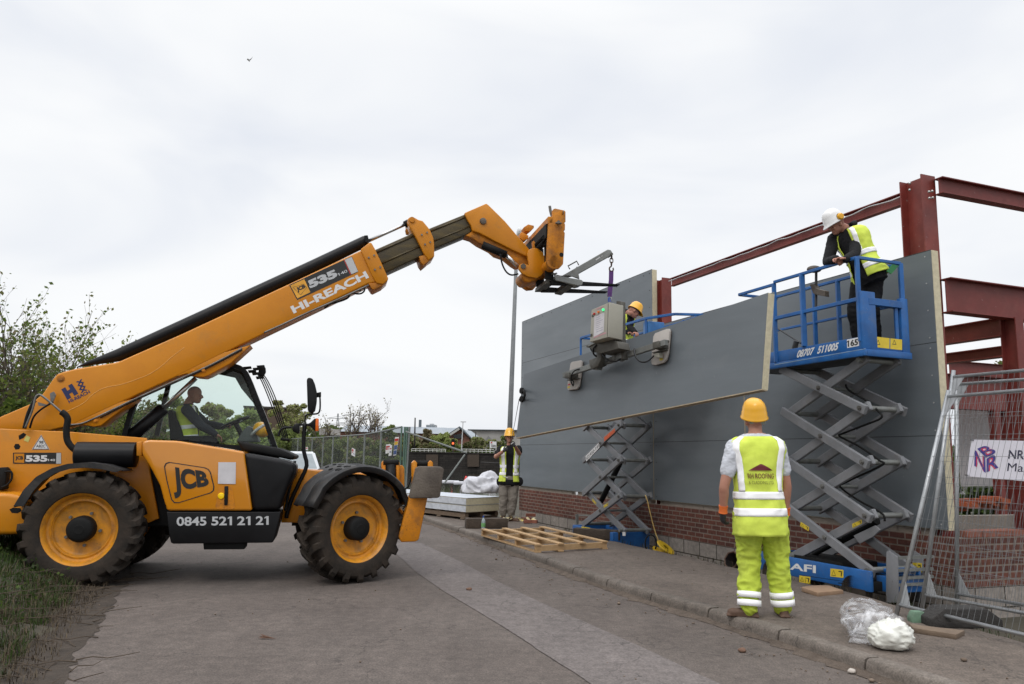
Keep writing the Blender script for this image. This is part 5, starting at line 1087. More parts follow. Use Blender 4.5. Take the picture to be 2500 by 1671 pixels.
warn(L2, [(378, 852), (415, 895), (412, 912), (376, 878)], ZO, .845); warn(L2, [(486, 918), (528, 893), (528, 918), (486, 945)], ZO, .9075)
fprism('base_label', [(272, 1120), (355, 1132), (355, 1158), (272, 1150)], ZO, ON2 + .002, .001, M_ylab, L2, 0); fprism('base_label', [(665, 1172), (694, 1175), (694, 1212), (665, 1210)], ZO, ON2 + .002, .001, M_white, L2, 0)
s = MB(); a = fac(*ZO(640, 520), .6); b = fac(*ZO(460, 880), .6); s.tube([a, b], .05, 12); s.build('lift_cylinder', M_blkm, L2, 'world', smooth=True)
s = MB(); s.bar(fac(*ZO(230, 1100), .3), fac(*ZO(230, 1000), .3), .05, .05); s.bar(fac(*ZO(245, 1012), .4), fac(*ZO(355, 1018), .4), .03, .03); s.build('ladder_side', M_galv, L2, 'world')
zr2 = fac(*ZE(600, 512), ON2).z; z2d = zr2 - 1.05
ua = facu(fac(*ZE(237, 610), ON2)); ub = facu(fac(*ZE(790, 455), ON2)); uc = facu(fac(*ZE(1040, 492), OF2 + .1))
L_ = L2
def r2(a, b, r=.02, nm='guard_rail'): s = MB(); s.bar(a, b, r * 2, r * 2, bev=.004); return s.build(nm, M_blue, L2, 'world')
za = fac(*ZE(237, 605), ON2).z
zr2 = (za + zr2) / 2
r2(facp(ub, ON2, zr2), facp(ua, ON2, zr2)); r2(facp(ub - .0, ON2, zr2), facp(ub - .55, ON2 - .2, zr2 + .0)); r2(facp(ub - .55, ON2 - .2, zr2), facp(ub - .7, OF2 + .1, zr2)); r2(facp(ub - .7, OF2 + .1, zr2), facp(ub + .1, OF2, zr2), .018); r2(facp(ub + .1, OF2, zr2), facp(ua, OF2, zr2), .018); r2(facp(ua, ON2, zr2), facp(ua, OF2, zr2))
for u in (ua, ub, (ua + ub) / 2):
    r2(facp(u, ON2, z2d), facp(u, ON2, zr2), .02, 'guard_post'); r2(facp(u, OF2, z2d), facp(u, OF2, zr2), .02, 'guard_post')
for z in (z2d + .5,): r2(facp(ub, ON2, z), facp(ua, ON2, z)); r2(facp(ub, OF2, z), facp(ua, OF2, z))
for k in range(4): u = ub - .15 - k * .14; r2(facp(u, OF2 + .1, zr2 - .28), facp(u, OF2 + .1, zr2), .02, 'guard_post')
fbox('control_panel', ub - .06, ub + .12, ON2 - .32, ON2 - .02, zr2 - .42, zr2 - .05, mat('blue_panel', (.04, .17, .42), .4), L2); fbox('control_panel', ub - .6, ub - .1, OF2 + .08, OF2 + .14, zr2 - .6, zr2 - .12, M_blue, L2)
fbox('platform_deck', ub - .65, ua, OF2, ON2, z2d - .1, z2d, M_blue, L2)

# ================================================================== people
M_skin = mat('skin', (.42, .215, .15), .55, scale=9, color2=(.36, .16, .11), spec=.35)
M_hair = mat('dark_hair', (.03, .022, .017), .8)
M_hv = mat('fluorescent_yellow', (.70, .82, .12), .75, scale=5, color2=(.56, .68, .08), bump=.12, bscale=25, spec=.25)
M_hvt = mat('fluorescent_trousers', (.60, .72, .085), .75, scale=4, color2=(.40, .50, .05), bump=.25, bscale=18, spec=.25)
weather(M_hvt, (.20, .22, .06), .55, 3.5, .5, .72); weather(M_hv, (.36, .40, .07), .3, 4, .5, .75)
M_refl = mat('reflective_tape', (.97, .97, .98), .35, var=.01, spec=.6)
M_hat = mat('yellow_hard_hat', (.80, .40, .015), .3, scale=3, var=.04, spec=.5, coat=.2)
M_hatw = mat('white_hard_hat', (.78, .78, .78), .3, var=.03)
M_dark = mat('black_cloth', (.012, .012, .014), .85, scale=8, bump=.2, spec=.25)
M_navyc = mat('navy_cloth', (.018, .022, .032), .85, scale=8, bump=.2)
M_wht = mat('white_tshirt', (.55, .57, .62), .8, scale=5, bump=.15)
M_khaki = mat('khaki_trousers', (.22, .195, .165), .85, scale=4, color2=(.15, .13, .11), bump=.25, bscale=14)
M_boot = mat('brown_boot', (.10, .055, .035), .7, scale=8, bump=.2)
M_glove = mat('dark_glove', (.02, .02, .022), .7); M_cuff = mat('orange_cuff', (.75, .16, .03), .7)
M_lining = mat('white_detail', (.6, .6, .6), .6)
def V3(*a): return Vector(a)
def voxel(o, size, smooth_it=2, disp=0., ds=8., seed=0.):
    md = o.modifiers.new('r', 'REMESH'); md.mode = 'VOXEL'; md.voxel_size = size; md.use_smooth_shade = True
    if smooth_it: m2 = o.modifiers.new('s', 'SMOOTH'); m2.iterations = smooth_it; m2.factor = .5
    bake(o)
    if disp:
        me = o.data; co = np.empty(len(me.vertices) * 3, 'f'); me.vertices.foreach_get('co', co); co = co.reshape(-1, 3); no = np.empty(len(me.vertices) * 3, 'f'); me.vertices.foreach_get('normal', no); no = no.reshape(-1, 3)
        d = np.array([noise.noise(Vector((p[0] * ds + seed, p[1] * ds, p[2] * ds * 1.25))) + .6 * (1 - abs(noise.noise(Vector((p[0] * ds * 1.7 + 9, p[1] * ds * 1.7 + seed, p[2] * ds * 2.4)))) * 2.2) for p in co], 'f')
        co += no * (d[:, None] * disp); me.vertices.foreach_set('co', co.ravel()); me.update()
    for p in o.data.polygons: p.use_smooth = True
    return o
def orth(d, f):
    d = d.normalized(); f = (f - d * f.dot(d)).normalized(); return d, f, d.cross(f)
def limb(s, pts, rs, n=16, sub=5):
    P = smoothpath(pts, sub); Rr = []
    for i in range(len(rs) - 1):
        for j in range(sub): Rr.append(rs[i] + (rs[i + 1] - rs[i]) * (j / sub))
    Rr.append(rs[-1]); s.tube(P, Rr, n); s.ell(P[0], (rs[0],) * 3, nu=12, nv=8); s.ell(P[-1], (rs[-1],) * 3, nu=12, nv=8); return s
def hand(s, wrist, d, pn, thumb, curl=.5, g=0.):
    """palm with four jointed fingers and a thumb; d finger direction, pn palm normal, thumb = thumb side"""
    d, pn, sd = orth(d, pn)
    if sd.dot(thumb) < 0: sd = -sd
    B = Matrix((sd, d, pn)).transposed(); s.ell(wrist + d * .045, (.040 + g, .052 + g, .017 + g), B, 14, 10); s.tube([wrist - d * .02, wrist + d * .025], [.026 + g, .029 + g], 12)
    for k, (off, L) in enumerate(((.028, .068), (.010, .078), (-.010, .072), (-.027, .056))):
        p = wrist + d * .085 + sd * off; c = curl * (1 + .12 * k); P = [p - d * .02, p]; a = 0
        for seg in (.42, .32, .26): a += c * .95; q = P[-1] + (d * math.cos(a) + pn * math.sin(a) + sd * off * 1.2) * L * seg; P.append(q)
        s.tube(P, [.0098 + g, .0098 + g, .0092 + g, .0086 + g, .0074 + g], 9); s.ell(P[-1], (.0074 + g,) * 3, nu=8, nv=6)
    p = wrist + d * .02 + sd * .03; q = p + (sd * .8 + d * .6 + pn * .25) * .035; r = q + (d * .9 + sd * .25 + pn * .35) * .033; s.tube([p, q, r, r + (d + pn * .5).normalized() * .018], [.013 + g, .0115 + g, .010 + g, .008 + g], 9)
def head(s, c, f, up, k=1.0):
    up, f, rt = orth(up, f); rt = f.cross(up); B = Matrix((rt, f, up)).transposed()
    E = lambda x, y, z, a, b, e: s.ell(c + (rt * x + f * y + up * z) * k, (a * k, b * k, e * k), B, 18, 12)
    E(0, -.012, .028, .077, .096, .092); E(0, .012, -.035, .060, .078, .075); E(0, .042, -.082, .034, .042, .032); E(0, .03, -.06, .05, .05, .045)
    s.tube([c + (f * .088 + up * .012) * k, c + (f * .106 - up * .018) * k, c + (f * .088 - up * .034) * k], [.009 * k, .015 * k, .011 * k], 10)
    for sx in (-1, 1):
        E(.077 * sx, -.01, -.015, .011, .020, .031); E(.032 * sx, .071, .016, .021, .012, .007); E(.035 * sx, .07, -.025, .020, .016, .018); E(.017 * sx, .083, -.034, .008, .009, .007)
    E(0, .083, -.058, .024, .011, .006); E(0, .081, -.068, .020, .012, .007); E(0, .076, -.088, .017, .014, .014)
    return c, f, up, rt
TORSO = [(-.06, .165, .120), (.0, .172, .125), (.18, .160, .118), (.38, .152, .112), (.6, .168, .120), (.8, .190, .122), (.92, .178, .108), (1.0, .125, .085), (1.04, .07, .06)]
class Torso:
    def __init__(s, P, N, rt, k=1.0, bend=None, prof=TORSO):
        s.P = Vector(P); s.N = Vector(N); s.k = k; s.prof = prof; up = (s.N - s.P); s.L = up.length; s.up = up.normalized(); rt = Vector(rt); s.rt = (rt - s.up * rt.dot(s.up)).normalized(); s.fw = s.up.cross(s.rt); s.bend = bend or Vector((0, 0, 0))
    def pt(s, th, t, g=0., p=2.5, fold=0.):
        pr = s.prof; i = 0
        while i < len(pr) - 2 and t > pr[i + 1][0]: i += 1
        a0, a1 = pr[i], pr[i + 1]; u = min(1.2, max(-.6, (t - a0[0]) / (a1[0] - a0[0]))); 
        if 0 <= u <= 1: u = u * u * (3 - 2 * u) if False else u
        A = (a0[1] + (a1[1] - a0[1]) * u) * s.k + g; B = (a0[2] + (a1[2] - a0[2]) * u) * s.k + g
        c, sn = math.cos(th), math.sin(th); x = math.copysign(abs(c) ** (2 / p), c) * A; y = math.copysign(abs(sn) ** (2 / p), sn) * B
        q = s.P + s.up * (s.L * t) + s.rt * x + s.fw * y + s.bend * math.sin(math.pi * max(0, min(1, t)))
        if fold: q += (q - (s.P + s.up * (s.L * t))).normalized() * fold * (noise.noise(Vector((x * 9, y * 9, t * 5 + 3))) + .5 * noise.noise(Vector((th * 3, t * 14, 7))))
        return q
    def loft(s, mb, g=0., t0=-.06, t1=1.04, n=28, m=24):
        rings = [[mb.v(s.pt(2 * math.pi * i / n, t0 + (t1 - t0) * j / m, g)) for i in range(n)] for j in range(m + 1)]
        for A, B in zip(rings, rings[1:]):
            for i in range(n): mb.bm.faces.new((A[i], A[(i + 1) % n], B[(i + 1) % n], B[i]))
        mb.bm.faces.new(rings[0][::-1]); mb.bm.faces.new(rings[-1])
    def patch(s, name, m, parent, th0, th1, t0, t1, g, n=40, k=30, fold=.012, solid=.004, shape=None, flare=0.):
        mb = MB()
        def f(u, v):
            t = t0 + (t1 - t0) * v; a0, a1 = th0, th1
            if shape: a0, a1 = shape(t, a0, a1)
            return s.pt(a0 + (a1 - a0) * u, t, g + flare * max(0, .35 - t), fold=fold)
        mb.grid(f, n, k); return mb.build(name, m, parent, 'world', smooth='full', solid=solid)
def vest(T, parent, g=.02, front_open=0., t0=-.10, t1=.985, bands=((.12, .20), (.34, .42)), m=None, flare=.06, fold=.012):
    """front is at +90 degrees; front_open = half angle left open"""
    a0 = R(90) + front_open; a1 = R(450) - front_open
    v = T.patch('hi_vis_vest', m or M_hv, parent, a0, a1, t0, t1, g, 72, 40, fold, .006, flare=flare)
    for b0, b1 in bands: T.patch('reflective_band', M_refl, v, a0, a1, b0, b1, g + .006, 72, 5, fold, .002, flare=flare)
    return v
def brace(T, v, ths, g, t0, t1, wd=.05, fold=.012, flare=.06):
    for th in ths:
        A = T.pt(th, .6, g); dth = wd / .17 / 2; T.patch('reflective_brace', M_refl, v, th - dth, th + dth, t0, t1, g + .0065, 5, 26, fold, .002, flare=flare)
def hardhat(parent, c, f, up, m, k=1.0, peak=.045, tilt=0.):
    up, f, _ = orth(up, f); rt = f.cross(up)
    if tilt: q = Quaternion(rt, tilt); up = q @ up; f = q @ f
    mb = MB(); n = 40; prof = [(1.13, -.016), (1.11, -.006), (1.035, .006), (1.02, .036), (.985, .042), (.93, .085), (.80, .12), (.58, .146), (.30, .160), (.0, .164)]
    rows = []
    for j, (r, z) in enumerate(prof):
        row = []
        for i in range(n):
            a = 2 * math.pi * i / n; ridge = .004 * math.exp(-(math.cos(a) * 3.2) ** 2) * (1 if 2 < j < 8 else 0)
            x = .104 * r * math.cos(a) * k; y = .122 * r * math.sin(a) * k
            if j < 2: pk = max(0, math.sin(a)) ** 5; y += peak * pk * (1 if j == 0 else .9) * k; z_ = z - .012 * pk
            else: z_ = z
            row.append(mb.v(c + rt * x + f * (y) + up * ((z_ + .018 + ridge) * k)))
        rows.append(row)
    for A, B in zip(rows, rows[1:]):
        for i in range(n): mb.bm.faces.new((A[i], A[(i + 1) % n], B[(i + 1) % n], B[i]))
    o = mb.build('hard_hat', m, parent, 'world', smooth='full', merge=.0005, solid=.004)
    mb = MB(); mb.tube([c + rt * .085 * math.cos(a) * k + f * (.098 * math.sin(a)) * k + up * (.0 + .012) * k for a in [2 * math.pi * i / 24 for i in range(24)]], .012 * k, 8, closed=True); mb.build('headband', mat('head_band', (.04, .05, .05), .8), o, 'world', smooth='full')
    return o
def boot(parent, ankle, d, k=1.0, m=None):
    d = Vector((d.x, d.y, 0)).normalized(); rt = d.cross(V3(0, 0, 1)); B = Matrix((rt, d, V3(0, 0, 1))).transposed(); s = MB()
    zf = ankle.z - .085 * k
    s.tube([ankle + V3(0, 0, .07), ankle, V3(ankle.x, ankle.y, zf + .05) - d * .005], [.050 * k, .046 * k, .045 * k], 14)
    s.ell(V3(ankle.x, ankle.y, zf + .036 * k) - d * .02 * k, (.041 * k, .055 * k, .038 * k), B); s.ell(V3(ankle.x, ankle.y, zf + .036 * k) + d * .06 * k, (.045 * k, .09 * k, .036 * k), B); s.ell(V3(ankle.x, ankle.y, zf + .034 * k) + d * .125 * k, (.047 * k, .06 * k, .034 * k), B)
    s.box(V3(ankle.x, ankle.y, zf + .011) + d * .055 * k, (.085 * k, .27 * k, .02), B, bev=.006)
    o = s.build('boot', m or M_boot, parent, 'world'); return voxel(o, .009, 1)
def person(label, loc, J, top, trouser, k=1.0, torso_prof=TORSO, hat=None, group=None, voxb=.008, fold=.007, sleeve=1.0, gloves=(), curl=.5, boots=True, tend=.02, hood=False, shirt_t0=-.05, leg_r=1.0, hat_tilt=0., bootdir=None, peak=.045):
    """J holds world positions: P pelvis, N neck base, H head centre, f face direction, hu head up, rt body right, and shoulder/elbow/wrist, hip/knee/ankle for both sides"""
    t = thing('person', label, 'person', loc, group=group)
    T = Torso(J['P'], J['N'], J['rt'], k, J.get('bend'), torso_prof)
    s = MB(); T.loft(s, -.012); 
    Hc, f, hu, rt = head(s, J['H'], J['f'], J['hu'], k); limb(s, [T.N - T.up * .03, T.N.lerp(Hc, .5) - f * .01, Hc - hu * .05 - f * .015], [.066 * k, .057 * k, .058 * k])
    for sd in 'LR':
        sh, el, wr = J['S' + sd], J['E' + sd], J['W' + sd]; limb(s, [sh, sh.lerp(el, .5), el, el.lerp(wr, .35), wr], [.058 * k, .052 * k, .042 * k, .043 * k, .028 * k])
        hd, pn, th = J.get('D' + sd, (wr - el)), J.get('PN' + sd, V3(0, 0, -1)), J.get('TH' + sd, rt); hand(s, wr, hd, pn, th, J.get('C' + sd, curl))
        hp_, kn, an = J['H' + sd], J['K' + sd], J['A' + sd]; limb(s, [hp_, hp_.lerp(kn, .5), kn, kn.lerp(an, .35), an], [.085 * k, .078 * k, .056 * k, .054 * k, .036 * k])
    body = s.build('body', M_skin, t, 'world'); voxel(body, voxb * .8, 1)
    # trousers
    s = MB(); T.loft(s, .012, -.12, .16, m=8)
    for sd in 'LR':
        hp_, kn, an = J['H' + sd], J['K' + sd], J['A' + sd]; limb(s, [hp_, hp_.lerp(kn, .5), kn, kn.lerp(an, .5), an.lerp(kn, tend)], [.105 * k * leg_r, .095 * k * leg_r, .080 * k * leg_r, .076 * k * leg_r, .066 * k * leg_r])
    tr = s.build('trousers', trouser, t, 'world'); voxel(tr, voxb * 1.2, 2, fold, 7.5, 5)
    # top with sleeves
    s = MB(); T.loft(s, .006, shirt_t0, 1.03)
    for sd in 'LR':
        sh, el, wr = J['S' + sd], J['E' + sd], J['W' + sd]
        if sleeve >= 1: limb(s, [sh, sh.lerp(el, .5), el, el.lerp(wr, .5), wr], [.078 * k, .070 * k, .060 * k, .054 * k, .044 * k])
        else: limb(s, [sh, sh.lerp(el, .3), sh.lerp(el, .62)], [.074 * k, .070 * k, .066 * k])
    tp = s.build('shirt' if sleeve < 1 else 'jacket', top, t, 'world'); voxel(tp, voxb * 1.1, 2, fold * .42, 13, 2)
    if hood:
        s = MB(); s.tube(smoothpath([T.N + T.rt * (.10 * math.cos(a)) + T.fw * (.085 * math.sin(a)) + T.up * (.035 - .03 * math.sin(a)) for a in [R(-200 + 220 * i / 8) for i in range(9)]], 3), .038, 10); h_ = s.build('hood', top, t, 'world'); voxel(h_, .012, 2)
    for sd in gloves:
        s = MB(); hd, pn, th = J.get('D' + sd, (J['W' + sd] - J['E' + sd])), J.get('PN' + sd, V3(0, 0, -1)), J.get('TH' + sd, rt); hand(s, J['W' + sd], hd, pn, th, J.get('C' + sd, curl), .004); g_ = s.build('glove', M_glove, t, 'world'); voxel(g_, .006, 1)
    if boots:
        for sd in 'LR': boot(t, J['A' + sd], (bootdir or {}).get(sd, T.fw), k)
    if hat: hardhat(t, Hc + hu * .02 * k, f, hu, hat, k, peak, hat_tilt)
    return t, T, body

# ---- man in the foreground, seen from behind
Y0 = onz(1862, 1505, .12).y
ZX = zc(1720, 960, 5.408)
def W(p, dy=0., Z=ZH): return ony(*Z(*p), Y0 + dy)
fwd = V3(.12, .99, 0).normalized(); rtv = V3(.99, -.12, 0)
J = dict(P=W((372, 860)), N=W((348, 400), .02), H=W((342, 305), .06), f=V3(-.05, 1, .28), hu=V3(-.09, -.22, 1), rt=rtv,
         SL=W((222, 470)), EL=W((165, 690), -.03), WL=W((158, 838), .03), SR=W((478, 470)), ER=W((530, 680), -.02), WR=W((525, 850), .05),
         HL=W((305, 880)), KL=W((308, 1130), .06), AL=W((312, 1408), -.02), HR=W((450, 880)), KR=W((475, 1130), .05), AR=W((512, 1408), .03),
         PNL=V3(1, .3, 0), THL=V3(0, 1, .2), PNR=V3(-1, .2, 0), THR=V3(0, 1, .2), CL=.45, CR=.6)
for q in ('AL', 'AR'): J[q].z = .12 + .085
PROF = [(-.10, .176, .145), (.0, .176, .145), (.2, .172, .14), (.45, .175, .138), (.65, .190, .140), (.82, .216, .138), (.93, .205, .118), (1.0, .14, .09), (1.05, .08, .07)]
loc = V3(*W((385, 1455)).xy, .12)
man, T, body = person('man in lime vest and lime trousers standing on the pavement with his back turned', loc, J, M_wht, M_hvt, 1.06, PROF, M_hat, sleeve=.6, gloves=('L', 'R'), hat_tilt=.12, fold=.021, leg_r=1.17, voxb=.008, bootdir={'L': V3(-.95, .25, 0), 'R': V3(.1, 1, 0)})
vs_ = vest(T, man, .033, 0., -.26, .99, ((-.015, .085), (.195, .29)), flare=.035, fold=.018)
brace(T, vs_, (R(270 - 47), R(270 + 47)), .033, .29, .99, .07, fold=.018); brace(T, vs_, (R(90 - 40), R(90 + 40)), .033, .29, .99, .06)
bk = lambda x, t: T.pt(2 * math.pi - math.acos(math.copysign(abs(x) ** 1.25, x)), t, .033 + .013, fold=.018)   # x = -1..1 across the back
def onback(name, m, pts):
    s = MB(); s.face([bk(*p) for p in pts]); return s.build(name, m, vs_, 'world')
def backtext(string, th0, th1, t0, t1, m, bold):
    s = MB(); s.text(string, [(0, 1, 0), (1, 1, 0), (1, 0, 0), (0, 0, 0)], bold)
    for v in s.bm.verts: u, q = v.co.x, v.co.y; v.co = bk(th0 + (th1 - th0) * u, t0 + (t1 - t0) * q)
    s.build('vest_lettering', m, vs_, 'world', recalc=False)
M_mar = mat('maroon_print', (.16, .02, .03), .7)
def rowgrid(th0, th1, f0, f1, name, m, n=16):
    s = MB(); s.grid(lambda u, v: bk(th0 + (th1 - th0) * u, f0(u) + (f1(u) - f0(u)) * v), n, 4); s.build(name, m, vs_, 'world')
rowgrid(-.45, .45, lambda u: .555, lambda u: .556 + .085 * (1 - abs(2 * u - 1)), 'roof_emblem', M_mar)
backtext('RH ROOFING', -.50, .50, .455, .518, M_mar, .01); backtext('& CLADDING LTD', -.49, .48, .385, .425, mat('olive_print', (.16, .16, .03), .7), 0)
for sd, ps in (('L', ((1315, 1350), (1362, 1398))), ('R', ((1318, 1355), (1362, 1400)))):
    for a, b in ps:
        xs = (318, 316) if sd == 'L' else (505, 512); s = MB(); p = W((xs[0] - 2, a)); q = W((xs[1] - 2, b)); kz = J['K' + sd]; az = J['A' + sd]
        f_ = lambda z: kz.lerp(az, (kz.z - z) / (kz.z - az.z)); s.tube([f_(p.z), f_(q.z)], .105, 26, cap=False); s.build('leg_band', M_refl, man, 'world', smooth=True, solid=.003)
for sd in 'LR':
    s = MB(); w_, e_ = J['W' + sd], J['E' + sd]; d = (w_ - e_).normalized(); s.tube([w_ - d * .05, w_ - d * .01, w_ + d * .02], [.043, .038, .042], 16); s.build('glove_cuff', M_cuff, man, 'world', smooth=True)
s = MB(); Hc = J['H']; hu_ = J['hu'].normalized(); f_ = J['f'].normalized(); 
s.tube([Hc - f_ * .085 + hu_ * (.0) + V3(a, .012 * abs(a) / .06, -.0) for a in (-.07, -.035, 0, .035, .07)], .016, 8); s.build('headband_pad', mat('grey_green_band', (.30, .36, .32), .8), man, 'world', smooth=True)

# ---- banksman facing the camera, gloved hand at his mouth
ZV = zc(1190, 1030, 5.809); Y1 = 17.72
def W(p, dy=0.): return ony(*ZV(*p), Y1 + dy)
J = dict(P=W((305, 850)), N=W((318, 350)), H=W((312, 225), -.03), f=V3(.12, -1, .12), hu=V3(0, .1, 1), rt=V3(-1, -.05, 0),
         SR=W((190, 385)), ER=W((118, 500), -.12), WR=W((232, 415), -.30), SL=W((440, 385)), EL=W((455, 455), -.10), WL=W((385, 345), -.32),
         HR=W((240, 880)), KR=W((225, 1100), -.04), AR=W((225, 1330), -.02), HL=W((365, 880)), KL=W((360, 1100), -.05), AL=W((330, 1370), -.05),
         PNR=V3(.3, 1, 0), THR=V3(0, 0, 1), PNL=V3(0, 1, 0), THL=V3(-.2, 0, 1), CL=1.1, CR=.9, DL=V3(-.8, 0, .5), DR=V3(.8, -.1, .6))
J['AL'].z = J['AR'].z = .12 + .09
bm_, T, body = person('man in open vest and khaki trousers holding a gloved hand to his mouth', V3(*W((300, 1440)).xy, .12), J, M_dark, M_khaki, 1.08, TORSO, M_hat, sleeve=.55, gloves=('L', 'R'), leg_r=1.12, fold=.012, voxb=.010, tend=.20, bootdir={'L': V3(.9, -.4, 0), 'R': V3(.3, -1, 0)})
v_ = vest(T, bm_, .035, R(17), .0, .985, ((.18, .26), (.38, .47)), flare=.05, fold=.01); brace(T, v_, (R(90 + 38), R(90 - 38)), .035, .26, .98, .085)
T.patch('tool_belt', M_dark, bm_, 0, 2 * math.pi, -.09, .06, .035, 40, 6, .01, .012)
for x, y in ((175, 850), (260, 870), (350, 870), (460, 850)):
    s = MB(); s.ell(W((x, y), -.1 if 200 < x < 400 else 0), (.075, .05, .10)); s.build('tool_pouch', M_dark, bm_, 'world', smooth=True)
s = MB(); s.tube([W((215, 770), -.17), W((290, 800), -.18)], .01, 6); s.build('belt_clip', M_lining, bm_, 'world')
s = MB(); a = W((335, 318), -.41); s.bar(a, W((372, 288), -.41), .012, .012); s.build('glove_stripe', M_lining, bm_, 'world')
rp = MB(); rp.tube(smoothpath([HPt(*ZF(1245, 95), .05), W((380, 60), -.35), W((352, 180), -.42), W((350, 300), -.4)], 6), .006, 6); tag(rp.build('guide_rope', mat('grey_rope', (.12, .12, .12), .8), loc=W((350, 300), -.4), smooth='full'), 'thin guide rope running from the lifted panel down to the man in khaki', 'rope')

# ---- worker leaning on the rail of the near lift
ZU = zc(1980, 490, 3.824)
def W(p, off): return fac(*ZU(*p), off)
J = dict(P=W((560, 720), .52), N=W((350, 285), .66), H=W((232, 225), .80), f=(FN * .9 + FU * .25 + V3(0, 0, -.75)), hu=(V3(0, 0, 1) + FN * .6 + FU * .1), rt=FU,
         SR=W((215, 360), .72), ER=W((158, 575), .90), WR=W((235, 545), 1.0), SL=W((430, 330), .60), EL=W((405, 500), .80), WL=W((330, 550), .99),
         HR=W((460, 780), .56), KR=W((410, 1030), .64), AR=W((445, 1250), .56), HL=W((585, 770), .46), KL=W((575, 1030), .52), AL=W((590, 1250), .42),
         DR=W((290, 560), 1.03) - W((235, 545), 1.0), PNR=V3(0, 0, -1), THR=FN, DL=W((270, 540), 1.05) - W((330, 550), .99), PNL=V3(0, 0, -1), THL=FN, CL=.6, CR=.6)
zf_ = zmidb - .0
for q in ('AL', 'AR'): J[q].z = zf_ + .09
wk, T, body = person('worker in white hard hat leaning on the rail of the near lift', facp(facu(J['P']), .5, zf_), J, M_dark, M_dark, 1.0, TORSO, M_hatw, fold=.010, hood=True, voxb=.008, peak=.03)
v_ = vest(T, wk, .024, R(24), -.02, .985, ((.14, .235), (.40, .49)), flare=.08, fold=.012); brace(T, v_, (R(90 + 42), R(90 - 42)), .024, .5, .98, .055)
Hc = J['H']; hu_ = J['hu'].normalized(); f_ = J['f'].normalized(); rt_ = f_.cross(hu_).normalized()
for sg in (-1, 1):
    s = MB(); c = Hc + rt_ * .11 * sg - f_ * .03 + hu_ * .06; s.lathe([(.001, .03), (.03, .028), (.042, .012), (.042, -.006)], c, rt_ * sg, 18); s.build('ear_defender', M_hat, wk, 'world', smooth=True); s = MB(); s.lathe([(.044, .0), (.046, -.02), (.03, -.022)], c, rt_ * sg, 18); s.build('ear_cushion', M_blkm, wk, 'world', smooth=True)

# ---- man working on the far lift
ZW = zc(1480, 700, 9.8)
def W(p, off): return fac(*ZW(*p), off)
J = dict(P=W((420, 1420), .62), N=W((470, 660), .62), H=W((668, 600), .66), f=(RU * .8 - FU * .25 + V3(0, 0, -.62)), hu=(V3(0, 0, 1) + RU * .65), rt=(FU * -1),
         SR=W((450, 765), .62) - FU * .19, ER=W((425, 1020), .64) - FU * .22, WR=W((610, 1115), .66) - FU * .12, SL=W((450, 765), .62) + FU * .19, EL=W((460, 1010), .64) + FU * .22, WL=W((640, 1080), .66) + FU * .1,
         HR=W((420, 1480), .62) - FU * .1, KR=W((450, 1900), .62) - FU * .12, AR=W((420, 2300), .62) - FU * .12, HL=W((420, 1480), .62) + FU * .1, KL=W((450, 1900), .62) + FU * .12, AL=W((420, 2300), .62) + FU * .12, CL=.7, CR=.7, PNR=V3(0, 0, -1), PNL=V3(0, 0, -1))
for q in ('AL', 'AR'): J[q].z = z2d + .09
J['KL'].z = J['KR'].z = (J['P'].z + z2d) / 2
wk2, T, body = person('worker in yellow hard hat bending over the controls of the far lift', facp(facu(J['P']), .6, z2d), J, M_dark, M_dark, .98, TORSO, M_hat, fold=.008, hood=True, voxb=.010)
v_ = vest(T, wk2, .022, R(22), -.02, .985, ((.12, .2), (.36, .44)), flare=.05); brace(T, v_, (R(90 + 42), R(90 - 42)), .022, .45, .98, .05)

# ---- driver
ZT = zc(380, 900, 7.33)
def W(p, w): return onplane(*ZT(*p), TP + _ax * (w - 1.10), _ax)
fw_ = TX
J = dict(P=W((600, 1330), 1.66), N=W((560, 660), 1.66), H=W((705, 475), 1.64), f=fw_ + V3(0, 0, -.08), hu=V3(0, 0, 1) + fw_ * .12, rt=-_ax,
         SR=W((560, 745), 1.44), ER=W((800, 1010), 1.38), WR=W((1060, 1170), 1.46), SL=W((600, 740), 1.86), EL=W((900, 990), 1.9), WL=W((1200, 1040), 1.82),
         HR=W((640, 1350), 1.55), KR=W((1000, 1330), 1.5), AR=W((1150, 1800), 1.5), HL=W((640, 1350), 1.77), KL=W((1000, 1330), 1.8), AL=W((1150, 1800), 1.8), CR=.4, CL=.9, DL=V3(*(TX * .8)) + V3(0, 0, .3), PNR=V3(0, 0, -1), PNL=V3(0, 0, -1), THR=_ax, THL=-_ax)
dr, T, body = person('bald driver in a lime vest sitting in the telehandler cab', TP + TX * 1.6 + V3(0, 0, 1.2), J, M_navyc, M_dark, .98, TORSO, None, fold=.008, voxb=.009, boots=False)
v_ = vest(T, dr, .022, R(25), .0, .985, ((.10, .19), (.36, .46)), flare=.0); brace(T, v_, (R(90 + 42), R(90 - 42)), .022, .46, .98, .05)
s = MB(); c = onplane(*ZT(1895, 1095), TP + _ax * (1.5 - 1.10), _ax); hh = thing('hard_hat', 'yellow hard hat with a pale band lying on the cab dashboard', 'hard hat', c); s.ell(c, (.12, .11, .10), Matrix.Rotation(.6, 3, 'Y')); s.build('shell', M_hat, hh, 'world', smooth=True); s = MB(); s.tube([c + V3(math.cos(a) * .10 - .02, math.sin(a) * .11, math.cos(a) * .08) for a in [i * .4 for i in range(16)]], .02, 8, closed=True); s.build('band', M_lining, hh, 'world', smooth=True)

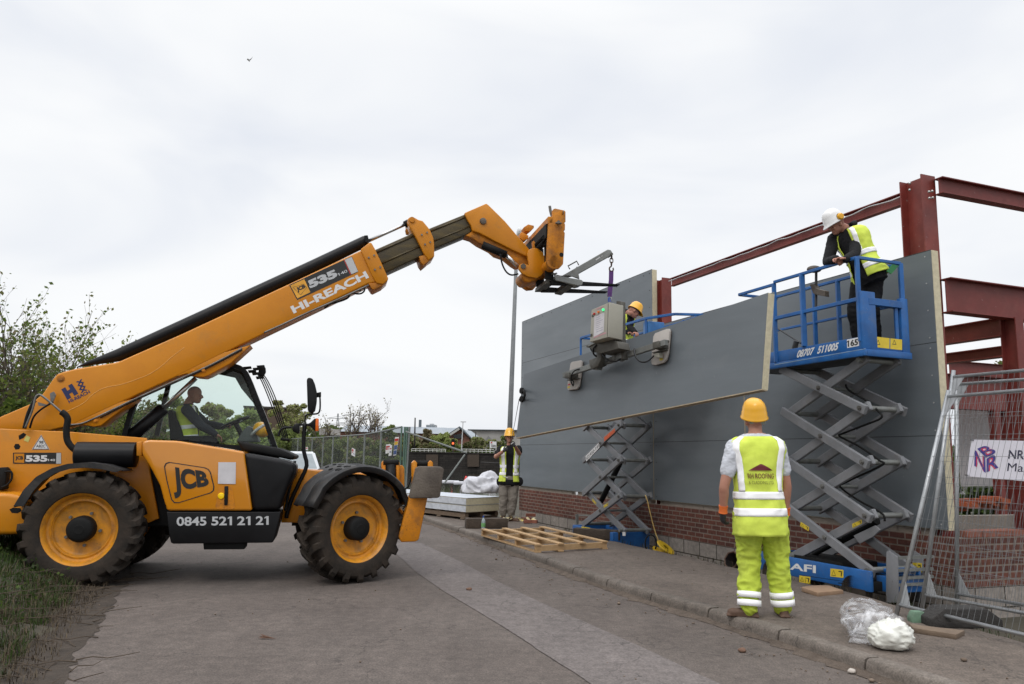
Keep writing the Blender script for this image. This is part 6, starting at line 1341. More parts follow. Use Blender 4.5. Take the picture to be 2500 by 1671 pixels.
# ================================================================== things on the pavement
M_wood = mat('new_timber', (.50, .33, .17), .75, scale=3, color2=(.38, .24, .12), stretch=(1, 8, 8), bump=.15)
M_oldw = mat('weathered_timber', (.20, .145, .10), .85, scale=5, color2=(.12, .085, .06), bump=.3)
M_sleep = mat('old_sleeper', (.085, .062, .045), .9, scale=6, color2=(.04, .03, .022), bump=.5)
def KZ(x, y, z): return onz(*ZK(x, y), z)
pl = thing('slatted_pallet', 'flat pale timber frame of slats lying on the pavement by the kerb', 'pallet', KZ(1015, 655, .12))
zt = .235
tops = [((605, 478), (1055, 606)), ((775, 470), (1240, 598)), ((925, 463), (1420, 590)), ((1080, 458), (1600, 580))]
E0 = [KZ(*a, zt) for a, b in tops]; E1 = [KZ(*b, zt) for a, b in tops]
for k, (a, b) in enumerate(zip(E0, E1)):
    s = MB(); s.bar(a, b, .095, .022, bev=.002); s.build('slat', M_wood, pl, 'world')
    if k != 2: s = MB(); s.bar(a - Vector((0, 0, .105)), b - Vector((0, 0, .105)), .095, .018, bev=.002); s.build('slat', M_wood, pl, 'world')
for f in (.01, .34, .66, .985):
    a = E0[0].lerp(E1[0], f); b = E0[3].lerp(E1[3], f); d = (b - a).normalized(); s = MB(); s.bar(a - d * .04 - Vector((0, 0, .0535)), b + d * .04 - Vector((0, 0, .0535)), .045, .083, bev=.002); s.build('bearer', M_wood, pl, 'world')
def block(name, label, cat, a, b, wd, ht, m, z=.12, rough=.01):
    a = Vector(a); b = Vector(b); a.z = b.z = z + ht / 2; s = MB(); d = b - a
    n = 12; 
    for i in range(n): pass
    s.bar(a, b, wd, ht, bev=.012); bmesh.ops.subdivide_edges(s.bm, edges=[e for e in s.bm.edges if e.calc_length() > .2], cuts=14); s.jitter(rough, 9)
    return tag(s.build(name, m, loc=(a.x, a.y, z), smooth=True, angle=50), label, cat)
block('sleeper', 'dark old timber sleeper lying in front of the man in khaki', 'timber', KZ(455, 467, .12), KZ(797, 467, .12), .22, .19, M_sleep)
block('sleeper', 'dark old timber sleeper lying against the far scissor lift', 'timber', KZ(1352, 545, .12), KZ(1735, 570, .12), .2, .17, M_sleep)
# bottle
bp = KZ(602, 498, .12); bt = thing('water_bottle', 'clear water bottle with blue cap standing by the sleeper', 'bottle', bp)
s = MB(); s.lathe([(.001, 0), (.036, .002), (.038, .02), (.036, .10), (.038, .12), (.038, .19), (.03, .22), (.014, .245), (.013, .265)], bp, (0, 0, 1), 18); s.build('body', mat('bottle_plastic', (.55, .65, .68), .1, alpha=.55), bt, 'world', smooth=True)
s = MB(); s.lathe([(.0385, .09), (.039, .095), (.039, .155), (.0385, .16)], bp, (0, 0, 1), 18); s.build('label', mat('green_label', (.18, .42, .15), .5), bt, 'world', smooth=True)
s = MB(); s.lathe([(.001, .292), (.016, .29), (.016, .266), (.014, .262)], bp, (0, 0, 1), 14); s.build('cap', mat('blue_cap', (.02, .09, .45), .4), bt, 'world', smooth=True)
# boards
def board(label, pts, th, m, z=.12, Z=ZP):
    P = [onz(*Z(*p), z + th) for p in pts]; s = MB(); s.prism(P, Vector((0, 0, -th)), .004); return tag(s.build('timber_board', m, loc=(P[0].x, P[0].y, z), smooth=True), label, 'board')
board('short pale timber board lying on the pavement beside the near lift', [(523, 448), (570, 438), (690, 432), (752, 434), (868, 474), (655, 492)], .045, mat('pale_board', (.32, .21, .13), .8, scale=5, color2=(.22, .14, .09)), )
board('brown timber board lying under the foot of the site fence', [(1400, 742), (1500, 760), (1860, 802), (1790, 836), (1440, 782)], .04, M_oldw)
# brick pile and rubbish near the man in khaki
for i, (x, y, r_) in enumerate(((975, 428, .2), (1005, 428, -.3), (955, 405, .6), (990, 400, .1))):
    c = KZ(x, y, .12); s = MB(); s.box(c + Vector((0, 0, .034 + (.07 if i > 2 else 0))), (.215, .1, .065), Matrix.Rotation(r_, 3, 'Z'), .003); tag(s.build('loose_brick', MATS['loose_brick'], loc=c), 'loose red brick in a little heap beside the blockwork', 'brick', 'loose bricks beside the blockwork')
random.seed(11); s = MB(); c = KZ(870, 412, .12)
for i in range(26): p = c + Vector((random.uniform(-.3, .35), random.uniform(-.12, .12), random.uniform(.0, .06))); q = p + Vector((random.uniform(-.12, .12), random.uniform(-.08, .08), random.uniform(-.02, .05))); s.face([p, q, q + Vector((.04, .02, .03)), p + Vector((.03, .03, .02))])
tag(s.build('crumpled_tape', mat('yellow_film', (.62, .45, .08), .5, scale=9, color2=(.5, .5, .46)), loc=c), 'crumpled yellow and white packing film behind the boots', 'litter')
# cable reel and yellow cable
rc = fac(*ZO(1058, 1345), .75); rc.z = -.02; rl = thing('cable_reel', 'yellow cable reel lying beside the blockwork behind the pavement edge', 'cable reel', rc)
s = MB(); s.lathe([(.05, -.07), (.16, -.07), (.165, -.055), (.08, -.05), (.08, .05), (.165, .055), (.16, .07), (.05, .07)], rc + Vector((0, 0, .12)), (.5, -.3, .75), 22); s.build('drum', mat('reel_yellow', (.62, .40, .01), .5), rl, 'world', smooth=True)
s = MB(); s.tube([rc + Vector((-.2 + .09 * math.cos(a), 0, .22 + .14 * math.sin(a))) for a in [i * .5 for i in range(13)]], .012, 8, closed=True); s.build('handle', M_blkm, rl, 'world', smooth='full')
s = MB(); s.tube(smoothpath([fac(*ZO(*p), o_) for p, o_ in (((884, 822), .9), ((905, 880), .9), ((930, 990), .88), ((975, 1160), .85), ((1015, 1270), .82), ((1045, 1335), .78))] + [rc + Vector((0, 0, .1))], 6), .009, 6); o = s.build('extension_cable', mat('cable_yellow', (.50, .33, .10), .6), loc=rc, smooth='full'); tag(o, 'yellow cable hanging from the far lift down to the reel', 'cable')
# dark tub by the wall behind the man in lime
c = onz(1800, 1392, .05) + FU * .55; c = fac(1797, 1382, .5); tb = thing('rubber_tub', 'dark rubber tub tipped over by the wall behind the man in lime', 'tub', c); s = MB(); s.lathe([(.001, -.10), (.10, -.10), (.125, .1), (.115, .1), (.09, -.08)], c + Vector((0, 0, .05)), (-.8, -.5, .35), 8); s.build('shell', mat('tub_rubber', (.025, .02, .018), .7, scale=9), tb, 'world', smooth=True); s = MB(); s.lathe([(.127, .085), (.135, .095), (.127, .108), (.113, .1)], c + Vector((0, 0, .05)), (-.8, -.5, .35), 8); s.build('rim', mat('tub_rim', (.13, .07, .045), .7), tb, 'world', smooth=True)
# plastic bag
bc = onz(*ZP(1310, 970), .12); bg_ = thing('plastic_bag', 'clear plastic bag stuffed with white film lying beside the site fence', 'plastic bag', bc)
pm = mat('white_film', (.72, .72, .66), .35, scale=12, var=.06, bump=.25, bscale=20)
s = MB(); c = bc + Vector((.0, .08, .09)); s.ell(c, (.155, .13, .115), None, 56, 36)
for v in s.bm.verts:
    d = (v.co - c); n_ = d.normalized(); r = 1 + .20 * noise.noise(n_ * 2.0) + .22 * abs(noise.noise(Vector((n_.x * 3.4, n_.y * 3.4, n_.z * 6)) + Vector((4, 0, 0)))) + .02 * abs(noise.noise(n_ * 9)); v.co = c + d * r
    if v.co.z < .125: v.co.z = .125
s.build('white_bundle', pm, bg_, 'world', smooth='full')
fm = bpy.data.materials.new('clear_film'); fm.use_nodes = True; t_ = fm.node_tree; b_ = t_.nodes['Principled BSDF']; b_.inputs['Base Color'].default_value = (.8, .8, .82, 1); b_.inputs['Roughness'].default_value = .18
tn = t_.nodes.new('ShaderNodeTexNoise'); tn.inputs['Scale'].default_value = 11; tn.inputs['Detail'].default_value = 5; tr_ = t_.nodes.new('ShaderNodeMapRange'); tr_.inputs[1].default_value = .42; tr_.inputs[2].default_value = .68; tr_.inputs[3].default_value = .10; tr_.inputs[4].default_value = .62
tcn = t_.nodes.new('ShaderNodeTexCoord'); t_.links.new(tcn.outputs['Object'], tn.inputs['Vector']); t_.links.new(tn.outputs[0], tr_.inputs[0]); t_.links.new(tr_.outputs[0], b_.inputs['Alpha'])
zb = lambda x, y, z: onz(*ZP(x, y), z)
ctr = [(zb(1300, 960, .12) + Vector((0, .08, .10)), .175, .135), (bc + Vector((-.10, .2, .10)), .19, .135), (zb(1090, 760, .12) + Vector((0, 0, .10)), .19, .12), (zb(1010, 720, .12) + Vector((0, .05, .08)), .14, .09), (zb(980, 700, .12) + Vector((-.0, .02, .05)), .07, .05)]
s = MB(); rings = []
dv = (ctr[-1][0] - ctr[0][0]); dv.z = 0; dv.normalize(); sv = Vector((-dv.y, dv.x, 0))
for j in range(26):
    t = j / 25 * (len(ctr) - 1); i = min(int(t), len(ctr) - 2); u = t - i; c = ctr[i][0].lerp(ctr[i + 1][0], u); a = ctr[i][1] * (1 - u) + ctr[i + 1][1] * u; b = ctr[i][2] * (1 - u) + ctr[i + 1][2] * u
    ring = []
    for k in range(40):
        th = 2 * math.pi * k / 40; r = 1 + .35 * noise.noise(Vector((math.cos(th) * 1.6, math.sin(th) * 1.6, t * 1.7))) + .22 * noise.noise(Vector((math.cos(th) * 5, math.sin(th) * 5, t * 4)))
        if j < 3: r *= (.25, .7, .95)[j]
        p = c + sv * math.cos(th) * a * r + Vector((0, 0, 1)) * math.sin(th) * b * r; p.z = max(p.z, .124); ring.append(s.v(p))
    rings.append(ring)
for A, B in zip(rings, rings[1:]):
    for k in range(40): s.bm.faces.new((A[k], A[(k + 1) % 40], B[(k + 1) % 40], B[k]))
for k in range(5):
    p = zb(900 + 30 * k, 860 - 22 * k, .125); q = p + Vector((random.uniform(.03, .12), random.uniform(.02, .12), random.uniform(.02, .10))); s.face([p, p + Vector((.03, .01, .01)), q + Vector((.02, 0, .02)), q])
s.build('film', fm, bg_, 'world', smooth='full')

# panel stack
zs0 = .28; A = KZ(465, 342, zs0); B = KZ(737, 325, zs0); dx = (KZ(140, 306, zs0) - A).normalized(); dy = (B - A); Lg = 5.2
stk = [('lower cream edged insulated panel in the stack on the pavement', 0), ('upper insulated panel in the stack, white top face', 1)]
hS = (onplane(*ZK(465, 222), A, Vector((A.x, A.y, 0)).normalized()).z - zs0) / 2
for lb, i in stk:
    z = zs0 + i * hS; t = thing('stacked_panel', lb, 'panel', A + Vector((0, 0, z - zs0)), group='cladding panels stacked on the pavement')
    q = lambda a, b, zz: Vector((0, 0, zz - zs0)) + A + dx * a + dy * b
    s = MB(); s.prism([q(0, 0, z + .004), q(Lg, 0, z + .004), q(Lg, 1, z + .004), q(0, 1, z + .004)], Vector((0, 0, hS - .012))); s.build('foam_core', M_foam, t, 'world')
    s = MB(); s.prism([q(-.005, -.006, z + hS - .007), q(Lg, -.006, z + hS - .007), q(Lg, 1, z + hS - .007), q(-.005, 1, z + hS - .007)], Vector((0, 0, .006))); s.build('face_sheet', mat('pale_blue_sheet', (.50, .54, .60), .35, scale=2, var=.05), t, 'world')
    s = MB(); s.prism([q(.01, -.0075, z + .01), q(Lg, -.0075, z + .01), q(Lg, -.0075, z + hS * .88), q(.01, -.0075, z + hS * .88)], -dy.normalized() * .012); s.build('edge_profile', mat('white_edge', (.58, .61, .66), .4), t, 'world')
pt_ = thing('pallet', 'low timber pallet carrying the stack of insulated panels', 'pallet', A - Vector((0, 0, .16)))
for b in (.05, .5, .95):
    s = MB(); s.bar(A + dy * b - Vector((0, 0, .07)) + dx * .05, A + dy * b + dx * (Lg - .1) - Vector((0, 0, .07)), .09, .09); s.build('bearer', M_oldw, pt_, 'world')
for k in range(6): a = .15 + k * .95; s = MB(); s.bar(A + dx * a - Vector((0, 0, .012)), A + dy + dx * a - Vector((0, 0, .012)), .12, .02); s.build('deck_board', M_oldw, pt_, 'world'); s = MB(); s.bar(A + dx * a - Vector((0, 0, .135)), A + dy + dx * a - Vector((0, 0, .135)), .12, .035); s.build('deck_board', M_oldw, pt_, 'world')
# crumpled sack
zt_ = zs0 + 2 * hS; c = KZ(610, 180, zt_) + Vector((0, .12, .0)); s = MB(); s.ell(c + Vector((0, 0, .12)), (.52, .35, .30), None, 90, 60)
for v in s.bm.verts:
    d = v.co - c; n_ = d.normalized(); r = 1 + .42 * noise.noise(n_ * 1.5 + Vector((2, 0, 5))) + .16 * (1 - 2 * abs(noise.noise(n_ * 2.3))) + .05 * abs(noise.noise(n_ * 5)); v.co = c + d * r; v.co.z = max(v.co.z, zt_ + .004)
tag(s.build('white_sack', mat('white_sheet', (.58, .58, .62), .6, scale=5, var=.05, bump=.2), loc=c, smooth='full'), 'crumpled white plastic sheet heaped on the panel stack', 'plastic sheet')
for (x, y, dx_, lb, m) in ((1560, 897, .9, 'flat white wrapped bundle on the ground behind the panel stack', 'white_sheet'), (1660, 908, .7, 'second white wrapped bundle right of the first behind the stack', 'white_sheet')):
    c = onz(*ZM(x, y + 10), .14); s = MB(); s.box(c + Vector((0, 0, .10)), (dx_, .6, .15), None, .05); s.jitter(.02, 4); tag(s.build('wrapped_bundle', MATS[m], loc=c, smooth=True), lb, 'bundle')
c = onz(*ZM(1708, 888), .14) + Vector((0, .3, 0)); s = MB(); s.lathe([(.13, 0), (.11, .1), (.05, .3), (.03, .32)], c, (0, 0, 1), 14, True); tag(s.build('traffic_cone', mat('cone_red', (.6, .03, .02), .5), loc=c, smooth=True), 'small red cone behind the white sack', 'cone')

# ================================================================== site fence on the right
M_fence = mat('galvanised_tube', (.42, .43, .44), .38, .55, scale=9, color2=(.30, .31, .32), rvar=.1)
M_wire = mat('dull_wire', (.20, .205, .21), .5, .4)
def rectify(bl, br, tl, H, zb_, W_=3.45):
    """a rigid 2 m panel standing on two pixels of ground and leaning so that its corner lies on the third ray"""
    B = onz(*bl, zb_); Q = onz(*br, zb_); d = (Q - B).normalized(); r = ray(*tl); best = None
    for i in range(400):
        Tp = EYE + r * (4 + i * .03); v = Tp - B; e = abs(v.length - H) + .8 * abs(v.normalized().dot(d))
        if best is None or e < best[0]: best = (e, Tp)
    return B, d, (best[1] - B)
def fence_panel(label, bl, br, tl, H=2.0, zb_=.16, Wd=3.45, wires=True, g='temporary fence panels at the right edge'):
    B, d, up = rectify(bl, br, tl, H, zb_); t = thing('temporary_fence', label, 'fence', B, group=g); u = up
    def tb(a, b, r, nm): s = MB(); s.tube([a, b], r, 10); s.build(nm, M_fence, t, 'world', smooth='full')
    tb(B - u * .04, B + u * 1.03, .021, 'post'); tb(B + d * Wd - u * .04, B + d * Wd + u * 1.03, .021, 'post'); tb(B + u * .03, B + u * .03 + d * Wd, .017, 'rail'); tb(B + u, B + u + d * Wd, .017, 'rail')
    un = u.normalized()
    for a, sg in ((B + u * .03, 1), (B + u, -1)): s = MB(); s.prism([a + d * .02, a + d * .14, a + d * .02 + un * sg * .22], d.cross(un) * .004); s.build('corner_plate', M_fence, t, 'world')
    s = MB(); n = int(Wd / .058); cr_ = d.cross(un) * .012
    for k in range(1, n): s.bar(B + d * (Wd * k / n) + u * .03 + cr_, B + d * (Wd * k / n) + u + cr_, .0022, .0022, d)
    for k in range(1, 10): s.bar(B + u * (.03 + .097 * k) + cr_ * 1.4, B + d * Wd + u * (.03 + .097 * k) + cr_ * 1.4, .0027, .0027, un)
    s.build('wire_mesh', M_wire, t, 'world'); return B, d, u
F1 = fence_panel('galvanised fence panel with tilted post, nearest the camera', ZJ(197, 1292), ZJ(871, 1462), ZJ(462, 150))
F2 = fence_panel('galvanised fence panel carrying the company sign, behind the tilted one', ZJ(335, 1240), ZJ(880, 1345), ZJ(492, 45), zb_=.18)
F3 = fence_panel('galvanised fence panel farthest back against the brick return wall', ZJ(515, 1235), ZJ(900, 1300), ZJ(512, 85), zb_=.12)
# sign fixed to the second panel
sB, sd_, su = F2; sn = sd_.cross(su).normalized()
if sn.y > 0: sn = -sn
def SP(x, y, o=0., Z=ZJ): return onplane(*Z(*p) if False else Z(x, y), sB + sn * (.03 + o), sn)
tlS, blS = SP(590, 378), SP(568, 573); trS = SP(871, 385); brS = SP(871, 599); Wv = (trS - tlS).normalized() * 1.15; Wb = (brS - blS).normalized() * 1.15
sg = thing('company_sign', 'white company sign with blue and red cube logo tied to the fence', 'sign', blS); s = MB(); s.prism([tlS, tlS + Wv, blS + Wb, blS], -sn * .004); s.build('sign_board', mat('sign_white', (.62, .60, .66), .45, var=.02), sg, 'world')
M_lb = mat('logo_blue', (.045, .035, .22), .5); M_lr = mat('logo_red', (.55, .03, .09), .5); M_txt = mat('sign_text', (.02, .018, .05), .5)
def slogo(ch, quad, m, o, bold):
    s = MB(); s.text(ch, [SP(*p, o, ZS) for p in quad], bold); s.build('logo_letter', m, sg, 'world')
NQ = [(312, 975), (412, 1045), (418, 1195), (308, 1128)]; RQ = [(425, 1060), (540, 990), (540, 1145), (425, 1190)]; BQ = [(335, 965), (430, 922), (530, 1000), (420, 1050)]
for ch, q, b in (('N', NQ, .0), ('R', RQ, .0), ('B', BQ, .0)): slogo(ch, q, M_lr, .002, b + .045); slogo(ch, q, M_lb, .003, b + .004)
s = MB(); L0 = SP(640, 975, .002, ZS); dS = Wv.normalized(); uS = (tlS - blS).normalized(); hS_ = .082
s.text('NRB', [L0, L0 + dS * .20, L0 + dS * .20 - uS * hS_, L0 - uS * hS_], .02); s.build('sign_lettering', M_txt, sg, 'world')
L1_ = SP(630, 1100, .002, ZS); s = MB(); s.text('Management', [L1_, L1_ + dS * .66, L1_ + dS * .66 - uS * .10, L1_ - uS * .10], .0); s.build('sign_lettering', M_txt, sg, 'world')
for x, y in ((288, 880), (235, 1216)): s = MB(); s.bar(SP(x - 14, y, .004, ZS), SP(x + 14, y + 2, .004, ZS), .012, .006); s.build('cable_tie', M_blkm, sg, 'world')
# fence feet
M_foot = mat('fence_foot', (.035, .032, .03), .9, scale=9, bump=.5)
def foot(label, a, b, z=.12, m=None, ht=.16, hw=.11):
    A_, B_ = onz(*a, z), onz(*b, z); d = (B_ - A_).normalized(); n = Vector((-d.y, d.x, 0)) * hw; L = (B_ - A_).length; pr = [(0, 0), (L, 0), (L, ht * .45), (L * .8, ht), (L * .2, ht), (0, ht * .45)]
    s = MB(); s.prism([A_ - n + d * x + Vector((0, 0, z_)) for x, z_ in pr], n * 2, .01); tag(s.build('rubber_block', m or M_foot, loc=A_, smooth=True), label, 'fence foot')
foot('black rubber fence foot lying under the leaning fence panels', ZJ(345, 1365), ZJ(720, 1370)); foot('small pale green topped fence foot at the post bottom', ZJ(262, 1350), ZJ(350, 1352), m=mat('green_foot', (.16, .28, .19), .8, scale=6, color2=(.07, .10, .07)), ht=.10, hw=.05)

# ================================================================== far fence, car, lamp column
M_net = mat('fence_netting', (.07, .08, .07), .8, alpha=.38); M_fg = mat('dull_green_post', (.10, .17, .13), .6); M_fgal = mat('dull_galvanised', (.17, .185, .175), .6)
fp = [(981.5, 1042.5, 20), (931, 1054, 22.4), (891, 1061, 24.5), (850, 1064, 27.5), (814, 1066, 30.6), (790, 1068, 33.2), (763, 1069, 36.6), (728, 1070.5, 42), (700, 1073, 48), (660, 1078, 60)]
pts = [ony(x, y, Y) for x, y, Y in fp]
for i, (a, b) in enumerate(zip(pts, pts[1:])):
    base = Vector((a.x, a.y, a.z - 2)); lab = ['fence panel with safety signs nearest in the far row behind the telehandler', 'second fence panel of the far row', 'third fence panel of the far row with a white sign', 'fourth fence panel of the far row', 'fifth fence panel of the far row', 'sixth fence panel of the far row', 'seventh fence panel of the far row', 'eighth fence panel of the far row above the white car', 'last fence panel of the far row behind the cab'][i]
    t = thing('mesh_fence', lab, 'fence', base, group='site fence panels in the far row')
    dn = Vector((0, 0, -2)); d = (b - a); a_ = a + d * .01; b_ = b - d * .01
    s = MB(); s.face([a_, b_, b_ + dn, a_ + dn]); s.build('netting', M_net, t, 'world')
    for p in (a_, b_): s = MB(); s.tube([p, p + dn], .024, 6); s.build('post', M_fg if i == 0 and p == a_ else M_fgal, t, 'world')
    s = MB(); s.tube([a_, b_], .022, 6); s.build('rail', M_fgal, t, 'world')
for k in range(3): s = MB(); p = pts[0] + Vector((.07 + .06 * k, .02, .0)); s.tube([p, p - Vector((.10 * k * .3, 0, 2))], .028, 6); tag(s.build('steel_tube', M_fg if k < 2 else M_fgal, loc=p - Vector((0, 0, 2))), ['green', 'middle green', 'grey'][k] + ' post standing at the near end of the far fence row', 'post')
def fsign(label, pts_, Y, lines, base=M_white):
    P = [ony(*Zz, Y) for Zz in pts_]; t = thing('safety_sign', label, 'sign', P[3]); s = MB(); s.prism(P, Vector((0, .01, 0))); s.build('sign_board', base, t, 'world')
    for q, m in lines:
        u0, v0, u1, v1 = q; f = lambda u, v: P[0].lerp(P[1], u).lerp(P[3].lerp(P[2], u), v) - Vector((0, .006, 0)); s = MB(); s.face([f(u0, v0), f(u1, v0), f(u1, v1), f(u0, v1)]); s.build('sign_panel', m, t, 'world')
M_sb = mat('sign_blue', (.05, .09, .22), .5); M_sy = mat('sign_yellow', (.55, .35, .03), .5)
fsign('white safety sign with red mark on the third far fence panel', [ZM(622, 562), ZM(655, 578), ZM(652, 648), ZM(617, 632)], 23.2, [((.1, .12, .5, .4), M_redv), ((.12, .5, .4, .6), M_redv), ((.5, .65, .9, .72), M_sb)])
fsign('white and red safety sign on the nearest far fence panel', [ZM(948, 532), ZM(990, 526), ZM(985, 610), ZM(942, 618)], 20.4, [((.1, .15, .4, .6), M_redv), ((.45, .2, .9, .35), M_redv), ((.45, .5, .9, .56), M_redv)])
fsign('smaller white sign half hidden beside the red and white one', [ZM(985, 534), ZM(1006, 536), ZM(1000, 635), ZM(972, 640)], 20.3, [((.2, .3, .8, .38), M_redv), ((.2, .6, .8, .7), M_sb)])
fsign('tall site safety board in red, yellow and blue by the green fence post', [ZM(1033, 462), ZM(1072, 458), ZM(1045, 632), ZM(1016, 638)], 19.8, [((.05, .08, .95, .22), M_redv), ((.05, .25, .95, .42), M_sy), ((.05, .45, .95, .68), M_sb), ((.05, .72, .95, .95), M_sb)])
fsign('small white notice on the fence above the white car', [ZM(180, 556), ZM(202, 556), ZM(202, 585), ZM(180, 585)], 30, [((.2, .2, .8, .5), M_redv)])
# fallen stay poles
s = MB(); s.tube([ony(*ZF(160, 410), 19.6), ony(*ZF(745, 612), 19.0)], .022, 8); tag(s.build('stay_pole', M_fgal, loc=ony(*ZF(745, 612), 19.0)), 'grey stay pole sloping down from the green fence post', 'pole')
s = MB(); s.tube([ony(*ZF(725, 630), 19.0), ony(*ZF(528, 905), 18.6)], .022, 8); tag(s.build('stay_pole', M_fgal, loc=ony(*ZF(528, 905), 18.6)), 'second grey stay pole leaning above the panel stack', 'pole')
# white car
cx = ony(705, 1100, 25); cfr = thing('parked_car', 'white car parked on the road beyond the telehandler', 'car', (cx.x, 25, .02), R(21)); 
M_car = mat('white_car_paint', (.62, .64, .66), .25, var=.02, coat=.4); M_cg = mat('car_glass', (.30, .34, .36), .08, var=.05)
s = MB(); s.prism([(-.83, -2.1, .35), (-.83, 2.1, .35), (-.83, 2.1, .8), (-.83, 1.6, .95), (-.83, .9, 1.0), (-.83, -1.9, 1.0), (-.83, -2.15, .8)], (1.66, 0, 0), .06, 3); s.build('body', M_car, cfr, smooth=True)
s = MB(); lo, hi = [(-.78, -1.85), (.78, -1.85), (.78, .95), (-.78, .95)], [(-.62, -1.45), (.62, -1.45), (.62, .35), (-.62, .35)]; A_ = [s.v((x, y, 1.0)) for x, y in lo]; B_ = [s.v((x, y, 1.56)) for x, y in hi]
for f in ([A_[0], A_[1], B_[1], B_[0]], [A_[1], A_[2], B_[2], B_[1]], [A_[2], A_[3], B_[3], B_[2]], [A_[3], A_[0], B_[0], B_[3]], B_): s.bm.faces.new(f)
bmesh.ops.bevel(s.bm, geom=list(s.bm.edges), offset=.04, segments=3, affect='EDGES'); s.build('cabin', M_car, cfr, smooth=True)
def qd(a, b, c, d, n): 
    s = MB(); o_ = Vector(n) * .008; s.face([Vector(p) + o_ for p in (a, b, c, d)]); return s.build('window', M_cg, cfr)
qd((-.68, -1.80, 1.06), (.68, -1.80, 1.06), (.54, -1.50, 1.49), (-.54, -1.50, 1.49), (0, -1, .6)); qd((.775, -1.6, 1.05), (.775, -.45, 1.05), (.655, -.45, 1.47), (.655, -1.3, 1.47), (1, 0, .3)); qd((.775, -.35, 1.05), (.775, .7, 1.05), (.655, .28, 1.47), (.655, -.35, 1.47), (1, 0, .3))
for x in (-.74, .74):
    for y in (-1.35, 1.35): s = MB(); s.cyl((x - .1, y, .31), (x + .1, y, .31), .31, 20); s.build('wheel', M_rub, cfr, smooth=True)
for sx in (-.9, .9): s = MB(); s.ell((sx, .6, 1.08), (.09, .05, .07)); s.build('wing_mirror', M_car, cfr, smooth=True)
# tall lamp column behind the carriage
la = ony(1262, 600, 25); lb_ = ony(1240, 1165, 25); lc = thing('lamp_column', 'tall grey lamp column rising behind the fork carriage', 'street lamp', (lb_.x, 25, lb_.z)); s = MB(); s.tube([lb_, lb_.lerp(la, .3), la], [.085, .08, .055], 14); s.build('column', mat('column_grey', (.17, .18, .185), .6, scale=4), lc, 'world', smooth='full')
s = MB(); s.ell(ony(1268, 572, 25), (.10, .35, .2)); s.build('lamp_head', mat('lamp_white', (.6, .6, .6), .4), lc, 'world', smooth=True)
# gull
gb = ony(607, 147, 40); bd = thing('gull', 'tiny pale gull flying high in the sky', 'bird', gb); s = MB(); s.ell(gb, (.05, .16, .04), Matrix.Rotation(.6, 3, 'Y'))
for sg_ in (-1, 1): s.prism([gb, gb + Vector((.06, .1, .03)), gb + Vector((.16 * sg_ + .05, .05, .12 + .1 * sg_)), gb + Vector((.10 * sg_, 0, .06))], Vector((0, 0, .008)))
s.build('body', M_lining, bd, 'world')

# ================================================================== distant buildings and canal side
M_slate = mat('blue_grey_roof', (.27, .30, .33), .6, scale=.6, stretch=(1, .1, 1), var=.08); M_lead = mat('dark_roof', (.10, .12, .135), .6); M_farb = brickmat('far_brick', .225, .075, .01, (.20, .07, .045), (.15, .055, .04), (.2, .15, .12)); M_stone = brickmat('quay_stone', .9, .35, .03, (.036, .031, .027), (.022, .019, .017), (.011, .010, .009)); M_pale = mat('pale_cladding', (.36, .35, .33), .7, scale=.3); M_glz = mat('dark_glazing', (.02, .025, .03), .2); M_wr = mat('white_rail', (.55, .55, .52), .5)
def fq(Z, pts, Y): return [ony(*Z(*p), Y) for p in pts]
def fpr(name, Z, pts, Y, dep, m, par, bev=0): s = MB(); s.prism(fq(Z, pts, Y), Vector((0, dep, 0)), bev); return s.build(name, m, par, 'world')
# quay wall
q = thing('quay_wall', 'dark stone lock wall on the far side of the water', 'wall', (0, 124.5, -1)); 
xs = [(-70, 2.1), (ony(*ZF(205, 610), 124).x, 2.1), (ony(*ZF(915, 625), 124).x, 1.95), (40, 1.2)]
s = MB(); s.box((-20, 124.1, .3), (130, 1.6, 3.6)); s.build('masonry', M_stone, q, 'world'); s = MB(); s.box((-20, 124.2, 2.15), (130, 2.2, .1)); s.build('coping', mat('coping', (.07, .062, .055), .9), q, 'world')
for x0, x1 in ((355, 468), (750, 860)): fpr('lock_gate', ZF, [(x0, 628), (x1, 628), (x1, 745), (x0, 745)], 123.0, .29, M_sleep, q)
t = thing('stone_pier', 'low stone pier standing in the water by the far bank', 'wall', (0, 110, -1)); fpr('masonry', ZF, [(870, 700), (1100, 712), (1100, 780), (870, 765)], 105, 6, M_stone, t)
for (x0, x1, y0, y1, lb) in ((215, 540, 572, 606, 'white railing along the left of the lock wall'), (700, 1005, 576, 612, 'white railing along the right of the lock wall')):
    t = thing('railing', lb, 'railing', ony(*ZF(x0, y1), 126))
    for f in (0, .5): s = MB(); a, b = ony(*ZF(x0, y0 + (y1 - y0) * f), 126), ony(*ZF(x1, y0 + (y1 - y0) * f + 6), 126); s.tube([a, b], .05, 6); s.build('rail', M_wr, t, 'world')
    for k in range(9): s = MB(); a = ony(*ZF(x0 + (x1 - x0) * k / 8, y0 + 6 * k / 8), 126); s.tube([a, Vector((a.x, a.y, 2.1))], .045, 6); s.build('post', M_wr, t, 'world')
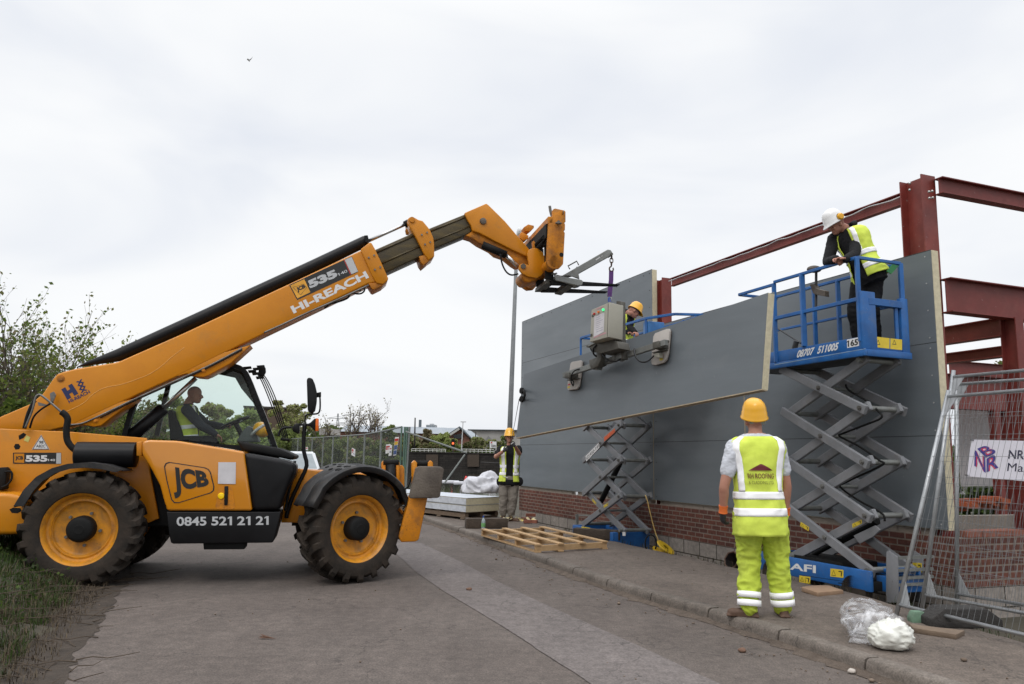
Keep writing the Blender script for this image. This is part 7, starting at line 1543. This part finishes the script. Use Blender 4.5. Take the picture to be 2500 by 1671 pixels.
# warehouses
t = thing('warehouse', 'long low warehouse with pale blue grey roof across the canal', 'building', ony(*ZM(900, 560), 230))
s = MB(); R0, R1 = ony(*ZM(572, 345), 245), ony(*ZM(1525, 370), 245); E0_, E1_ = ony(*ZM(505, 405), 225), ony(*ZM(1560, 432), 225); s.face([R0, R1, E1_, E0_]); B0 = Vector((R0.x, 265, E0_.z)); B1 = Vector((R1.x, 265, E1_.z)); s.face([R0, R1, B1, B0]); s.face([R0, E0_, B0]); s.build('roof', M_slate, t, 'world')
s = MB(); s.prism([Vector((E0_.x, 226, 2)), Vector((E1_.x, 226, 2)), Vector((E1_.x, 226, E1_.z - .1)), Vector((E0_.x, 226, E0_.z - .1))], Vector((0, 38, 0))); s.build('wall', M_farb, t, 'world')
s = MB(); a = ony(*ZM(1272, 372), 245); s.box(a + Vector((0, 0, .9)), (.8, .8, 3.2)); s.build('chimney', M_lead, t, 'world')
t = thing('warehouse', 'pale grey flat topped warehouse on the right across the canal', 'building', ony(*ZM(1900, 560), 240)); fpr('wall', ZM, [(1735, 395), (2400, 405), (2400, 600), (1735, 600)], 240, 40, M_pale, t); fpr('roof', ZM, [(1728, 385), (2400, 393), (2400, 400), (1728, 392)], 239, 42, M_lead, t)
for x in (1930,): fpr('porch_roof', ZM, [(x - 45, 500), (x - 5, 448), (x + 45, 500)], 236, 5, mat('mid_grey_roof', (.2, .2, .2), .8), t)
t = thing('warehouse', 'low pale warehouse roof at the far left behind the pylons', 'building', ony(*ZM(400, 450), 300)); fpr('roof', ZM, [(310, 378), (520, 385), (520, 440), (310, 440)], 300, 30, M_pale, t)
# brick house
t = thing('brick_house', 'red brick building with slate gable roof across the canal', 'house', ony(*ZM(1650, 600), 180)); fpr('wall', ZM, [(1560, 428), (1648, 380), (1742, 465), (1742, 620), (1560, 620)], 180, 14, M_farb, t); fpr('wall', ZM, [(1742, 470), (1840, 478), (1840, 620), (1742, 620)], 182, 12, M_farb, t)
s = MB(); a, b, c = fq(ZM, [(1548, 438), (1648, 371), (1755, 472)], 179); k = Vector((0, 16, 0)); th = Vector((0, 0, .35)); s.prism([a, b, c, c + th, b + th, a + th], k); s.build('roof', M_lead, t, 'world')
s = MB(); a, b = ony(*ZM(1512, 372), 186), ony(*ZM(1650, 371), 186); c, d = ony(*ZM(1560, 432), 179), ony(*ZM(1520, 425), 179); s.face([a, b, c, d]); a, b, c, d = ony(*ZM(1700, 392), 188), ony(*ZM(1760, 400), 190), ony(*ZM(1850, 470), 181), ony(*ZM(1748, 465), 181); s.face([a, b, c, d]); s.build('roof', M_slate, t, 'world')
s = MB(); a, b = ony(*ZM(1560, 437), 178.6), ony(*ZM(1648, 379), 178.6); s.bar(a, b, .3, .45); s.build('barge_board', mat('barge', (.45, .45, .43), .6), t, 'world')
for x in (1600, 1775, 1800, 1820): fpr('window', ZM, [(x, 485), (x + 14, 485), (x + 14, 560), (x, 560)], 179.4, .3, M_glz, t)
fpr('window', ZM, [(1590, 440), (1680, 425), (1680, 470), (1600, 475)], 179.5, .3, M_glz, t)
t = thing('tower_block', 'pale tower block far away on the skyline', 'building', ony(*ZM(1375, 400), 900)); fpr('wall', ZM, [(1330, 342), (1420, 342), (1420, 420), (1330, 420)], 900, 20, mat('tower_wall', (.42, .44, .46), .7), t); fpr('wall', ZM, [(1365, 332), (1400, 332), (1400, 342), (1365, 342)], 902, 10, MATS['tower_wall'], t)
for k in range(5): fpr('window', ZM, [(1334 + 17 * k, 347), (1343 + 17 * k, 347), (1343 + 17 * k, 375), (1334 + 17 * k, 375)], 899.5, .4, mat('far_window', (.22, .27, .32), .4), t)
# old brown structure left of the mirror
t = thing('old_viaduct', 'dark brown wall of an old bridge among the trees behind the cab', 'bridge', ony(660, 1080, 75)); fpr('wall', ZB, [(250, 372), (560, 385), (560, 560), (250, 560)], 75, 2, mat('old_brown_brick', (.10, .07, .05), .9, scale=1), t); fpr('coping', ZB, [(245, 368), (565, 380), (565, 392), (245, 380)], 74.8, 2.4, mat('coping_dark', (.05, .045, .04), .9), t)
# poles, lamp, traffic light, signboard
M_pole = mat('dark_pole', (.045, .04, .037), .8); M_wpole = mat('pale_pole', (.5, .5, .5), .5)
def pole(name, label, cat, a, b, Y, r, m): A_, B_ = ony(*ZM(*a), Y), ony(*ZM(*b), Y); s = MB(); s.tube([B_, A_], [r, r * .7], 8); return tag(s.build(name, m, loc=B_, smooth='full'), label, cat)
pole('telegraph_pole', 'tall dark telegraph pole left of the brick building across the canal', 'pole', (1226, 275), (1219, 575), 128, .15, M_pole); pole('wooden_post', 'short dark post right of the brick building', 'pole', (1804, 402), (1803, 575), 150, .14, M_pole)
a, b = ony(*ZM(1683, 318), 128), ony(*ZM(1668, 590), 128); t = thing('street_lamp', 'white street lamp standing in front of the brick building', 'street lamp', b); s = MB(); s.tube([b, a], [.10, .06], 8); s.build('column', M_wpole, t, 'world'); s = MB(); s.box(a + Vector((.05, 0, .05)), (.9, .3, .14)); s.build('lamp_head', M_wpole, t, 'world')
c = ony(*ZM(1588, 517), 127); t = thing('traffic_light', 'traffic light glowing red beyond the lock', 'traffic light', Vector((c.x, 127, 2.1))); s = MB(); s.box(c, (.55, .3, 1.3)); s.build('head', M_blkm, t, 'world'); s = MB(); s.tube([Vector((c.x, 127.1, 2.1)), c], .1, 8); s.build('pole', M_pole, t, 'world')
for dz, m in ((-.05, mat('red_light', (.7, .06, .02), .3, emit=(1, .14, .04, 2))),): s = MB(); s.cyl(c + Vector((0, -.14, dz)), c + Vector((0, -.2, dz)), .17, 14); s.build('lamp', m, t, 'world')
t = thing('notice_board', 'white notice board on two legs on the grass across the canal', 'sign', ony(*ZM(1945, 632), 127)); fpr('board', ZM, [(1938, 500), (2002, 503), (2002, 566), (1938, 563)], 127, .1, M_white, t)
for x in (1943, 1998): s = MB(); a = ony(*ZM(x, 540), 127.1); s.tube([a, Vector((a.x, 127.1, 2))], .08, 6); s.build('leg', M_wr, t, 'world')
fpr('red_mark', ZM, [(1948, 506), (1962, 507), (1962, 520), (1948, 519)], 126.95, .02, M_redv, t); fpr('black_arrow', ZM, [(1955, 530), (1962, 530), (1964, 558), (1958, 558)], 126.95, .02, M_black, t); fpr('text_line', ZM, [(1968, 535), (1996, 537), (1996, 542), (1968, 540)], 126.95, .02, M_black, t); fpr('text_line', ZM, [(1968, 548), (1996, 550), (1996, 555), (1968, 553)], 126.95, .02, M_black, t)
# pylons
M_pyl = mat('pylon_steel', (.16, .17, .18), .6)
def pylon(label, cx, top, Y, wid, arms):
    T0 = ony(*ZM(cx, top), Y); t = thing('pylon', label, 'pylon', Vector((T0.x, Y, 2))); s = MB(); H = T0.z - 2; bw = H * .09
    def W_(f): return bw * (1 - f) ** 1.3 + .25
    n = 9; lv = [i / n for i in range(n + 1)]
    for i in range(n):
        for sx in (-1, 1):
            a = Vector((T0.x + sx * W_(lv[i]), Y, 2 + H * lv[i])); b = Vector((T0.x + sx * W_(lv[i + 1]), Y, 2 + H * lv[i + 1])); c_ = Vector((T0.x - sx * W_(lv[i + 1]), Y + .5, 2 + H * lv[i + 1])); s.bar(a, b, .35, .35); s.bar(a, c_, .2, .2)
    s.build('tower', M_pyl, t, 'world')
    for f, l in arms: s = MB(); z = 2 + H * f; s.bar((T0.x - l, Y, z), (T0.x + l, Y, z), .3, .4); s.bar((T0.x - l, Y, z), (T0.x, Y, z + H * .05), .2, .2); s.bar((T0.x + l, Y, z), (T0.x, Y, z + H * .05), .2, .2); s.build('cross_arm', M_pyl, t, 'world')
pylon('nearer electricity pylon with three pairs of arms on the skyline', 490, 235, 600, 1, ((.55, 9), (.72, 10.5), (.88, 8))); pylon('second electricity pylon right of the first on the skyline', 638, 228, 750, 1, ((.5, 12), (.75, 13), (.93, 11)))

# ================================================================== trees, shrubs, grass
def leafmesh(name, P, size, m, parent, seed=0, aspect=1.6):
    """many small leaf blades at the points P (n x 3, world)"""
    rs = np.random.RandomState(seed); n = len(P); a = rs.normal(size=(n, 3)); a /= np.linalg.norm(a, axis=1)[:, None]; b = rs.normal(size=(n, 3)); b -= a * (a * b).sum(1)[:, None]; b /= np.linalg.norm(b, axis=1)[:, None]
    sz = size * rs.uniform(.6, 1.35, (n, 1)); L = a * sz * aspect * .5; Wd = b * sz * .5; V = np.empty((n, 4, 3)); V[:, 0] = P - L; V[:, 1] = P + Wd; V[:, 2] = P + L; V[:, 3] = P - Wd
    M = ROOTM[root_of(parent).name].inverted(); Mn = np.array(M); V = V.reshape(-1, 3) @ Mn[:3, :3].T + Mn[:3, 3]
    me = bpy.data.meshes.new(name); me.vertices.add(4 * n); me.vertices.foreach_set('co', V.ravel()); me.loops.add(4 * n); me.loops.foreach_set('vertex_index', np.arange(4 * n, dtype=np.int32)); me.polygons.add(n); me.polygons.foreach_set('loop_start', np.arange(0, 4 * n, 4, dtype=np.int32)); me.update(calc_edges=True)
    for q in (m if isinstance(m, list) else [m]): me.materials.append(q)
    if isinstance(m, list): me.polygons.foreach_set('material_index', rs.randint(0, len(m), n).astype(np.int32))
    o = bpy.data.objects.new(name, me); col.objects.link(o); o.parent = parent; return o
def leafmat(name, c):
    m = mat(name, c, .6, scale=.7, color2=tuple(x * .6 for x in c), spec=.25); b = m.node_tree.nodes['Principled BSDF']; 
    t = m.node_tree; o = [q for q in t.nodes if q.type == 'OUTPUT_MATERIAL'][0]; tl = t.nodes.new('ShaderNodeBsdfTranslucent'); ms = t.nodes.new('ShaderNodeMixShader'); ms.inputs[0].default_value = .45
    t.links.new(b.inputs['Base Color'].links[0].from_socket, tl.inputs[0]); t.links.new(b.outputs[0], ms.inputs[1]); t.links.new(tl.outputs[0], ms.inputs[2]); t.links.new(ms.outputs[0], o.inputs[0]); return m
G1 = leafmat('spring_leaf', (.19, .25, .045)); G2 = leafmat('mid_leaf', (.11, .165, .035)); G3 = leafmat('dark_leaf', (.055, .085, .025)); G4 = leafmat('olive_leaf', (.22, .225, .08)); F1 = leafmat('pale_spring_leaf', (.38, .42, .14)); F2 = leafmat('fresh_leaf', (.27, .33, .10)); F3 = leafmat('far_leaf', (.16, .20, .07)); F4 = leafmat('blossom_leaf', (.34, .31, .18)); G5 = leafmat('bud_brown', (.21, .165, .09)); M_bark = mat('bark', (.085, .065, .05), .9, scale=8)
def branches(rng, base, h, spread, n0, depth, r0, lean=.35, up=.5, kids=(3, 5), stems=None):
    segs = []; tips = []
    def grow(p, d, L, r, k):
        q = p; m = 3; pts_ = [p]
        for i in range(m): d = (d + Vector((rng.uniform(-1, 1), rng.uniform(-1, 1), rng.uniform(-.3, 1) * up)) * .22).normalized(); q = q + d * L / m; pts_.append(q)
        segs.append((pts_, r, r * .55)); 
        if k == 0:
            for i in range(1, m + 1): tips.append((pts_[i], d))
            return
        for _ in range(rng.randint(*kids)):
            f = rng.uniform(.25, 1); i = min(m - 1, int(f * m)); s_ = pts_[i].lerp(pts_[i + 1], f * m - i); dd = (d + Vector((rng.uniform(-1, 1), rng.uniform(-1, 1), rng.uniform(-.2, .8))) * .8).normalized(); grow(s_, dd, L * rng.uniform(.45, .68), r * .5, k - 1)
    for i in range(n0):
        a = rng.uniform(0, 6.28); d = Vector((math.cos(a) * lean * rng.random(), math.sin(a) * lean * rng.random(), 1)).normalized(); b0 = base + Vector((math.cos(a), math.sin(a), 0)) * spread * rng.random(); grow(b0, d, h * rng.uniform(.4, .62), r0 * rng.uniform(.6, 1), depth)
    return segs, tips
def stems_mesh(name, segs, m, parent):
    s = MB()
    for P, a, b in segs: k = len(P); s.tube(P, [max(.0025, a + (b - a) * i / (k - 1)) for i in range(k)], 4 if a < .03 else 6, cap=False)
    return s.build(name, m, parent, 'world', recalc=False, smooth='full')
TID = [0]
def twiggy(label, x, y, z, h, n0, depth, leafs, lsize, mats_, spread=.5, lean=.5, per=4, r0=.03, jit=.05, name='shrub', cat='shrub', group=None, kids=(3, 5)):
    TID[0] += 1; rng = random.Random(TID[0] * 17 + 3); base = Vector((x, y, z)); t = thing(name, label, cat, base, group=group); sg_, tips = branches(rng, base, h, spread, n0, depth, r0, lean, kids=kids)
    stems_mesh('stems' if name == 'shrub' else 'trunk', sg_, M_bark, t)
    P = []
    for p, d in tips:
        for _ in range(per): P.append(p + Vector((rng.gauss(0, jit), rng.gauss(0, jit), rng.gauss(0, jit))))
    if len(P) > leafs: P = rng.sample(P, leafs)
    if P: leafmesh('crown', np.array([tuple(p) for p in P]), lsize, mats_, t, TID[0])
    return t
def bushy(label, px, ytop, Y, wpx, leafs, lsize, mats_, zb=None, name='tree', cat='tree', group=None, trunk=True, squash=1.):
    """crown made of leaf clumps; placed where its silhouette stands in the landscape at distance Y"""
    TID[0] += 1; rng = random.Random(TID[0] * 31 + 1); rs = np.random.RandomState(TID[0]); T0 = ony(px, ytop, Y); zb = gz(T0.x, Y) if zb is None else zb; H = T0.z - zb; Rw = wpx / 2 * Y / FPX
    base = Vector((T0.x, Y, zb)); t = thing(name, label, cat, base, group=group); n = 44; P = []; cl = []
    for i in range(n):
        u, a, v = rng.random(), rng.uniform(0, 6.28), rng.uniform(.12, .93); rr = Rw * math.sin(math.pi * min(.98, .12 + v * .84)) ** .6 * math.sqrt(u) * .85; cl.append((Vector((rr * math.cos(a), rr * math.sin(a) * .8, H * v)), min(Rw, H * .5) * rng.uniform(.15, .32)))
    m_ = leafs // n
    for c, r in cl:
        d = rs.normal(size=(m_, 3)); d /= np.linalg.norm(d, axis=1)[:, None]; q = d * (r * rs.uniform(.25, 1.12, (m_, 1)) ** .6) * np.array([1, 1, .8 * squash]) + np.array([c.x, c.y, c.z]); q[:, 2] = np.maximum(q[:, 2], .05); P.append(q)
    P = np.concatenate(P) + np.array([base.x, base.y, base.z]); leafmesh('crown', P, lsize, mats_, t, TID[0])
    s = MB()
    s.tube([base, base + Vector((0, 0, H * .35)), base + Vector((.02 * H, 0, H * .8))], [H * .022, H * .016, H * .006], 6)
    for c, r in cl[::5]: s.tube([base + Vector((0, 0, H * .25)), base + c], [H * .009, H * .003], 4)
    s.build('trunk', M_bark, t, 'world'); return t
# left shrubs behind the telehandler
def gp(px, Y): return ony(px, 1100, Y).x
SH = [('leafy hawthorn shrub at the left edge behind the telehandler', -30, 15, 4.1, 11, [G1, G4, G2], 3600), ('sparse twiggy shrub just right of the leafy one at the left', 45, 15.5, 3.4, 11, [G1, G5, G2], 2600), ('thin budding shrub behind the boom pivot', 120, 16, 2.7, 9, [G1, G5, G4], 1700)]
for lb, px, Y, h, n0, ms, lf_ in SH: twiggy(lb, gp(px, Y), Y, .5, h, n0, 3, lf_, .050, ms, .8, .5, 4, .028, .05, kids=(3, 5), group='shrubs at the left behind the telehandler')
twiggy('feathery young willow rising beside the boom', gp(235, 18), 18, .5, 3.9, 7, 3, 2600, .052, [G1, G4], .35, .6, 4, .024, .05, name='tree', cat='tree', kids=(3, 5)); twiggy('nearly bare thin sapling beside the willow', gp(195, 18.5), 18.5, .5, 5.0, 3, 2, 120, .045, [G5], .2, .35, 1, .02, .05, name='tree', cat='tree')
for k, (px, Y, yt, w_, ms) in enumerate(((-30, 13.5, 960, 260, [G2, G1, G3]), (70, 14, 975, 190, [G1, G2]), (170, 17, 985, 170, [G2, G3, G4]), (270, 20, 985, 200, [G3, G2, G4]), (350, 24, 975, 160, [G2, G4, G5]))):
    bushy(['low green bush at the left edge below the shrubs', 'bright green low bush behind the boom pivot', 'dull green bush behind the boom lug', 'dark bush seen between the boom and the chassis', 'brownish bush seen through the rear cab pane'][k], px, yt, Y, w_, 5200, .07, ms, name='bush', cat='bush')
# belt seen through the cab and behind it
belt = [(400, 955, 60, 120, [F2, F3]), (450, 965, 70, 110, [F2, F4]), (505, 972, 62, 110, [F4, F1, G5]), (555, 980, 66, 110, [F4, F1]), (600, 990, 58, 110, [F1, F2]), (640, 985, 80, 90, [F2, F4, F1]), (690, 960, 64, 90, [F1, F4]), (730, 975, 70, 90, [F4, F1]), (530, 1020, 50, 190, [F2, F3]), (620, 1035, 48, 170, [F2, F1, F3]), (700, 1045, 46, 140, [F2, F3]), (770, 1062, 62, 110, [F3, F2, G5]), (830, 1066, 60, 120, [F3, F2]), (890, 1062, 56, 120, [F3, F4, F2]), (940, 1072, 52, 100, [F3, F2])]
lbs = ['dark tree in the belt seen through the rear of the cab', 'green tree in the belt behind the driver', 'pale budding tree behind the driver face', 'pale green tree above the steering wheel', 'green tree near the front of the cab window', 'tree behind the cab guard bars', 'tall pale birch behind the mirror', 'pale birch just right of the mirror', 'low dark thicket behind the driver', 'low thicket behind the steering wheel', 'low thicket behind the lamp', 'dark bush behind the fence above the white car', 'dark bush behind the middle of the far fence', 'olive bush behind the far fence', 'dark bush behind the green fence post']
for (px, yt, Y, w_, ms), lb in zip(belt, lbs): bushy(lb, px, yt, Y, w_, 6200, .15 if Y > 55 else .12, ms, name='tree' if yt < 1000 else 'bush', cat='tree' if yt < 1000 else 'bush')
for k, (px, h) in enumerate(((860, 7.5), (885, 8.2), (908, 7.2), (800, 6.0))): twiggy('bare spindly tree number %s' % k if False else ['bare spindly tree in front of the warehouse roof', 'tallest bare spindly tree in front of the warehouse roof', 'bare spindly tree nearest the dark conifer', 'bare spindly tree in front of the pylon'][k], gp(px, 110), 110, 1.8, h, 4, 2, 300, .16, [G5, F4], .6, .4, 1, .10, .2, name='tree', cat='tree')
far = [(950, 1028, 150, 46, [F3, F2], 'dark evergreen at the left end of the warehouse roof'), (1005, 1060, 135, 60, [F2, F4], 'pale green bush beside the green fence post'), (1042, 1048, 140, 46, [F4, G5], 'pale blossoming tree in front of the warehouse'), (1080, 1055, 136, 60, [F2, F1], 'round green tree in front of the warehouse'), (1102, 1072, 130, 60, [F1, F2], 'bright green bush left of the street lamp'), (1142, 1080, 130, 30, [F3, G5], 'dark reddish bush right of the street lamp'), (1168, 1066, 134, 40, [F2, F4], 'green bush in front of the brick building corner'), (1205, 1072, 140, 50, [F2, F4], 'green bush left of the notice board'), (1236, 1066, 145, 40, [F2, F3], 'dark bush behind the man with the gloves'), (1050, 1085, 128, 80, [F3, G5], 'low dark scrub behind the lock wall')]
for px, yt, Y, w_, ms, lb in far: bushy(lb, px, yt, Y, w_, 3400, .27, ms, zb=2.0, name='tree' if 'tree' in lb or 'evergreen' in lb else 'bush', cat='tree' if 'tree' in lb or 'evergreen' in lb else 'bush')
bushy('green tree glimpsed between the red beams at the right', 2440, 868, 60, 200, 3000, .16, [G2, G4], zb=0.)
bushy('green tree farther right behind the steel frame', 2560, 870, 55, 200, 2000, .16, [G2, G4], zb=0.)
bushy('dark undergrowth behind the low inner wall at the right', 2420, 1175, 19, 420, 5200, .12, [G2, G3], zb=0., name='bush', cat='bush')
# far tree line on the horizon and grass bank across the canal
rs = np.random.RandomState(5); n = 26000; X = rs.uniform(-420, 420, n); t = thing('tree_line', 'distant tree line', 'trees', (0, 420, 2))
Yv = rs.uniform(380, 460, n); Hh = 7 + 4 * np.sin(X * .05) + 3 * np.sin(X * .13 + 1); Zv = 2 + rs.uniform(0, 1, n) ** .7 * Hh; o = leafmesh('tree_line', np.stack([X, Yv, Zv], 1), 2.4, [G3, G2], t, 3)
o.parent = None; o.location = (0, 420, 2); o['kind'] = 'stuff'; bpy.data.objects.remove(t)
def turf(name, X, Y, Z, hmin, hmax, wd, mats_, seed):
    rs = np.random.RandomState(seed); n = len(X); a = rs.uniform(0, 6.28, n); ln = rs.uniform(.1, .9, n); h = rs.uniform(hmin, hmax, n); B = np.stack([X, Y, Z], 1); sd_ = np.stack([-np.sin(a), np.cos(a), 0 * a], 1) * (wd * .5); dr_ = np.stack([np.cos(a), np.sin(a), 0 * a], 1)
    V = np.empty((n, 5, 3)); V[:, 0] = B - sd_; V[:, 1] = B + sd_; mid = B + dr_ * (h * ln * .35)[:, None] + np.array([0, 0, 1]) * (h * .6)[:, None]; V[:, 2] = mid + sd_ * .7; V[:, 3] = mid - sd_ * .7; V[:, 4] = B + dr_ * (h * ln)[:, None] + np.array([0, 0, 1]) * (h * (1 - .45 * ln))[:, None]
    me = bpy.data.meshes.new(name); idx = np.arange(n)[:, None] * 5; q = idx + np.array([0, 1, 2, 3]); tr = idx + np.array([3, 2, 4])
    me.vertices.add(5 * n); me.vertices.foreach_set('co', V.ravel()); L = np.concatenate([q, tr], 1).ravel().astype(np.int32); me.loops.add(7 * n); me.loops.foreach_set('vertex_index', L); ls = (np.arange(n)[:, None] * 7 + np.array([0, 4])).ravel().astype(np.int32); me.polygons.add(2 * n); me.polygons.foreach_set('loop_start', ls); me.update(calc_edges=True)
    for m in mats_: me.materials.append(m)
    mi = np.repeat(rs.randint(0, len(mats_), n), 2).astype(np.int32); me.polygons.foreach_set('material_index', mi); o = bpy.data.objects.new(name, me); col.objects.link(o); o['kind'] = 'stuff'; return o
GR = [leafmat('grass_a', (.065, .115, .022)), leafmat('grass_b', (.038, .07, .016)), mat('dead_grass', (.095, .07, .038), .9), mat('dead_stalk', (.07, .05, .03), .9)]
rs = np.random.RandomState(9); n = 46000; Yv = rs.uniform(3.2, 16, n); D = rs.uniform(0, 1, n) ** 1.1 * 3.6; VX = np.array([linex(VERGE, y) for y in Yv]); pk = np.array([nz1(0, y, 2.1, 5) for y in Yv]); X = VX - .22 - .16 * pk - D; Z = np.array([gz(x, y) for x, y in zip(X, Yv)]); o = turf('verge_grass', X, Yv, Z - .01, .05, .17, .008, [GR[0], GR[0], GR[1], GR[1], GR[2]], 2)
n = 9000; Yv = rs.uniform(3.2, 14, n); D = rs.uniform(-.1, .55, n); VX = np.array([linex(VERGE, y) for y in Yv]); X = VX - .05 - D; Z = np.array([gz(x, y) for x, y in zip(X, Yv)]); turf('dead_verge_grass', X, Yv, Z, .03, .13, .006, [GR[2], GR[3], GR[3]], 4)
# low broad leaves in the verge and dead stems
n = 3600; Yv = rs.uniform(4, 14, n); D = rs.uniform(.15, 2.6, n); VX = np.array([linex(VERGE, y) for y in Yv]); X = VX - .15 - D; Z = np.array([gz(x, y) for x, y in zip(X, Yv)]) + rs.uniform(.02, .18, n)
t = thing('x', 'x', 'x', (0, 0, 0)); o = leafmesh('verge_weeds', np.stack([X, Yv, Z], 1), .028, [G3, G3, G2], t, 8, 1.6); o.parent = None; o['kind'] = 'stuff'; bpy.data.objects.remove(t)
random.seed(21); s = MB()
for i in range(170):
    y = random.uniform(4.4, 10); x = linex(VERGE, y) - random.uniform(-.28, .9); z = gz(x, y) + .01; a = random.uniform(0, 6.28); L = random.uniform(.15, .7); p = Vector((x, y, max(z, .006))); P = [p]
    for k in range(4): a += random.uniform(-.4, .4); P.append(P[-1] + Vector((math.cos(a) * L / 4, math.sin(a) * L / 4, random.uniform(-.015, .03))))
    for q_ in P: q_.z = max(q_.z, gz(q_.x, q_.y) + .008)
    s.tube(P, [.005, .004, .0035, .003, .002], 4, cap=False)
tag(s.build('dead_twigs', mat('dead_twig', (.07, .05, .033), .9), recalc=False), kind='stuff')
n = 9000; X = rs.uniform(-60, 60, n); Yv = rs.uniform(126, 160, n); turf('far_grass', X, Yv, np.full(n, 2.0), .3, .8, .25, [GR[0], GR[1]], 6)
n = 4000; u = rs.uniform(0, 1, n); Yv = 4 + 12 * u; BX = np.array([linex(BACK, y) for y in Yv]) + rs.uniform(-.02, .5, n); msk = rs.uniform(0, 1, n) < .55; turf('edge_weeds', BX[msk], Yv[msk], np.where(BX[msk] - np.array([linex(BACK, y) for y in Yv[msk]]) > .2, -.13, .09), .02, .12, .006, [GR[1], GR[2], GR[3]], 7)
# grit and small stones
random.seed(8); s = MB()
for i in range(420):
    y = 3 + 13 * random.random() ** 1.6; kx, vx = linex(KERB, y), linex(VERGE, y)
    if random.random() < .55: x = kx - abs(random.gauss(0, .22)) - .03; z = .006
    elif random.random() < .5: x = random.uniform(vx, kx); z = .004
    else: x = kx + .2 + random.random() * max(.1, linex(BACK, y) - kx - .2); z = .125
    r = random.uniform(.004, .012) * (2.0 if random.random() < .03 else 1); s.ell((x, y, z + r * .4), (r, r * .8, r * .6), Matrix.Rotation(random.uniform(0, 3), 3, 'Z'), 6, 4)
tag(s.build('road_grit', mat('grit', (.22, .17, .13), .9, scale=3, color2=(.10, .07, .05)), smooth='full'), kind='stuff')
for lb, (x, y), z in (('small brown stone on the road left of the repair strip', ZK(485, 980), 0), ('brown stone on the road below the man in lime', ZP(42, 982), 0), ('white pebble on the road near the kerb', ZP(938, 1157), 0), ('small dark stone on the pavement left of the plastic bag', ZP(915, 640), .12)):
    c = onz(x, y, z); r = .028; s = MB(); s.ell(c + Vector((0, 0, r * .6)), (r * 1.2, r, r * .7), None, 10, 7); s.jitter(.008, 30); tag(s.build('stone', mat('pale_stone', (.5, .45, .4), .8) if 'white' in lb else mat('brown_stone', (.16, .09, .06), .9), loc=c, smooth=True), lb, 'stone')
# a dead leaf cluster on the road
s = MB(); c = onz(*ZL(2260, 1045), 0)
for k in range(7): a = random.uniform(-.5, .5); s.face([c + Vector((.0, 0, .006)), c + Vector((-.16 * math.cos(a), -.05 * math.sin(a) + .01, .012 + .004 * k)), c + Vector((-.10, .02 * a + .015, .02))])
tag(s.build('dead_leaf', mat('dead_leaf', (.10, .05, .03), .9), loc=c), 'flattened dead leaf on the road in front of the telehandler', 'leaf')
